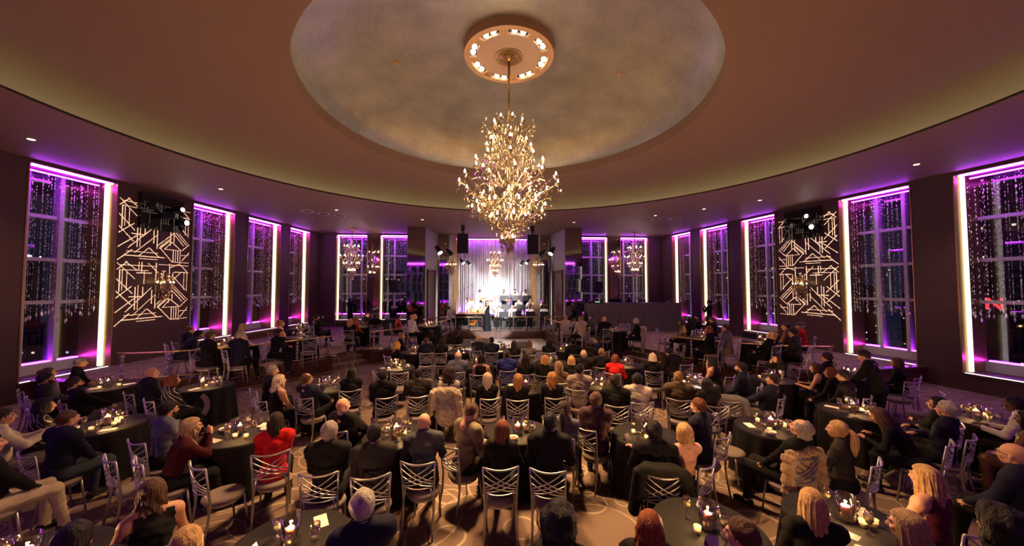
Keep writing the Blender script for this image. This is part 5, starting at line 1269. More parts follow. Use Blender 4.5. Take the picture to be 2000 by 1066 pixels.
# left, main floor
P(158, 708, 85, 'rest', 'm', 'buzz', 'grey', 'tee', 'black', t='L1', collar=False)
P(111, 727, 80, 'rest', 'f', 'bun', 'brown', 'long', 'black', t='L1')
P(91, 739, 85, 'armright', 'm', 'beard', 'black', 'suit', 'charcoal', t='L1', skin='tan')
P(151, 748, 80, 'cross', 'm', 'beard', 'dark', 'suit', 'black', 'greytrouser', t='L1', extra='glasses')
P(114, 791, 75, 'rest', 'f', 'bob', 'black', 'long', 'stripe', t='L2', skin='tan')
P(132, 821, 62, 'rest', 'm', 'buzz', 'brown', 'suit', 'navy', 'jeans', t='L2', chair_turn=-8)
P(10, 811, 85, 'clap', 'm', 'short', 'dark', 'suit', 'cream', 'greytrouser', t='L2', skin='tan')
P(-16, 862, 80, 'lap', 'm', 'short', 'black', 'suit', 'black', 'beige')
P(295, 728, 70, 'rest', 'm', 'bald', 'grey', 'suit', 'navy', t='L3')
P(338, 743, 70, 'rest', 'f', 'bob', 'auburn', 'long', 'stripe', t='L3')
P(329, 804, 65, 'rest', 'm', 'beard', 'black', 'long', 'bluegrey', t='L4', extra='glasses', skin='tan')
P(368, 829, 78, 'hands', 'f', 'wavy', 'ash', 'long', 'darkred', t='L4', seat=True)
P(539, 822, 8, 'rest', 'f', 'longer', 'dark', 'suit', 'red', t='L4', collar=False, hy=0)
P(277, 968, -8, 'table', 'f', 'wavy', 'brown', 'sleeveless', 'black', skin='tan', t='L6')
P(170, 1046, 10, 'rest', 'm', 'full', 'black', 'suit', 'black', t='L6')
P(376, 1056, 20, 'rest', 'f', 'bob', 'blonde', 'long', 'black')
P(704, 988, -4, 'rest', 'm', 'full', 'silver', 'suit', 'navy', t='L5', chair_turn=6)
# left centre
P(533, 724, 72, 'rest', 'm', 'short', 'grey', 'suit', 'black', t='C1')
P(547, 743, 62, 'rest', 'f', 'wavy', 'platinum', 'sleeveless', 'black', t='C1')
P(601, 740, 55, 'cross', 'm', 'receding', 'brown', 'suit', 'navy', t='C1', skin='tan', chair_turn=15)
P(684, 727, 30, 'rest', 'f', 'long', 'black', 'long', 'black', t='C1', hy=25)
P(672, 792, 45, 'cross', 'm', 'bald', 'grey', 'suit', 'black', t='C2')
P(644, 843, 18, 'rest', 'm', 'full', 'grey', 'suit', 'black', t='C2')
P(731, 847, 5, 'rest', 'm', 'short', 'black', 'suit', 'charcoal', t='C2')
P(829, 824, 0, 'table', 'm', 'bald', 'grey', 'tee', 'slate', t='C2', chair_turn=-16, collar='navy')
P(749, 734, 8, 'rest', 'm', 'beard', 'black', 'suit', 'black', t='C3', skin='brown', chair_turn=25)
P(816, 731, 0, 'table', 'm', 'buzz', 'black', 'suit', 'charcoal', t='C3', skin='brown')
P(877, 731, 2, 'rest', 'f', 'afro', 'dark', 'long', 'cream', t='C3c', skin='brown', chair_turn=-14)
P(838, 666, 0, 'table', 'm', 'short', 'brown', 'suit', 'navy', t='C3b')
P(776, 674, 60, 'rest', 'f', 'wavy', 'golden', 'long', 'black', t='C3b')
P(785, 656, 85, 'rest', 'f', 'updo', 'sandy', 'long', 'black', t='C3b')
P(833, 654, 30, 'rest', 'f', 'long', 'black', 'long', 'black', t='C3b', dxy=(0.1, 0.5))
P(895, 695, 8, 'rest', 'm', 'fringe', 'grey', 'suit', 'bluegrey', t='C4')
P(941, 702, 12, 'table', 'f', 'bob', 'black', 'sleeveless', 'black', t='C4', skin='tan')
P(952, 739, 0, 'rest', 'f', 'long', 'platinum', 'long', 'black', t='C5a', chair_turn=14)
P(924, 805, 50, 'phone', 'm', 'short', 'brown', 'suit', 'khaki', t='C5', chair_turn=0)
P(891, 653, 5, 'rest', 'm', 'short', 'black', 'suit', 'black', t='F0')
P(876, 667, 10, 'rest', 'f', 'long', 'black', 'long', 'black', t='F0')
P(934, 662, 18, 'rest', 'm', 'fringe', 'grey', 'suit', 'navy', t='F1')
P(960, 665, 0, 'rest', 'm', 'short', 'black', 'suit', 'navy', t='F1')
P(990, 693, -4, 'rest', 'm', 'short', 'dark', 'suit', 'royal', t='C4', skin='tan')
# centre and right centre
P(1004, 672, 0, 'rest', 'f', 'long', 'dark', 'long', 'black', t='F1')
P(1034, 672, 4, 'rest', 'f', 'bob', 'brown', 'long', 'grey', t='F1')
P(1072, 668, 0, 'rest', 'f', 'wavy', 'black', 'long', 'black', t='F3')
P(1031, 702, 0, 'rest', 'f', 'wavy', 'dark', 'long', 'black', t='F2')
P(1062, 704, 8, 'rest', 'f', 'curlyshort', 'golden', 'long', 'black', t='F2')
P(1118, 704, -6, 'rest', 'f', 'bob', 'blonde', 'long', 'black', t='F2')
P(1088, 715, 0, 'rest', 'f', 'long', 'ash', 'long', 'tan', t='F2')
P(1119, 668, -20, 'rest', 'm', 'short', 'black', 'suit', 'black', t='F3')
P(1148, 672, -15, 'rest', 'm', 'short', 'dark', 'suit', 'black', t='F3', skin='brown')
P(1167, 664, -75, 'rest', 'm', 'short', 'dark', 'suit', 'navy', t='F3')
P(1136, 690, 5, 'rest', 'm', 'fringe', 'silver', 'suit', 'black', t='F3', dxy=(0, -0.1))
P(1175, 688, 5, 'rest', 'm', 'buzz', 'sandy', 'suit', 'black', t='F4')
P(1199, 702, 10, 'table', 'f', 'bob', 'auburn', 'suit', 'red', t='F4', collar=False)
P(1012, 741, 2, 'rest', 'f', 'long', 'golden', 'long', 'black', t='C5a')
P(1078, 738, -4, 'rest', 'f', 'wavy', 'golden', 'long', 'black', t='C5a', chair_turn=10)
P(1132, 722, 0, 'rest', 'm', 'full', 'black', 'suit', 'beige', t='C6', skin='tan', chair_turn=-20, collar=False)
P(1172, 782, 2, 'rest', 'm', 'full', 'brown', 'suit', 'plum', chair_turn=-35, t='C7')
P(1206, 744, -4, 'table', 'm', 'full', 'black', 'suit', 'black', t='C6')
P(1083, 819, 3, 'table', 'm', 'short', 'black', 'suit', 'black', t='C5', skin='tan', scale=1.05)
P(1115, 803, 12, 'rest', 'f', 'ponytail', 'dark', 'long', 'bluegrey', t='C5')
P(981, 838, 10, 'table', 'f', 'longer', 'auburn', 'long', 'black', t='C5', chair_turn=12)
P(1240, 742, 2, 'rest', 'm', 'full', 'black', 'suit', 'cream', t='C6', collar=False, chair_turn=20)
P(1275, 698, 4, 'rest', 'f', 'bob', 'platinum', 'long', 'black', t='F4', chair_turn=10)
P(1307, 688, -40, 'hunch', 'm', 'full', 'black', 'suit', 'black', t='F4', seat=True)
P(1325, 737, 0, 'rest', 'm', 'short', 'sandy', 'suit', 'olive', t='R1')
P(1388, 706, -60, 'chin', 'f', 'long', 'black', 'sleeveless', 'black', t='R1')
P(1437, 717, -78, 'rest', 'm', 'beard', 'dark', 'suit', 'navy', t='R1', extra='tie')
P(1385, 750, -25, 'rest', 'f', 'bob', 'black', 'long', 'black', t='R1')
P(1350, 794, -62, 'rest', 'm', 'short', 'auburn', 'suit', 'navy', t='C7', collar=False)
P(1284, 842, -12, 'table', 'm', 'full', 'black', 'suit', 'black', t='C7', skin='tan')
P(1320, 838, -35, 'armleft', 'f', 'bob', 'blonde', 'backless', 'black', t='C7', chair_turn=30)
# right
P(1509, 741, -78, 'cross', 'm', 'short', 'dark', 'suit', 'navy', 'greytrouser', t='R2b', dxy=(0, 0))
P(1517, 701, -130, 'chin', 'f', 'long', 'dark', 'long', 'black', t='R2b')
P(1582, 717, -78, 'table', 'f', 'wavy', 'brown', 'sleeveless', 'black', t='R2b')
P(1614, 730, -76, 'rest', 'f', 'bob', 'auburn', 'long', 'black', t='R2b')
P(1626, 697, -70, 'rest', 'm', 'full', 'dark', 'suit', 'black', t='R7', extra='glasses', collar='bluegrey')
P(1661, 736, -74, 'rest', 'm', 'short', 'dark', 'long', 'black', t='R3')
P(1724, 706, -75, 'rest', 'f', 'wavy', 'brown', 'long', 'black', t='R7', skin='tan')
P(1566, 835, -68, 'recline', 'm', 'shaggy', 'grey', 'long', 'black', t='R2', collar=False, chair_turn=-14)
P(1632, 839, -78, 'rest', 'f', 'ponytail', 'blonde', 'long', 'charcoal', t='R2')
P(1716, 812, -80, 'hunch', 'f', 'longer', 'brown', 'long', 'black', t='R3', skin='tan')
P(1798, 782, -82, 'folded', 'f', 'bob', 'black', 'long', 'black', t='R3')
P(1849, 800, -80, 'folded', 'm', 'full', 'silver', 'suit', 'navy', t='R4')
P(1978, 788, -80, 'table', 'm', 'short', 'black', 'long', 'white', t='R4', skin='dark')
P(2006, 818, -75, 'rest', 'f', 'long', 'black', 'gown', 'sequin', t='R4', skin='brown')
P(1977, 887, -75, 'rest', 'm', 'bald', 'grey', 'suit', 'navy', extra='glasses', collar=False, chair_turn=-10)
P(1777, 930, -62, 'rest', 'f', 'longer', 'blonde', 'sleeveless', 'burgundy', t='R5')
P(1768, 1024, -75, 'table', 'f', 'longer', 'ash', 'long', 'black', t='R5')
P(1940, 1026, -60, 'rest', 'f', 'afro', 'black', 'long', 'black', skin='brown')
P(1586, 982, -20, 'rest', 'f', 'longer', 'blonde', 'long', 'black', t='R5', chair_turn=0)
P(1280, 1033, 5, 'rest', 'f', 'wavy', 'red', 'long', 'black', t='R6')
P(1436, 1041, -70, 'rest', 'm', 'short', 'brown', 'suit', 'black', t='R6', collar=False)
P(1091, 1024, 0, 'rest', 'f', 'afro', 'black', 'long', 'black')
# left terrace
P(371, 645, 70, 'rest', 'm', 'receding', 'brown', 'suit', 'black', t='TL1')
P(384, 655, 80, 'hunch', 'm', 'full', 'black', 'suit', 'navy', 'jeans', t='TL1', skin='dark')
P(411, 656, 65, 'rest', 'm', 'short', 'brown', 'suit', 'black', t='TL1', chair_turn=-55)
P(472, 640, 80, 'rest', 'f', 'wavy', 'ash', 'long', 'white', t='TL1')
P(469, 655, 45, 'rest', 'm', 'short', 'grey', 'suit', 'navy', t='TL1', chair_turn=-30)
P(549, 632, 70, 'rest', 'f', 'updo', 'sandy', 'sleeveless', 'red', t='TL2')
P(547, 650, 120, 'chin', 'f', 'bun', 'dark', 'suit', 'black', t='TL3', collar=False)
P(619, 620, 65, 'drink', 'm', 'beard', 'black', 'long', 'black', t='TL3', skin='tan')
P(684, 628, 10, 'rest', 'f', 'wavy', 'blonde', 'long', 'black', t='TL4', chair_turn=-5)
P(697, 622, 80, 'rest', 'f', 'long', 'sandy', 'long', 'orange', t='TL4', dxy=(0, 0.3))
P(707, 616, 130, 'rest', 'm', 'short', 'brown', 'suit', 'black', t='TL4', dxy=(0.1, 0.3))
P(727, 618, 0, 'rest', 'm', 'short', 'black', 'suit', 'black', t='TL4')
P(767, 600, 170, 'rest', 'm', 'bald', 'grey', 'suit', 'black', floor=TZ, dxy=(0, 0))
P(782, 619, 80, 'rest', 'f', 'short', 'dark', 'long', 'patterned', t='TL5')
P(792, 620, 85, 'rest', 'm', 'bald', 'grey', 'suit', 'black', t='TL5', extra='glasses', dxy=(0.1, 0.55))
P(806, 620, 60, 'rest', 'm', 'short', 'blonde', 'long', 'white', t='TL5')
# right terrace
P(1114, 619, -10, 'rest', 'f', 'bun', 'blonde', 'sleeveless', 'cream', t='TR1')
P(1134, 622, -40, 'rest', 'm', 'short', 'sandy', 'suit', 'beige', t='TR1')
P(1144, 611, -110, 'rest', 'f', 'long', 'dark', 'long', 'black', t='TR1', dxy=(0, 0.2))
P(1150, 618, -60, 'rest', 'm', 'short', 'brown', 'suit', 'slate', t='TR1')
P(1187, 623, -25, 'rest', 'm', 'bald', 'grey', 'suit', 'black', t='TR2')
P(1236, 626, -85, 'rest', 'f', 'bob', 'silver', 'suit', 'black', t='TR2', collar='white')
P(1342, 631, -85, 'rest', 'f', 'long', 'dark', 'long', 'tan', t='TR3', skin='tan')
P(1356, 628, -60, 'rest', 'f', 'curlyshort', 'black', 'long', 'black', t='TR3', dxy=(0, 0.3))
P(1364, 619, -85, 'rest', 'm', 'short', 'dark', 'long', 'charcoal', t='TR3', extra='cap')
P(1379, 622, -90, 'rest', 'f', 'bob', 'dark', 'long', 'black', t='TR3')
P(1391, 625, -80, 'rest', 'm', 'short', 'brown', 'suit', 'black', t='TR3')
P(1386, 643, -75, 'rest', 'f', 'bob', 'red', 'long', 'black', t='TR3')
P(1415, 641, -80, 'rest', 'm', 'short', 'brown', 'suit', 'grey', 'khaki', t='TR3', collar=False)
P(1515, 654, -60, 'cross', 'f', 'bob', 'blonde', 'long', 'black', t='TR4')
P(1524, 637, -85, 'rest', 'm', 'short', 'dark', 'suit', 'brownc', t='TR4', collar=False)
P(1541, 651, -82, 'rest', 'm', 'short', 'black', 'suit', 'charcoal', t='TR4', extra='glasses')
P(1562, 638, -90, 'rest', 'm', 'short', 'grey', 'long', 'red', t='TR4', extra='greycap')
# standing: camera operators, a waiter
r = P(684, 584, 55, 'camera', 'm', 'beard', 'dark', 'long', 'black', floor=TZ, seat=False, skin='tan', at=tuple(at_y(684, 584, 21.7)[:2]), scale=1.05)
r = P(1385, 586, -75, 'camera', 'm', 'short', 'black', 'long', 'black', floor=TZ, seat=False, extra='cap', at=tuple(at_y(1385, 586, 17.5)[:2]), scale=1.04)
r = P(1687, 695, -80, 'serve', 'm', 'short', 'dark', 'suit', 'black', seat=False)
# staff behind the draped booth
P(1224, 580, 170, 'stand', 'm', 'short', 'dark', 'long', 'black', floor=TZ, seat=False, at=(9.2, 21.3))
P(1298, 584, 170, 'stand', 'm', 'short', 'black', 'long', 'black', floor=TZ, seat=False, at=(10.6, 21.0))
# ------------------------------------------------------------------ empty chairs, coats, small things
def chair_px(px, py, z, av, label, floor=0.0, back=False):
    p = at_z(px, py, floor + z); rz = -(math.radians(av) + bearing(px)); x, y = p[0], p[1]
    if back: x += -math.sin(rz) * 0.25; y += math.cos(rz) * 0.25
    ch = chair((x, y, floor), rz, label); MOVE.append(dict(kind='chair', floor=floor, c=[(x, y, 0.22), (x + math.sin(rz) * 0.20, y - math.cos(rz) * 0.20, 0.18)], o=[ch], s=np.zeros(2), lim=max(0.15, 0.025 * math.hypot(x, y)))); return ch
ec = chair_px(437, 962, 0.47, 68, 'empty chair with mauve seat pulled out beside the dark red top')
chair_px(292, 950, 0.47, 75, 'empty chair behind the guest in the dark red top')
ec2 = chair_px(1433, 878, 0.47, 112, 'empty chair with mauve seat turned away from the embracing couple')
gj = chair_px(1421, 800, 0.75, -12, 'empty chair with a grey jacket hung on its back', back=True)
chair_px(779, 738, 0.78, 4, 'empty chair in front of the white coffee cups', back=True)
chair_px(833, 724, 0.78, -8, 'empty chair between coffee cups and navy jacket', back=True)
chair_px(741, 740, 0.70, 50, 'empty chair turned towards the coffee cup table from the steps', back=True)
chair_px(602, 686, 0.47, -10, 'empty chair on the left terrace beside the wine bottle table', floor=TZ)
chair_px(1755, 778, 0.47, -55, 'empty chair with a pale throw, behind the folded-arms guest')
chair_px(1836, 780, 0.80, -95, 'empty dark chair against the right pier', back=True)
chair_px(1300, 668, 0.47, 100, 'empty chair at the end of the right terrace handrail', floor=TZ)
chair_px(1222, 655, 0.47, 175, 'empty chair beside the draped booth on the right terrace', floor=TZ)


# ------------------------------------------------------------------ let guests, chairs and tables stand clear of each other, of rails and walls
def wpt(o, x, y):
    c, s = math.cos(o[2]), math.sin(o[2]); return (o[0] + c * x - s * y, o[1] + s * x + c * y)
for r in PEOPLE:
    if 'hd' not in r: continue
    fr = (r['loc'][0], r['loc'][1], r['rz'])
    if r['seat']:
        ch = r['chair']; fc = (r['loc'][0], r['loc'][1], ch.rotation_euler.z); cs = [(*wpt(fr, 0, -0.03), 0.235), (*wpt(fr, 0, 0.40), 0.15), (*wpt(fc, 0, -0.20), 0.18)]
    else: cs = [(*wpt(fr, 0, 0), 0.22)]
    MOVE.append(dict(kind='person', floor=r['loc'][2], c=cs, o=[r['o']] + ([r['chair']] if 'chair' in r else []), s=np.zeros(2), lim=max(0.12, 0.02 * math.hypot(r['loc'][0] - CAMX, r['loc'][1])), r=r))
for sx in (-1, 1):
    for run in (spline(RAIL_A[sx], 22), spline(RAIL_B[sx], 22)):
        for p in run:
            for fl, rr in ((0.0, 0.12), (TZ, 0.09)): MOVE.append(dict(kind='static', floor=fl, c=[(p[0], p[1], rr)], o=[], s=np.zeros(2), lim=0.0))
for (xb_, yb_, rb_) in ((-4.5, 20.7, 0.8), (4.5, 20.7, 0.8)): MOVE.append(dict(kind='static', floor=TZ, c=[(xb_, yb_, rb_)], o=[], s=np.zeros(2), lim=0.0))
PAIRS = [(A_, B_) for i, A_ in enumerate(MOVE) for B_ in MOVE[i + 1:] if A_['floor'] == B_['floor'] and (A_['lim'] or B_['lim']) and math.dist(A_['c'][0][:2], B_['c'][0][:2]) < 2.0]
for it in range(90):
    for A_, B_ in PAIRS:
        tb = 'table' in (A_['kind'], B_['kind']) and A_['kind'] != B_['kind']
        for ka, (xa, ya, ra) in enumerate(A_['c']):
            for kb, (xb, yb, rb) in enumerate(B_['c']):
                dx_, dy_ = xa + A_['s'][0] - xb - B_['s'][0], ya + A_['s'][1] - yb - B_['s'][1]; d = math.hypot(dx_, dy_)
                knee = (A_['kind'] == 'person' and ka == 1) or (B_['kind'] == 'person' and kb == 1)
                need = ra + rb - (0.10 if tb and knee else 0.0)
                if 1e-6 < d < need:
                    n_ = np.array([dx_, dy_]) / d * (need - d) * 0.3; A_['s'] += n_; B_['s'] -= n_
    for q in MOVE:
        L_ = np.linalg.norm(q['s'])
        if L_ > q['lim']: q['s'] *= q['lim'] / L_ if L_ else 0
for q in MOVE:
    for o in q['o']: o.location.x += q['s'][0]; o.location.y += q['s'][1]
    if 'r' in q:
        r = q['r']; r['loc'] = tuple(o_ + d_ for o_, d_ in zip(r['loc'], (*q['s'], 0))); r['head'] = (r['head'][0] + q['s'][0], r['head'][1] + q['s'][1], r['head'][2])

# ------------------------------------------------------------------ cloths and table settings, once everyone is seated
def world_of(r, P):
    c, s = math.cos(r['rz']), math.sin(r['rz']); P = np.asarray(P) * r['sc']
    return np.stack([r['loc'][0] + c * P[:, 0] - s * P[:, 1], r['loc'][1] + s * P[:, 0] + c * P[:, 1], r['loc'][2] + P[:, 2]], 1)
spec_at = {S['at']: S for S in SPEC}
S = spec_at['table with the glowing phone']; PHONE = at_z(1372, 769, 0.785)[:2] - np.array(S['t'].location[:2]); PHONE *= min(1, 0.36 / np.linalg.norm(PHONE)); S['taken'].append((*PHONE, 0.09)); PHONE = PHONE + np.array(S['t'].location[:2])
S = spec_at['table with the printed postcard']; CARD = at_z(1657, 1042, 0.783)[:2] - np.array(S['t'].location[:2]); CARD *= min(1, 0.36 / np.linalg.norm(CARD)); S['taken'].append((*CARD, 0.09)); CARD = CARD + np.array(S['t'].location[:2])
for S in SPEC:
    tx, ty = S['t'].location.x, S['t'].location.y; block = []; dents = []
    for q in MOVE:
        if q['floor'] != S['floor'] or math.hypot(q['c'][0][0] + q['s'][0] - tx, q['c'][0][1] + q['s'][1] - ty) > 1.5: continue
        if 'r' in q:
            r = q['r']; V = world_of(r, r['B']['V2']); z = V[:, 2] - S['floor']; block.append(V[(z > 0.76) & (z < 1.05)][:, :2])
            for pr_ in r['B']['pr']:
                if pr_[0] == 'c' and pr_[1] in ('thigh', 'shin', 'footL', 'footR'): dents.append((*world_of(r, [pr_[2], pr_[3]]).ravel(), pr_[4] + 0.01, pr_[5] + 0.01))
        for o in q['o']:
            if o.name.startswith('lattice_chair'):
                fc = (o.location.x, o.location.y, o.rotation_euler.z)
                for (ax_, ay_, r_) in ((0, 0.0, 0.205), (0.0, -0.22, 0.03), (0.16, -0.22, 0.03), (-0.16, -0.22, 0.03)):
                    p_ = wpt(fc, ax_, ay_); dents.append((*p_, S['floor'] + 0.1, *p_, S['floor'] + (0.32 if r_ > 0.1 else 0.70), r_, r_))
                xs = np.linspace(-0.2, 0.2, 9); block.append(np.array([wpt(fc, x_, bow(x_, -0.255)) for x_ in xs]))
    set_table(S, np.concatenate(block) if block else np.zeros((0, 2)), dents)
# ------------------------------------------------------------------ coats and small things
def fur(name, col, sc=130):
    m = mat(name, col, 0.95, noise=0.55, nscale=16, bump=1.0, bscale=sc, sheen=0.6); return m
def coat(ch, m, label, long=0.0, h=0.016, wob=0.012):
    pr = [('e', 'a', (0, -0.20, 0.72), (0.24, 0.06, 0.23)), ('c', 'a', (-0.20, -0.24, 0.93), (0.20, -0.24, 0.93), 0.06, 0.06), ('e', 'a', (0, -0.19, 0.52 - long * 0.5), (0.23, 0.07, 0.20 + long * 0.5)),
          ('c', 'a', (-0.24, -0.24, 0.90), (-0.31, -0.26, 0.50), 0.075, 0.06), ('c', 'a', (0.24, -0.24, 0.90), (0.31, -0.24, 0.46), 0.075, 0.06), ('c', 'a', (-0.16, -0.16, 0.95), (0.16, -0.16, 0.95), 0.05, 0.05)]
    V, F = grow(pr, h, 0.05); N = vnormals(V, F); V = V + N * (wob * noise3(V, 48) + wob * 0.7 * noise3(V, 105, 2))[:, None]
    me = to_mesh('coat', V, F); me.materials.append(m); o = obj('coat', me, None, None, ch.location, ch.rotation_euler); return tag(o, label, 'coat')
def by_px(px, py): return min(PEOPLE, key=lambda r: math.dist((r['head'][0], r['head'][1]), at_z(px, py, r['head'][2])[:2]))
coat(by_px(1566, 835)['chair'], fur('fox_fur', (0.34, 0.19, 0.075)), 'shaggy brown fur coat hung on a chair back', 0.1, wob=0.02)
coat(by_px(877, 731)['chair'], fur('white_fur', (0.62, 0.52, 0.36)), 'white fleecy coat hung on the chair of the curly-haired guest', 0.1, wob=0.015)
coat(by_px(1236, 626)['chair'], fur('beige_fur', (0.42, 0.33, 0.24)), 'long beige fur coat hung on a terrace chair', 0.35)
coat(gj, M_cl['grey'], 'plain grey jacket hung on an empty chair', 0.05, wob=0.006)
coat(by_px(1284, 842)['chair'], M_cl['black'], 'black coat hung on the chair of the embraced guest', 0.1, wob=0.006)
# a lace fan, a phone, a postcard, a handbag
r = by_px(338, 743); c = at_z(392, 800, 0.80); mb = MB()
M_lace = mat('grey_lace', (0.30, 0.24, 0.22), 0.8, noise=0.5, nscale=60)
n = 16; mb.add([(rr * math.cos(a), th, rr * math.sin(a) + (0.006 if i % 2 else 0)) for th in (0, 0.004) for rr in (0.20, 0.30) for i, a in enumerate(np.linspace(-0.75, 0.95, n + 1))],
       [f for i in range(n) for f in ((i, i + 1, n + 2 + i, n + 1 + i), (2 * n + 2 + i, 3 * n + 3 + i, 3 * n + 4 + i, 2 * n + 3 + i), (i, 2 * n + 2 + i, 2 * n + 3 + i, i + 1), (n + 1 + i, n + 2 + i, 3 * n + 4 + i, 3 * n + 3 + i))])
cf, sf = math.cos(r['rz']), math.sin(r['rz']); hx_, hy_ = r['loc'][0] + cf * 0.06 - sf * 0.36, r['loc'][1] + sf * 0.06 + cf * 0.36
t = thing('hand_fan', 'open grey lace hand fan held by the auburn-haired guest', 'fan', (hx_, hy_, 0.63), 0.15)
obj('fan_leaf', mb, M_lace, t)
for i in range(8):
    a = lerp(-0.75, 0.95, i / 7); obj('fan_rib', MB().tube([(0.02 * math.cos(a), 0.002, 0.02 * math.sin(a)), (0.22 * math.cos(a), 0.002, 0.22 * math.sin(a))], 0.003, 4), M_black, t)
p = (*PHONE, 0.7805); t = thing('phone', 'phone with a bright blue-white screen on the table', 'phone', tuple(p), 0.5)
obj('phone_body', MB().box((0, 0, 0), (0.075, 0.15, 0.009)), M_gloss, t); obj('screen', MB().box((0, 0, 0.006), (0.068, 0.14, 0.003)), mat('phone_screen', (0.5, 0.6, 1), 0.3, noise=0.2, nscale=30, emit=(0.55, 0.65, 1.0), estr=3), t)
p = (*CARD, 0.777); o = obj('postcard', MB().box((0, 0, 0), (0.10, 0.15, 0.003)), mat('printed_card', (0.45, 0.16, 0.22), 0.5, noise=0.9, nscale=28), None, tuple(p), (0, 0, 0.5)); tag(o, 'pink and blue printed postcard on the table', 'card')
p = at_z(1703, 928, 0.10) + np.array([0.22, -0.18, 0]); prb = [('e', 'a', (0, 0, 0.11), (0.16, 0.07, 0.11)), ('e', 'a', (0.02, 0, 0.2), (0.11, 0.05, 0.07))]
V, F = grow(prb, 0.02, 0.03); t = thing('handbag', 'snake-print handbag on the carpet beside a chair', 'bag', (p[0], p[1], 0), -0.6); me = to_mesh('bag_body', V, F); me.materials.append(mat('snake_print', (0.30, 0.24, 0.20), 0.4, noise=0.95, nscale=26)); obj('bag_body', me, None, t)
obj('handle', MB().tube([(0.1 * math.cos(a), 0, 0.24 + 0.10 * math.sin(a)) for a in np.linspace(0, math.pi, 10)], 0.01, 6), M_black, t, smooth=True)
# video cameras of the two operators
for k, rr in enumerate((by_px(684, 584), by_px(1385, 586))):
    h = rr['head']; f = np.array([-math.sin(rr['rz']), math.cos(rr['rz'])])
    t = thing('video_camera', 'black video camera held up by the %s' % ('bearded operator by the left end window' if k == 0 else 'operator in the cap'), 'camera', (h[0] + f[0] * 0.27, h[1] + f[1] * 0.27, h[2] - 0.09), rr['rz'])
    obj('camera_body', MB().box((0, 0, 0), (0.13, 0.24, 0.15)).box((0, -0.02, 0.1), (0.05, 0.14, 0.05)), M_black, t); obj('lens', MB().tube([(0, 0.1, 0), (0, 0.26, 0), (0, 0.30, 0)], [0.05, 0.05, 0.06], 14), M_gloss, t); obj('handgrip', MB().box((0.0, 0.0, -0.14), (0.05, 0.06, 0.14)), M_black, t)
p = at_z(619, 620, 1.75)

# ------------------------------------------------------------------ stage: curtain, risers, band
mb = MB(); n = 420; cols = []
for i in range(n + 1):
    u = i / n; x = lerp(-3.3, 3.3, u); y = 24.85 + 0.05 * math.sin(u * 330 + 3 * math.sin(u * 23)) + 0.03 * math.sin(u * 151)
    cols += [(x, y, 0.55), (x, y + 0.02 * math.sin(u * 77), 3.4), (x, y - 0.02, 6.36)]
mb.add(cols, [f for i in range(n) for f in ((3 * i, 3 * i + 3, 3 * i + 4, 3 * i + 1), (3 * i + 1, 3 * i + 4, 3 * i + 5, 3 * i + 2))])
o = obj('stage_curtain', mb, mat('silver_drape', (0.70, 0.67, 0.72), 0.42, 0.2, 0.12, 6), smooth=True); tag(o, 'pleated silver-grey curtain hanging behind the band', 'curtain')
t = thing('purple_uplighters', 'purple light bar above the stage curtain', 'light bar', (0, 24.5, 6.3)); obj('bar', MB().box((0, 0, 0.04), (5.6, 0.1, 0.06)), M_black, t); obj('led_line', MB().box((0, 0.02, 0.0), (5.6, 0.05, 0.02)), mat('stage_purple_led', (0.5, 0.1, 0.9), 0.5, noise=0.02, emit=(0.55, 0.10, 1.0), estr=60), t)
t = thing('purple_uplighters', 'purple light bar on the riser below the stage curtain', 'light bar', (0, 24.55, 1.12)); obj('bar', MB().box((0, 0, 0.0), (5.0, 0.1, 0.04)), M_black, t); obj('led_line', MB().box((0, 0.02, 0.03), (5.0, 0.05, 0.02)), MATS['stage_purple_led'], t)
o = obj('band_riser', MB().box((0.0, 24.0, 0.80), (4.9, 1.5, 0.60)), M_black); tag(o, 'tall black riser at the back of the stage', 'riser')
o = obj('band_riser', MB().box((0.59, 22.715, 0.68), (3.78, 1.07, 0.36)), M_black); tag(o, 'low black riser across the middle of the stage', 'riser')
def bandman(px, py, y, av, pose, hair, hcol, floor, skin='light', seat=True, what='', **k):
    p = at_y(px, py, y); r = person(px, py, av, pose, True, hair, hcol, 'long', 'white', 'black', floor=floor, at=(p[0], y), skin=skin, seat=False, extra='tie ' + k.pop('extra', ''), collar='white', **k)
    r['label'] = 'musician in white shirt and black tie, ' + what; r['o']['group'] = 'band'
    if seat:
        s = thing('musician_stool', 'black stool under the musician ' + what, 'stool', (r['loc'][0], r['loc'][1], floor)); obj('stool_seat', MB().lathe([(1e-5, 0.43), (0.17, 0.43), (0.18, 0.46), (0.16, 0.485), (1e-5, 0.49)], 16), M_black, s, smooth=True)
        for i in range(4): a = math.pi / 4 + i * math.pi / 2; obj('leg', MB().tube([(0.12 * math.cos(a), 0.12 * math.sin(a), 0.44), (0.19 * math.cos(a), 0.19 * math.sin(a), 0)], 0.012, 6), M_black, s)
    return r
pianist = bandman(878, 600, 20.95, 85, 'piano', 'short', 'dark', TZ, what='playing the grand piano')
bass_p = bandman(916, 582, 22.3, 100, 'stand', 'full', 'sandy', TZ, seat=False, what='with the double bass')
drummer = bandman(972, 588, 23.06, 180, 'table', 'bald', 'grey', TZ + 0.36, what='behind the drum kit')
perc = bandman(937, 567, 24.1, 175, 'stand', 'buzz', 'black', 1.1, 'dark', False, what='standing behind the gold cymbals')
conga = bandman(934, 584, 23.03, 175, 'table', 'bald', 'grey', TZ + 0.36, what='seated at the congas')
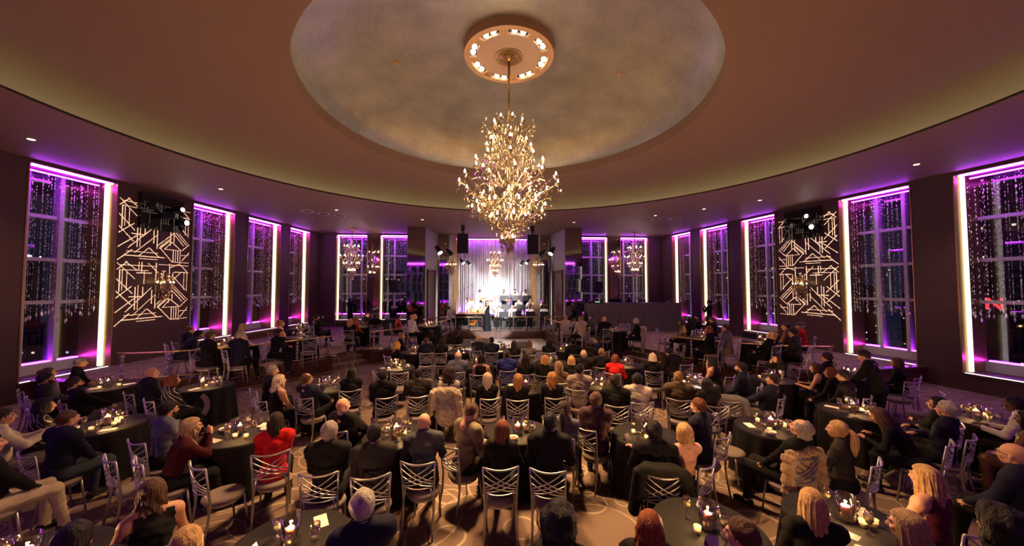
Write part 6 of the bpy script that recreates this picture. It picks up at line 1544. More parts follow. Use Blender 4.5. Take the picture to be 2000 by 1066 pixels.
back = [bandman(px, py, 24.1, 180, 'hornst', h, hc, 1.1, sk, False, what='standing %s' % w) for px, py, h, hc, sk, w in ((984, 567, 'buzz', 'black', 'brown', 'with a trumpet behind the drum kit'), (1006, 568, 'full', 'black', 'tan', 'with a trumpet mid back row'), (1027, 570, 'short', 'black', 'dark', 'with a trumpet at curtain edge'))]
mid = [bandman(px, py, 22.85, 180 + dv, 'horn', h, hc, TZ + 0.36, 'light', True, what=w) for px, py, h, hc, dv, w in ((1013, 583, 'buzz', 'brown', 8, 'with a trombone in the middle row'), (1036, 581, 'bald', 'grey', 14, 'with a trombone beside the gold pillar'))]
sax = [bandman(px, py, 21.7, 180 + dv, 'sax', h, hc, TZ, sk, True, what=w) for px, py, h, hc, sk, dv, w in ((975, 600, 'short', 'black', 'tan', 0, 'with a saxophone nearest the singer'), (1001, 599, 'short', 'grey', 'light', 4, 'with a saxophone behind the second stand'), (1035, 597, 'bald', 'black', 'dark', 8, 'with a saxophone behind the third stand'), (1063, 600, 'short', 'black', 'dark', 14, 'with a saxophone at the row end'))]
p = at_y(951, 584, 20.25)
singer = person(951, 584, 160, 'sing', False, 'long', 'dark', 'gown', 'black', None, floor=TZ, at=(p[0], 20.25), seat=False, scale=1.03)
skv = []
for (z, rx, ry) in ((1.02, 0.145, 0.125), (0.92, 0.185, 0.155), (0.6, 0.19, 0.165), (0.3, 0.215, 0.19), (0.03, 0.25, 0.23)): skv.append([((rx + 0.008 * math.sin(9 * k)) * math.cos(2 * math.pi * k / 28), (ry + 0.008 * math.cos(7 * k)) * math.sin(2 * math.pi * k / 28), z) for k in range(28)])
obj('skirt', rings(skv, 28), M_cl['black'], singer['o'], smooth=True)
singer['label'] = 'singer standing in a long black dress with a microphone before the band'
M_hornb = mat('lacquered_brass_horn', (0.85, 0.58, 0.20), 0.16, 1.0, 0.05)
def local_thing(r, name, label, cat):
    t = thing(name, label, cat, r['loc'], r['rz']); return t
for i, r in enumerate(sax):
    t = local_thing(r, 'saxophone', 'gold saxophone held %s' % ('nearest the singer', 'behind the second front music stand', 'behind the third front music stand', 'at the end of the front row')[i], 'saxophone'); h = r['B']['hc']
    body_pts = spline([(0, h[1] + 0.11, h[2] - 0.07), (0.0, h[1] + 0.22, h[2] - 0.06), (0.05, 0.28, h[2] - 0.18), (0.14, 0.24, 0.70), (0.19, 0.24, 0.50), (0.22, 0.32, 0.47), (0.23, 0.38, 0.56), (0.24, 0.42, 0.68)], 24)
    obj('sax_body', MB().tube(body_pts, [0.010] * 5 + [0.016 + 0.0018 * k for k in range(14)] + [0.05, 0.055, 0.062, 0.072, 0.085, 0.10], 10), M_hornb, t, smooth=True)
    kb = MB()
    for k in range(6): kb.lathe([(1e-5, 0), (0.018, 0), (0.018, 0.01), (1e-5, 0.012)], 8, (0.075 + 0.014 * k, 0.305 - 0.006 * k, 0.94 - 0.065 * k))
    obj('keys', kb, M_hornb, t)
for i, r in enumerate(back):
    t = local_thing(r, 'trumpet', 'brass trumpet raised by the back-row player %s' % ('behind the drums', 'mid row', 'at the curtain edge')[i], 'trumpet'); h = r['B']['hc']; y0 = h[1] + 0.11; z0 = h[2] - 0.065
    obj('tubing', MB().tube([(0, y0, z0), (0, y0 + 0.40, z0 - 0.02), (0, y0 + 0.43, z0 - 0.06), (0, y0 + 0.40, z0 - 0.10), (0, y0 + 0.1, z0 - 0.085), (0, y0 + 0.08, z0 - 0.05), (0, y0 + 0.12, z0 - 0.02), (0, y0 + 0.42, z0 - 0.025)], 0.008, 6), M_hornb, t, smooth=True)
    obj('bell', MB().tube([(0, y0 + 0.40, z0 - 0.025), (0, y0 + 0.48, z0 - 0.03), (0, y0 + 0.54, z0 - 0.033), (0, y0 + 0.56, z0 - 0.035)], [0.012, 0.02, 0.04, 0.065], 12), M_hornb, t, smooth=True)
    vb = MB(); [vb.tube([(0, y0 + 0.18 + 0.03 * k, z0 - 0.11), (0, y0 + 0.18 + 0.03 * k, z0 + 0.03)], 0.011, 6) for k in range(3)]; obj('valves', vb, M_hornb, t)
for i, r in enumerate(mid):
    t = local_thing(r, 'trombone', 'brass trombone held %s' % ('in the middle row', 'beside the gold pillar')[i], 'trombone'); h = r['B']['hc']; y0 = h[1] + 0.11; z0 = h[2] - 0.07
    obj('slide', MB().tube([(0, y0, z0), (0.03, y0 + 0.66, z0 - 0.28), (0.03, y0 + 0.70, z0 - 0.34), (0.03, y0 + 0.66, z0 - 0.36), (0.0, y0 - 0.02, z0 - 0.09)], 0.008, 6), M_hornb, t, smooth=True)
    obj('bell', MB().tube([(-0.08, y0 - 0.25, z0 - 0.0), (-0.1, y0 + 0.1, z0 - 0.10), (-0.1, y0 + 0.28, z0 - 0.15), (-0.1, y0 + 0.38, z0 - 0.18)], [0.012, 0.02, 0.05, 0.11], 12), M_hornb, t, smooth=True)
# music stands
def music_stand(px, py, y, zf, k, fl=0.24):
    p = at_y(px, py, y); t = thing('music_stand', 'black music stand, %s' % k, 'music stand', (p[0], y, zf), group='music stands ' + k)
    dz = p[2] - zf; Rm = np.array(Matrix.Rotation(math.radians(-18), 3, 'X'))
    obj('desk', MB().box((0, 0, dz), (0.56, 0.02, 0.36), R=Rm).box((0, 0.05, dz - 0.17), (0.56, 0.06, 0.02), R=Rm), M_black, t); obj('shaft', MB().tube([(0, 0.01, 0.02), (0, 0.01, dz)], 0.012, 6), M_black, t)
    for i in range(3): a = i * 2.094 + 0.5; obj('foot', MB().tube([(0, 0, 0.10), (fl * math.cos(a), fl * math.sin(a), 0.009)], 0.009, 5), M_black, t)
    obj('sheet_music', MB().box((0, 0.022, dz + 0.02), (0.44, 0.004, 0.28), R=Rm), M_napkin, t)
for px in (984, 1010, 1036, 1064): music_stand(px, 614, 20.92, TZ, 'front row')
for px in (988, 1018): music_stand(px, 600, 21.97, TZ, 'middle row', 0.19)
for px in (986, 1009, 1030): music_stand(px, 582, 23.5, 1.1, 'back row')
# grand piano, keyboard towards the pianist
pl = pianist['loc']; t = thing('grand_piano', 'black grand piano with its lid raised in front of the bass player', 'piano', (pl[0] + 0.52, pl[1], TZ), 0)
rim = [(0, -0.72), (0.35, -0.74), (1.2, -0.74), (1.75, -0.60), (1.85, -0.30), (1.70, 0.0), (1.2, 0.15), (0.9, 0.45), (0.5, 0.72), (0, 0.74)]
obj('case', MB().prism(rim, 0.62, 0.96), M_gloss, t); obj('soundboard', MB().prism([(x * 0.94 + 0.12 if x > 0 else 0.2, y * 0.9) for x, y in rim], 0.955, 0.968), mat('gilt_piano_frame', (0.55, 0.25, 0.08), 0.3, 0.7, 0.4, 20), t)
obj('keybed', MB().box((-0.10, 0, 0.70), (0.24, 1.46, 0.08)), M_gloss, t); obj('white_keys', MB().box((-0.12, 0, 0.748), (0.15, 1.24, 0.02)), M_porcelain, t); bk = MB(); [bk.box((-0.09, -0.6 + 0.035 * k, 0.765), (0.09, 0.012, 0.016)) for k in range(36) if k % 7 not in (2, 6)]; obj('black_keys', bk, M_gloss, t)
for x, y in ((0.12, -0.6), (0.12, 0.6), (1.6, -0.35)): obj('leg', MB().tube([(x, y, 0), (x, y, 0.62)], [0.035, 0.05], 10), M_gloss, t, smooth=True)
obj('pedal_lyre', MB().box((0.25, 0, 0.31), (0.05, 0.22, 0.55)), M_gloss, t); obj('music_desk', MB().box((0.22, 0, 1.06), (0.03, 0.7, 0.2)), M_gloss, t)
# double bass
b = bass_p['loc']; t = thing('double_bass', 'amber double bass leaning on the player beside the piano', 'double bass', (b[0] + 0.34, b[1] - 0.18, TZ), -0.2); t.rotation_euler = (0, math.radians(-14), -0.2)
V, F = grow([('e', 'a', (0, 0, 0.46), (0.33, 0.10, 0.34)), ('e', 'a', (0, 0, 0.98), (0.25, 0.09, 0.26)), ('e', 'a', (0, 0, 0.74), (0.19, 0.085, 0.2))], 0.028, 0.03); me = to_mesh('bass_body', V, F); me.materials.append(mat('amber_varnish', (0.42, 0.13, 0.03), 0.22, noise=0.3, nscale=8, coat=0.5)); obj('bass_body', me, None, t)
obj('neck', MB().tube([(0, -0.06, 1.15), (0, -0.05, 1.75)], [0.03, 0.024], 8), M_wood, t, smooth=True); obj('scroll', MB().sphere((0, -0.03, 1.84), 0.055, 10, 8, 1.5), M_wood, t, smooth=True); obj('bridge', MB().box((0, -0.11, 0.66), (0.14, 0.03, 0.09)), M_napkin, t); obj('endpin', MB().tube([(0, 0, 0.15), (0, 0, 0.0)], 0.01, 5), M_silver, t)
sb = MB(); [sb.tube([(-0.03 + 0.02 * k, -0.115, 0.4), (-0.03 + 0.02 * k, -0.165, 0.7), (-0.012 + 0.008 * k, -0.085, 1.76)], 0.002, 3) for k in range(4)]; obj('strings', sb, M_silver, t)
# drum kit, congas, cymbals
M_shell = mat('pearl_drum_shell', (0.75, 0.74, 0.76), 0.25, 0.2, 0.12, 30); M_skinh = mat('drum_head', (0.82, 0.80, 0.78), 0.5, noise=0.05)
def drum(parent, c, r, d, R=None, name='drum'):
    mb = MB().lathe([(r, 0), (r, d)], 20); Rm = np.array(R) if R is not None else np.eye(3)
    def put(m): m.v = [tuple(Rm @ np.array(v) + np.array(c)) for v in m.v]; return m
    s = obj(name, put(MB().lathe([(r, 0.0), (r, d)], 20)), M_shell, parent, smooth=False); obj('drum_head', put(MB().lathe([(1e-5, d + 0.004), (r * 0.97, d + 0.004), (r * 0.97, d - 0.01)], 20)), M_skinh, s); obj('hoop', put(MB().ring(r * 0.97, r * 1.04, d - 0.03, d + 0.015, 20)), M_silver, s); obj('hoop', put(MB().ring(r * 0.97, r * 1.04, -0.01, 0.03, 20)), M_silver, s)
dl = drummer['loc']; t = thing('drum_kit', 'pearl white drum kit behind the front music stands', 'drum kit', (dl[0] + 0.05, dl[1] - 0.66, TZ + 0.36), 0)
RX = Matrix.Rotation(math.radians(90), 3, 'X')
drum(t, (0, 0.2, 0.30), 0.28, 0.42, RX, 'bass_drum'); drum(t, (-0.2, 0.05, 0.72), 0.14, 0.2, Matrix.Rotation(0.4, 3, 'X'), 'tom'); drum(t, (0.17, 0.05, 0.72), 0.15, 0.22, Matrix.Rotation(0.4, 3, 'X'), 'tom'); drum(t, (0.48, 0.2, 0.12), 0.20, 0.42, None, 'floor_tom'); drum(t, (-0.45, 0.3, 0.48), 0.18, 0.16, None, 'snare')
M_cym = mat('cymbal_bronze', (0.80, 0.55, 0.20), 0.28, 1.0, 0.1, 30)
def cymbal(parent, x, y, z, r, tilt=0.2):
    st = obj('cymbal_stand', MB().tube([(x, y, 0), (x, y, z)], 0.011, 6), M_silver, parent); fb = MB(); [fb.tube([(x, y, 0.2), (x + 0.2 * math.cos(a), y + 0.2 * math.sin(a), 0)], 0.008, 5) for a in (0.3, 2.4, 4.5)]; obj('stand_feet', fb, M_silver, st)
    Rm = np.array(Matrix.Rotation(tilt, 3, 'X')); m = MB().lathe([(1e-5, 0.03), (r * 0.2, 0.022), (r * 0.25, 0.008), (r, -0.012), (r, -0.016), (1e-5, 0.02)], 24); m.v = [tuple(Rm @ np.array(v) + np.array((x, y, z))) for v in m.v]; obj('cymbal', m, M_cym, st, smooth=True)
cymbal(t, -0.55, 0.1, 1.25, 0.22); cymbal(t, 0.6, 0.1, 1.3, 0.24); cymbal(t, -0.2, -0.1, 1.45, 0.2)
cl = conga['loc']; t = thing('percussion_set', 'congas and gold cymbals left of the drum kit', 'percussion', (cl[0] + 0.02, cl[1] - 0.66, TZ + 0.36), 0)
for x in (-0.2, 0.16):
    obj('conga', MB().lathe([(0.10, 0), (0.16, 0.35), (0.14, 0.72), (0.13, 0.75)], 18, (x, 0, 0)), mat('conga_amber', (0.5, 0.24, 0.08), 0.3, noise=0.2, coat=0.4), t, smooth=True); obj('drum_head', MB().lathe([(1e-5, 0.765), (0.13, 0.76), (0.135, 0.73)], 18, (x, 0, 0)), M_skinh, t)
cymbal(t, 0.34, 0.42, 1.36, 0.24, 0.35); cymbal(t, 0.40, 0.08, 1.42, 0.2, 0.3); cymbal(t, -0.40, 0.40, 1.30, 0.2, 0.3)
# microphone stands
def mic_stand(px, py, y, zf, label, boom=None):
    p = at_y(px, py, y); t = thing('microphone_stand', label, 'mic stand', (p[0], y, zf)); h = p[2] - zf
    obj('shaft', MB().tube([(0, 0, 0.03), (0, 0, h)], 0.011, 6), M_black, t)
    if boom: obj('boom', MB().tube([(-boom[0] * 0.35, 0, h - boom[1] * 0.35), (boom[0], 0, h + boom[1])], 0.009, 5), M_black, t); e = (boom[0], 0, h + boom[1])
    else: e = (0, 0, h)
    obj('microphone', MB().tube([e, (e[0] + 0.03, 0, e[2] - 0.12 if boom else e[2] + 0.15)], [0.014, 0.024], 8), M_black, t)
    if boom: 
        for i in range(3): a = i * 2.094; obj('foot', MB().tube([(0, 0, 0.12), (0.3 * math.cos(a), 0.3 * math.sin(a), 0)], 0.01, 5), M_black, t)
    else: obj('base', MB().lathe([(1e-5, 0), (0.15, 0), (0.14, 0.02), (1e-5, 0.035)], 16), M_black, t)
mic_stand(902, 568, 22.9, TZ, 'tall boom microphone stand over the piano', (0.62, 0.42)); mic_stand(956, 565, 23.16, TZ + 0.36, 'boom microphone stand over the drum kit', (-0.4, 0.45))
mic_stand(977, 620, 18.6, 0.10, 'straight microphone stand on the dance floor'); mic_stand(900, 624, 19.2, 0.10, 'straight microphone stand in front of the piano'); mic_stand(925, 622, 19.2, 0.10, 'straight microphone stand beside the singer')
t = thing('microphone', 'hand-held microphone raised by the singer', 'microphone', singer['loc'], singer['rz']); h = singer['B']['hc']; t.scale = (singer['sc'],) * 3
obj('handle', MB().tube([(0.06, 0.25, h[2] - 0.18), (0.03, h[1] + 0.13, h[2] - 0.09)], [0.012, 0.016], 8), M_black, t); obj('grille', MB().sphere((0.027, h[1] + 0.13, h[2] - 0.08), 0.024, 10, 8), M_silver, t)
# floor monitors
for k, (px, py) in enumerate(((908, 671), (946, 666), (1018, 673))):
    p = at_z(px, py + 6, 0.10); t = thing('floor_monitor', ('black wedge monitor speaker on the dance floor, ' + ('below the piano', 'at the feet of the singer', 'below the saxophones')[k]), 'speaker', (p[0], p[1], 0.10), (0.12, -0.25, -0.1)[k])
    mb = MB(); w = 0.27; mb.add([(-w, -0.2, 0), (w, -0.2, 0), (w, 0.22, 0), (-w, 0.22, 0), (-w, -0.2, 0.33), (w, -0.2, 0.33), (w, 0.14, 0.10), (-w, 0.14, 0.10)], [(3, 2, 1, 0), (0, 1, 5, 4), (4, 5, 6, 7), (7, 6, 2, 3), (1, 2, 6, 5), (0, 4, 7, 3)]); obj('cabinet', mb, mat('grey_monitor_box', (0.24, 0.22, 0.18), 0.6), t); obj('grille', MB().add([(-w * .9, -0.18, 0.325), (w * .9, -0.18, 0.325), (w * .9, 0.12, 0.122), (-w * .9, 0.12, 0.122)], [(0, 1, 2, 3)]), M_black, t)
# hung loudspeakers
for sx, px, py in ((-1, 904, 476), (1, 1040, 478)):
    p = at_y(px, py, 19.6); t = thing('hanging_speaker', 'black loudspeaker hung from the ceiling on the %s of the stage' % ('left' if sx < 0 else 'right'), 'speaker', tuple(p))
    obj('cabinet', MB().box((0, 0, 0), (0.60, 0.45, 1.08)), M_black, t); obj('grille', MB().box((0, -0.235, 0), (0.56, 0.03, 1.03)), mat('speaker_cloth', (0.02, 0.019, 0.02), 0.8, noise=0.2, nscale=80), t); obj('bracket', MB().tube([(0, 0, 0.5), (0, 0, ZC - p[2])], 0.05, 8).box((0, 0, ZC - p[2] - 0.15), (0.2, 0.2, 0.3)), M_black, t)
# lamps on poles
def can(parent, c, d, s=1.0, watt=300, col=(1.0, 0.93, 0.86), angle=60):
    d = np.array(d, float); d /= np.linalg.norm(d); c = np.array(c, float)
    k = obj('lamp_can', MB().tube([c - d * 0.22 * s, c - d * 0.16 * s, c + d * 0.08 * s, c + d * 0.16 * s], [0.05 * s, 0.085 * s, 0.10 * s, 0.115 * s], 14), M_black, parent, smooth=True); obj('lens', MB().tube([c + d * 0.15 * s, c + d * 0.165 * s], 0.10 * s, 14), M_spotface, k)
    w = np.array(parent.location) + c + d * 0.20 * s; lamp('SPOT', 'stage_lamp_beam', tuple(w), watt, col, tuple(w + d), 0.06, angle, 0.7)
for (px, py, y, lab, off, tg) in ((857, 490, 19.5, 'left of the stage mouth', 0.55, (0.6, 0.6, -0.7)), (1079, 492, 19.5, 'right of the stage mouth', -0.55, (-0.6, 0.6, -0.7)), (903, 512, 23.0, 'behind the piano', 0.4, (0.5, -0.4, -0.7)), (1031, 512, 23.4, 'behind the trombones', -0.4, (-0.5, -0.4, -0.7))):
    p = at_y(px, py, y); zf = TZ if y < 22.9 else 1.1 if px > 1000 else TZ
    t = thing('lamp_pole', 'black pole with two stage lamps, ' + lab, 'stage light', (p[0], y, zf)); h = p[2] - zf
    obj('pole', MB().tube([(0, 0, 0), (0, 0, h)], 0.045 if y < 21 else 0.025, 8), M_black, t, smooth=True); obj('base', MB().lathe([(1e-5, 0), (0.2, 0), (0.2, 0.02), (0.05, 0.05)], 18), M_black, t); obj('crossbar', MB().tube([(0, 0, h), (off, 0, h - 0.05)], 0.025, 6), M_black, t)
    sg_ = 1 if off > 0 else -1
    if y < 21: can(t, (-0.02, 0, h + 0.05), (sg_ * 0.52, -0.38, -0.80), 1.3, 850, (1.0, 0.90, 0.76), 46); can(t, (off, 0, h - 0.05), (sg_ * 0.62, 0.72, -0.50), 1.2, 3200, (1.0, 0.93, 0.88), 62)
    else: can(t, (-0.02, 0, h + 0.05), tg, 1.0, 380, (1.0, 0.93, 0.9), 75); can(t, (off, 0, h - 0.05), (tg[0], -tg[1] * 0.2, tg[2]), 0.95, 380, (1.0, 0.93, 0.9), 75)
# loudspeakers on stands at the end walls
for sx, px, py, y in ((-1, 768, 559, 21.6), (1, 1167, 561, 21.6)):
    p = at_y(px, py, y); zf = TZ; t = thing('speaker_stand', 'black loudspeaker tilted on a pole before the %s end wall' % ('left' if sx < 0 else 'right'), 'speaker', (p[0], y, zf)); h = p[2] - zf
    obj('cabinet', MB().box((0, 0, h), (0.42, 0.4, 0.72), R=np.array(Matrix.Rotation(sx * 0.12, 3, 'Y'))), M_black, t); obj('pole', MB().tube([(0, 0, 0), (0, 0, h - 0.3)], 0.02, 6), M_black, t); [obj('foot', MB().tube([(0, 0, 0.5), (0.4 * math.cos(a), 0.4 * math.sin(a), 0)], 0.014, 5), M_black, t) for a in (0.2, 2.3, 4.4)]
# black sub box and cloth-covered chair on the left terrace
p = at_z(761, 655, TZ); t = thing('subwoofer', 'square black speaker box on the left terrace floor', 'speaker', (p[0], p[1] + 0.3, TZ)); obj('cabinet', MB().box((0, 0, 0.4), (0.62, 0.55, 0.80)), M_black, t); obj('grille', MB().box((0, -0.285, 0.4), (0.56, 0.02, 0.72)), MATS['speaker_cloth'], t)
# draped booth on the right terrace
yb = 19.3; x0 = at_y(1141, 600, yb)[0]; x1 = at_y(1330, 600, yb)[0]; zt = at_y(1240, 592, yb)[2]
t = thing('draped_booth', 'long control booth skirted with pleated grey cloth', 'booth', ((x0 + x1) / 2, yb, TZ)); Lb = x1 - x0; hb = zt - TZ
obj('worktop', MB().box((0, 0.55, hb - 0.02), (Lb, 1.1, 0.05)), M_black, t)
mb = MB(); path = []
npt = 260
for i in range(npt + 1):
    u = i / npt; s = u * (Lb + 1.6)
    if s < Lb: c = (-Lb / 2 + s, 0.0); nn = (0, -1)
    else: c = (Lb / 2, s - Lb); nn = (1, 0)
    f = 0.05 * math.sin(u * 260 + 3 * math.sin(u * 17)) + 0.02 * math.sin(u * 611); sp = 0.02 + 0.28 * max(0, u - 0.55)
    path.append([(c[0] + nn[0] * (f * 0.4), c[1] + nn[1] * (f * 0.4 + 0.01), hb), (c[0] + nn[0] * (f * 0.8 + sp * 0.3), c[1] + nn[1] * (f * 0.8 + sp * 0.3), hb * 0.5), (c[0] + nn[0] * (f * 1.3 + sp), c[1] + nn[1] * (f * 1.3 + sp), 0.01)])
mb.add([q for pth in path for q in pth], [g for i in range(npt) for g in ((3 * i + 3, 3 * i, 3 * i + 1, 3 * i + 4), (3 * i + 4, 3 * i + 1, 3 * i + 2, 3 * i + 5))]); obj('skirt', mb, mat('grey_booth_cloth', (0.14, 0.12, 0.115), 0.7, noise=0.12, nscale=6), t, smooth=True)
t = thing('mixing_desk', 'black mixing desk with small green display on the booth', 'mixer', ((x0 + x1) / 2 - Lb * 0.36, yb + 0.5, zt)); obj('desk_body', MB().box((0, 0, 0.05), (0.8, 0.5, 0.09)), M_black, t); obj('display', MB().box((0.05, -0.26, 0.07), (0.25, 0.02, 0.03)), mat('green_display', (0.3, 0.9, 0.4), 0.4, noise=0.02, emit=(0.35, 1.0, 0.45), estr=1.5), t)

# ------------------------------------------------------------------ projector niches and the pattern light they throw across the room
SEG = [(95, 640, 180, 640), (95, 640, 95, 765), (108, 640, 108, 755), (130, 655, 130, 750), (80, 690, 160, 775), (80, 760, 155, 840), (80, 880, 190, 790), (80, 800, 155, 735), (175, 740, 175, 870), (190, 730, 190, 870), (145, 795, 215, 795), (215, 795, 215, 740), (130, 880, 265, 740), (165, 905, 280, 790), (240, 870, 300, 925), (190, 920, 240, 870), (125, 900, 290, 900), (110, 925, 330, 925), (190, 940, 290, 940), (285, 640, 285, 870), (265, 760, 265, 840), (300, 870, 365, 810), (290, 850, 380, 765), (300, 860, 370, 795), (365, 615, 365, 840), (387, 650, 387, 820), (365, 720, 470, 830), (375, 715, 480, 820), (365, 740, 450, 835), (330, 870, 375, 820), (375, 820, 435, 870), (330, 870, 435, 870), (385, 870, 385, 950), (400, 870, 400, 950), (415, 870, 415, 950), (430, 870, 430, 960), (300, 860, 380, 950), (395, 645, 480, 645), (480, 645, 480, 770), (460, 650, 460, 760), (395, 690, 440, 645), (395, 680, 470, 760), (440, 870, 490, 825), (430, 900, 490, 900), (380, 950, 490, 950), (440, 940, 490, 880), (320, 640, 340, 640), (300, 655, 300, 705), (315, 655, 315, 705), (330, 640, 330, 705), (290, 710, 340, 710), (370, 615, 430, 560 + 30), (80, 600, 170, 690), (150, 640, 240, 640), (220, 640, 220, 720), (180, 655, 260, 655), (80, 955, 150, 890), (190, 590, 190, 640), (285, 592, 285, 640), (240, 596, 300, 655), (365, 592, 365, 620), (80, 640, 130, 592), (430, 592, 490, 650), (120, 592, 180, 640), (95, 612, 290, 612), (300, 600, 490, 600), (205, 592, 205, 650)]
def stencil():
    W_, H_ = 205, 185; half = np.zeros((H_ * 2, W_), bool)
    U, Vv = np.meshgrid(np.arange(W_) + 0.5, np.arange(H_) + 0.5)
    tile = np.zeros((H_, W_), bool)
    for (a, b, c, d) in SEG:
        p = np.array([(a - 80) / 2, (b - 590) / 2]); q = np.array([(c - 80) / 2, (d - 590) / 2]); e = q - p; L2 = e @ e
        tt = np.clip(((U - p[0]) * e[0] + (Vv - p[1]) * e[1]) / L2, 0, 1); dist = np.hypot(U - p[0] - tt * e[0], Vv - p[1] - tt * e[1]); tile |= dist < 1.3
    full = np.concatenate([tile, tile]); return full
ST = stencil()
def niche(line, s, pxa, pxb, pya, pyb, pxc, label):
    """black recess with lamps on one pier"""
    a, b = on_line(pxa, *line), on_line(pxb, *line); ow = outward(line, s); c = (a + b) / 2
    cz = []
    for px, py in ((pxa, pya), (pxb, pyb)):
        q = on_line(px, *line); r = ray(px, py); tt = (q[1]) / r[1]; cz.append(CAMZ + tt * r[2])
    z1, z0 = cz; 
    z1 = min(z1, 6.15); d = unit2(b - a); L = np.linalg.norm(b - a); ang = math.atan2(d[1], d[0])
    return c, ow, d, L, ang
def projector(line, s, pxa, pxb, z0, z1, tline, tpa, tpb, tz0, tz1, label, mirror):
    a, b = on_line(pxa, *line), on_line(pxb, *line); ow = outward(line, s); c = (a + b) / 2; d = unit2(b - a); L = np.linalg.norm(b - a); ang = math.atan2(d[1], d[0])
    inw = -ow; org = c + inw * 0.06
    t = thing('projector_panel', label, 'light panel', (org[0], org[1], z0), ang)
    loc = lambda v: None
    obj('glass_panel', MB().box((0, 0, (z1 - z0) / 2), (L, 0.08, z1 - z0)), M_gloss, t)
    # beam source on the panel
    src = np.array([*(c + inw * 0.22), z0 + 0.55]); ta, tb = on_line(tpa, *tline), on_line(tpb, *tline); tc = np.array([*((ta + tb) / 2), (tz0 + tz1) / 2])
    f = tc - src; dist = np.linalg.norm(f); f /= dist
    Wt = np.linalg.norm(tb - ta) * 0.96; Ht = tz1 - tz0
    up = np.array([0, 0, 1.0]); rt = np.cross(f, up); rt /= np.linalg.norm(rt); u2 = np.cross(rt, f)
    k = 0.36; sw = Wt * k / dist; shh = Ht * k / dist; cen = src + f * k; H_, W_ = ST.shape; V = []; F = []
    S = ST[:, ::-1] if mirror else ST
    for i in range(H_):
        row = S[i]; j = 0
        while j < W_:
            if row[j]: j += 1; continue
            e = j
            while e < W_ and not row[e]: e += 1
            o = len(V)
            for (jj, ii) in ((j, i), (e, i), (e, i + 1), (j, i + 1)):
                V.append(cen + rt * ((jj / W_ - 0.5) * sw) + u2 * ((0.5 - ii / H_) * shh))
            F.append((o, o + 1, o + 2, o + 3)); j = e
    # opaque surround of the slide
    o = len(V); bw, bh = sw * 0.5, shh * 0.5; B = 0.088
    for (x, y) in ((-bw, -bh), (bw, -bh), (bw, bh), (-bw, bh), (-B, -B), (B, -B), (B, B), (-B, B)): V.append(cen + rt * x + u2 * y)
    F += [(o + 4, o + 5, o + 1, o), (o + 5, o + 6, o + 2, o + 1), (o + 6, o + 7, o + 3, o + 2), (o + 7, o + 4, o, o + 3)]
    pj = thing('pattern_projector', 'black lamp throwing line pattern, mounted on ' + label, 'stage light', tuple(src - f * 0.1))
    m = MB().add([np.array(v) - (src - f * 0.1) for v in V], F); obj('slide', m, M_black, pj)
    hb = MB(); pts = []
    cylv = [f * -0.06, f * 0.0, f * 0.44, f * 0.48]; obj('housing', MB().tube(cylv, [0.06, 0.10, 0.10, 0.095], 14, cap=False), M_black, pj, smooth=True)
    obj('yoke', MB().tube([f * 0.2 + np.array([0, 0, -0.1]), np.array([*(c + inw * 0.1 - src[:2]), -0.1])], 0.02, 6), M_black, pj)
    lamp('SPOT', 'pattern_beam', tuple(src), 210000, (1.0, 0.84, 0.52), tuple(tc), 0.0, math.degrees(2 * math.atan(math.hypot(Wt, Ht) / 2 / dist)) * 1.15, 0.25)
    for (x, z, r) in ((L * 0.28, (z1 - z0) * 0.70, 0.10), (L * 0.40, (z1 - z0) * 0.32, 0.12), (-L * 0.30, (z1 - z0) * 0.68, 0.08)):
        cn = MB().tube([(x, -0.05, z), (x, -0.30, z), (x, -0.34, z)], [0.07, r, r * 1.05], 12); 
        if inw @ np.array([math.sin(ang), -math.cos(ang)]) < 0: cn.v = [(v[0], -v[1], v[2]) for v in cn.v]
        g = obj('lamp_can', cn, M_black, t, smooth=True); sg = -1 if inw @ np.array([math.sin(ang), -math.cos(ang)]) > 0 else 1
        obj('lens', MB().tube([(x, sg * 0.335, z), (x, sg * 0.345, z)], r * 0.75, 12), M_spotface if x > 0 else M_gloss, g)
projector(LW, -1, 263, 348, 5.0, 6.22, RW, 1521, 1641, 1.75, 5.95, 'black glossy lamp panel high on the left pier', True)
projector(RW, 1, 1539, 1612, 5.0, 6.22, LW, 224, 369, 1.75, 5.95, 'black glossy lamp panel high on the right pier', False)

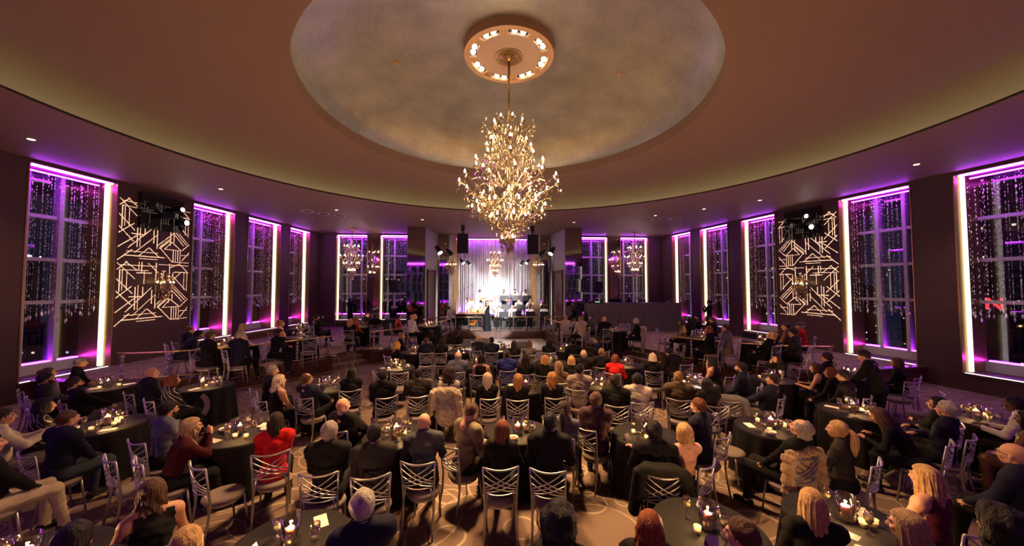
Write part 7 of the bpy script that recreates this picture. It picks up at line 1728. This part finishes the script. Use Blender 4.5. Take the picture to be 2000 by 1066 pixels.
# ------------------------------------------------------------------ the city outside
R = random.Random(11); M_bld = mat('night_building', (0.022, 0.024, 0.034), 0.7, noise=0.2, nscale=0.1)
M_lit = mat('lit_office_window', (1, 0.8, 0.5), 0.5, noise=0.3, nscale=0.3, emit=(1.0, 0.80, 0.50), estr=1.6); M_lit2 = mat('lit_cool_window', (0.6, 0.7, 1), 0.5, noise=0.3, nscale=0.3, emit=(0.55, 0.65, 1.0), estr=1.2)
spots = []; fp = []
for sx in (-1, 1):
    for i in range(11): spots.append((sx * R.uniform(120, 320), R.uniform(-10, 230), R.uniform(-10, 26) if i % 3 else R.uniform(20, 60)))
for i in range(10): spots.append((R.uniform(-110, 110), R.uniform(140, 330), R.uniform(-10, 12) if i % 3 else R.uniform(15, 45)))
for i, (x, y, h) in enumerate(spots):
    w, dd = R.uniform(18, 36), R.uniform(18, 36)
    for _ in range(60):
        if all(abs(x - q[0]) > (w + q[2]) / 2 + 2 or abs(y - q[1]) > (dd + q[3]) / 2 + 2 for q in fp): break
        if i < 22: x = math.copysign(R.uniform(120, 340), x); y = R.uniform(-20, 260)
        else: x = R.uniform(-130, 130); y = R.uniform(140, 380)
    fp.append((x, y, w, dd)); t = thing('office_tower', 'distant dark office tower with scattered lit windows outside the glass', 'building', (x, y, -120), 0, 'towers of the night skyline')
    obj('tower', MB().box((0, 0, (h + 120) / 2), (w, dd, h + 120)).box((w * 0.1, 0, h + 122), (w * 0.4, dd * 0.4, 6)), M_bld, t)
    for mm, frac in ((M_lit, 0.22), (M_lit2, 0.08)):
        mb = MB()
        for fl in range(0, int((h + 95) / 3.6)):
            z = 25 + fl * 3.6 + 1
            if z > h + 118: break
            for face in range(4):
                L = (w, dd)[face % 2]; nb = int(L / 2.6)
                if R.random() < 0.25: continue
                for k in range(nb):
                    if R.random() < frac:
                        s = -L / 2 + (k + 0.5) * L / nb; e = 0.12
                        c, sz = {0: ((s, -dd / 2, z), (0.65, e, 0.5)), 2: ((s, dd / 2, z), (0.65, e, 0.5)), 1: ((w / 2, s, z), (e, 0.65, 0.5)), 3: ((-w / 2, s, z), (e, 0.65, 0.5))}[face]
                        a, b2, c2 = sz[0] / 2, sz[1] / 2, sz[2] / 2
                        mb.box(c, sz)
        if mb.f: o = obj('lit_windows', mb, mm, t); o['kind'] = 'stuff'
# red letter sign on a roof, seen through the wide right window
r = ray(1942, 593); d = 70 / r[0]; c = CAMP + d * r; hgt = 2.6
t = thing('letter_sign', 'red illuminated letter N on a dark tower outside the right window', 'sign', tuple(c)); t.rotation_euler = (0, 0, -math.atan2(r[0], r[1])); t.scale = (0.46, 0.46, 0.46)
sg = MB(); sg.box((-1.3, 0, 0), (0.62, 0.3, 3.4)); sg.box((1.3, 0, 0), (0.62, 0.3, 3.4)); sg.box((0, 0, 0), (0.62, 0.3, 4.1), R=np.array(Matrix.Rotation(-0.66, 3, 'Y'))); obj('letter', sg, M_red, t)
obj('frame', MB().box((0, 0.4, -8.0), (8, 0.4, 22)), M_bld, t)

# ------------------------------------------------------------------ labels: which person, which chair
posew = dict(table='leaning on the table', chin='chin on one hand', hands='both hands at the mouth', cross='with legs crossed', recline='leaning back', armright='arm along next chair', armleft='arm around neighbour', phone='looking down', clap='clapping', drink='drinking', folded='arms folded', hunch='bent forward', camera='standing with a video camera', serve='standing, bending over a table', stand='standing behind the draped booth')
from collections import Counter
for r in PEOPLE:
    if 'label' in r: continue
    at = ('at the ' + TB[r['t']][2]) if r.get('t') else ''
    r['core'] = 'person with %s in %s' % (r['hd'], r['cd']); pw = posew.get(r['pose'], '')
    r['cands'] = [' '.join((r['core'] + (', ' + pw if pw else '')).split()), r['core'] + ', ' + at if at else r['core'] + (', ' + pw if pw else ''), r['core'] + (', ' + pw if pw else '') + (' ' + at if at else '')]
un = [r for r in PEOPLE if 'label' not in r]
for lvl in range(3):
    cnt = Counter(r['cands'][lvl] for r in un)
    for r in un[:]:
        if cnt[r['cands'][lvl]] == 1 and len(r['cands'][lvl].split()) <= 16: r['label'] = r['cands'][lvl]; un.remove(r)
def short(r): return ('%s, %s' % (r['hd'], r['cd'])) if 'hd' in r else 'musician'
for r in un:
    nb = min((q for q in PEOPLE if q is not r and 'hd' in q and q['cd'] != r['cd']), key=lambda q: math.dist(q['loc'], r['loc'])); r['label'] = '%s beside %s in %s' % (r['core'], nb['hd'], nb['cd'])
cnt = Counter(r['label'] for r in PEOPLE)
for r in PEOPLE:
    r['o']['label'] = ' '.join(r['label'].split()[:16])
    r['o']['group'] = 'band musicians' if 'musician' in r['label'] else 'guests at the show'
    if 'chair' in r:
        l = r['label'].replace('person with ', '').split(',')[0]; r['chair']['label'] = ' '.join(('silver lattice-back chair of the guest with ' + l).split()[:16])
cc = {}
for r in PEOPLE:
    if 'chair' in r: cc.setdefault(r['chair']['label'], []).append(r)
for l, rs in cc.items():
    if len(rs) > 1:
        for r in rs:
            if r.get('t'): r['chair']['label'] = ' '.join(('silver chair of the %s, %s' % (r['hd'], TB[r['t']][2])).split()[:16])
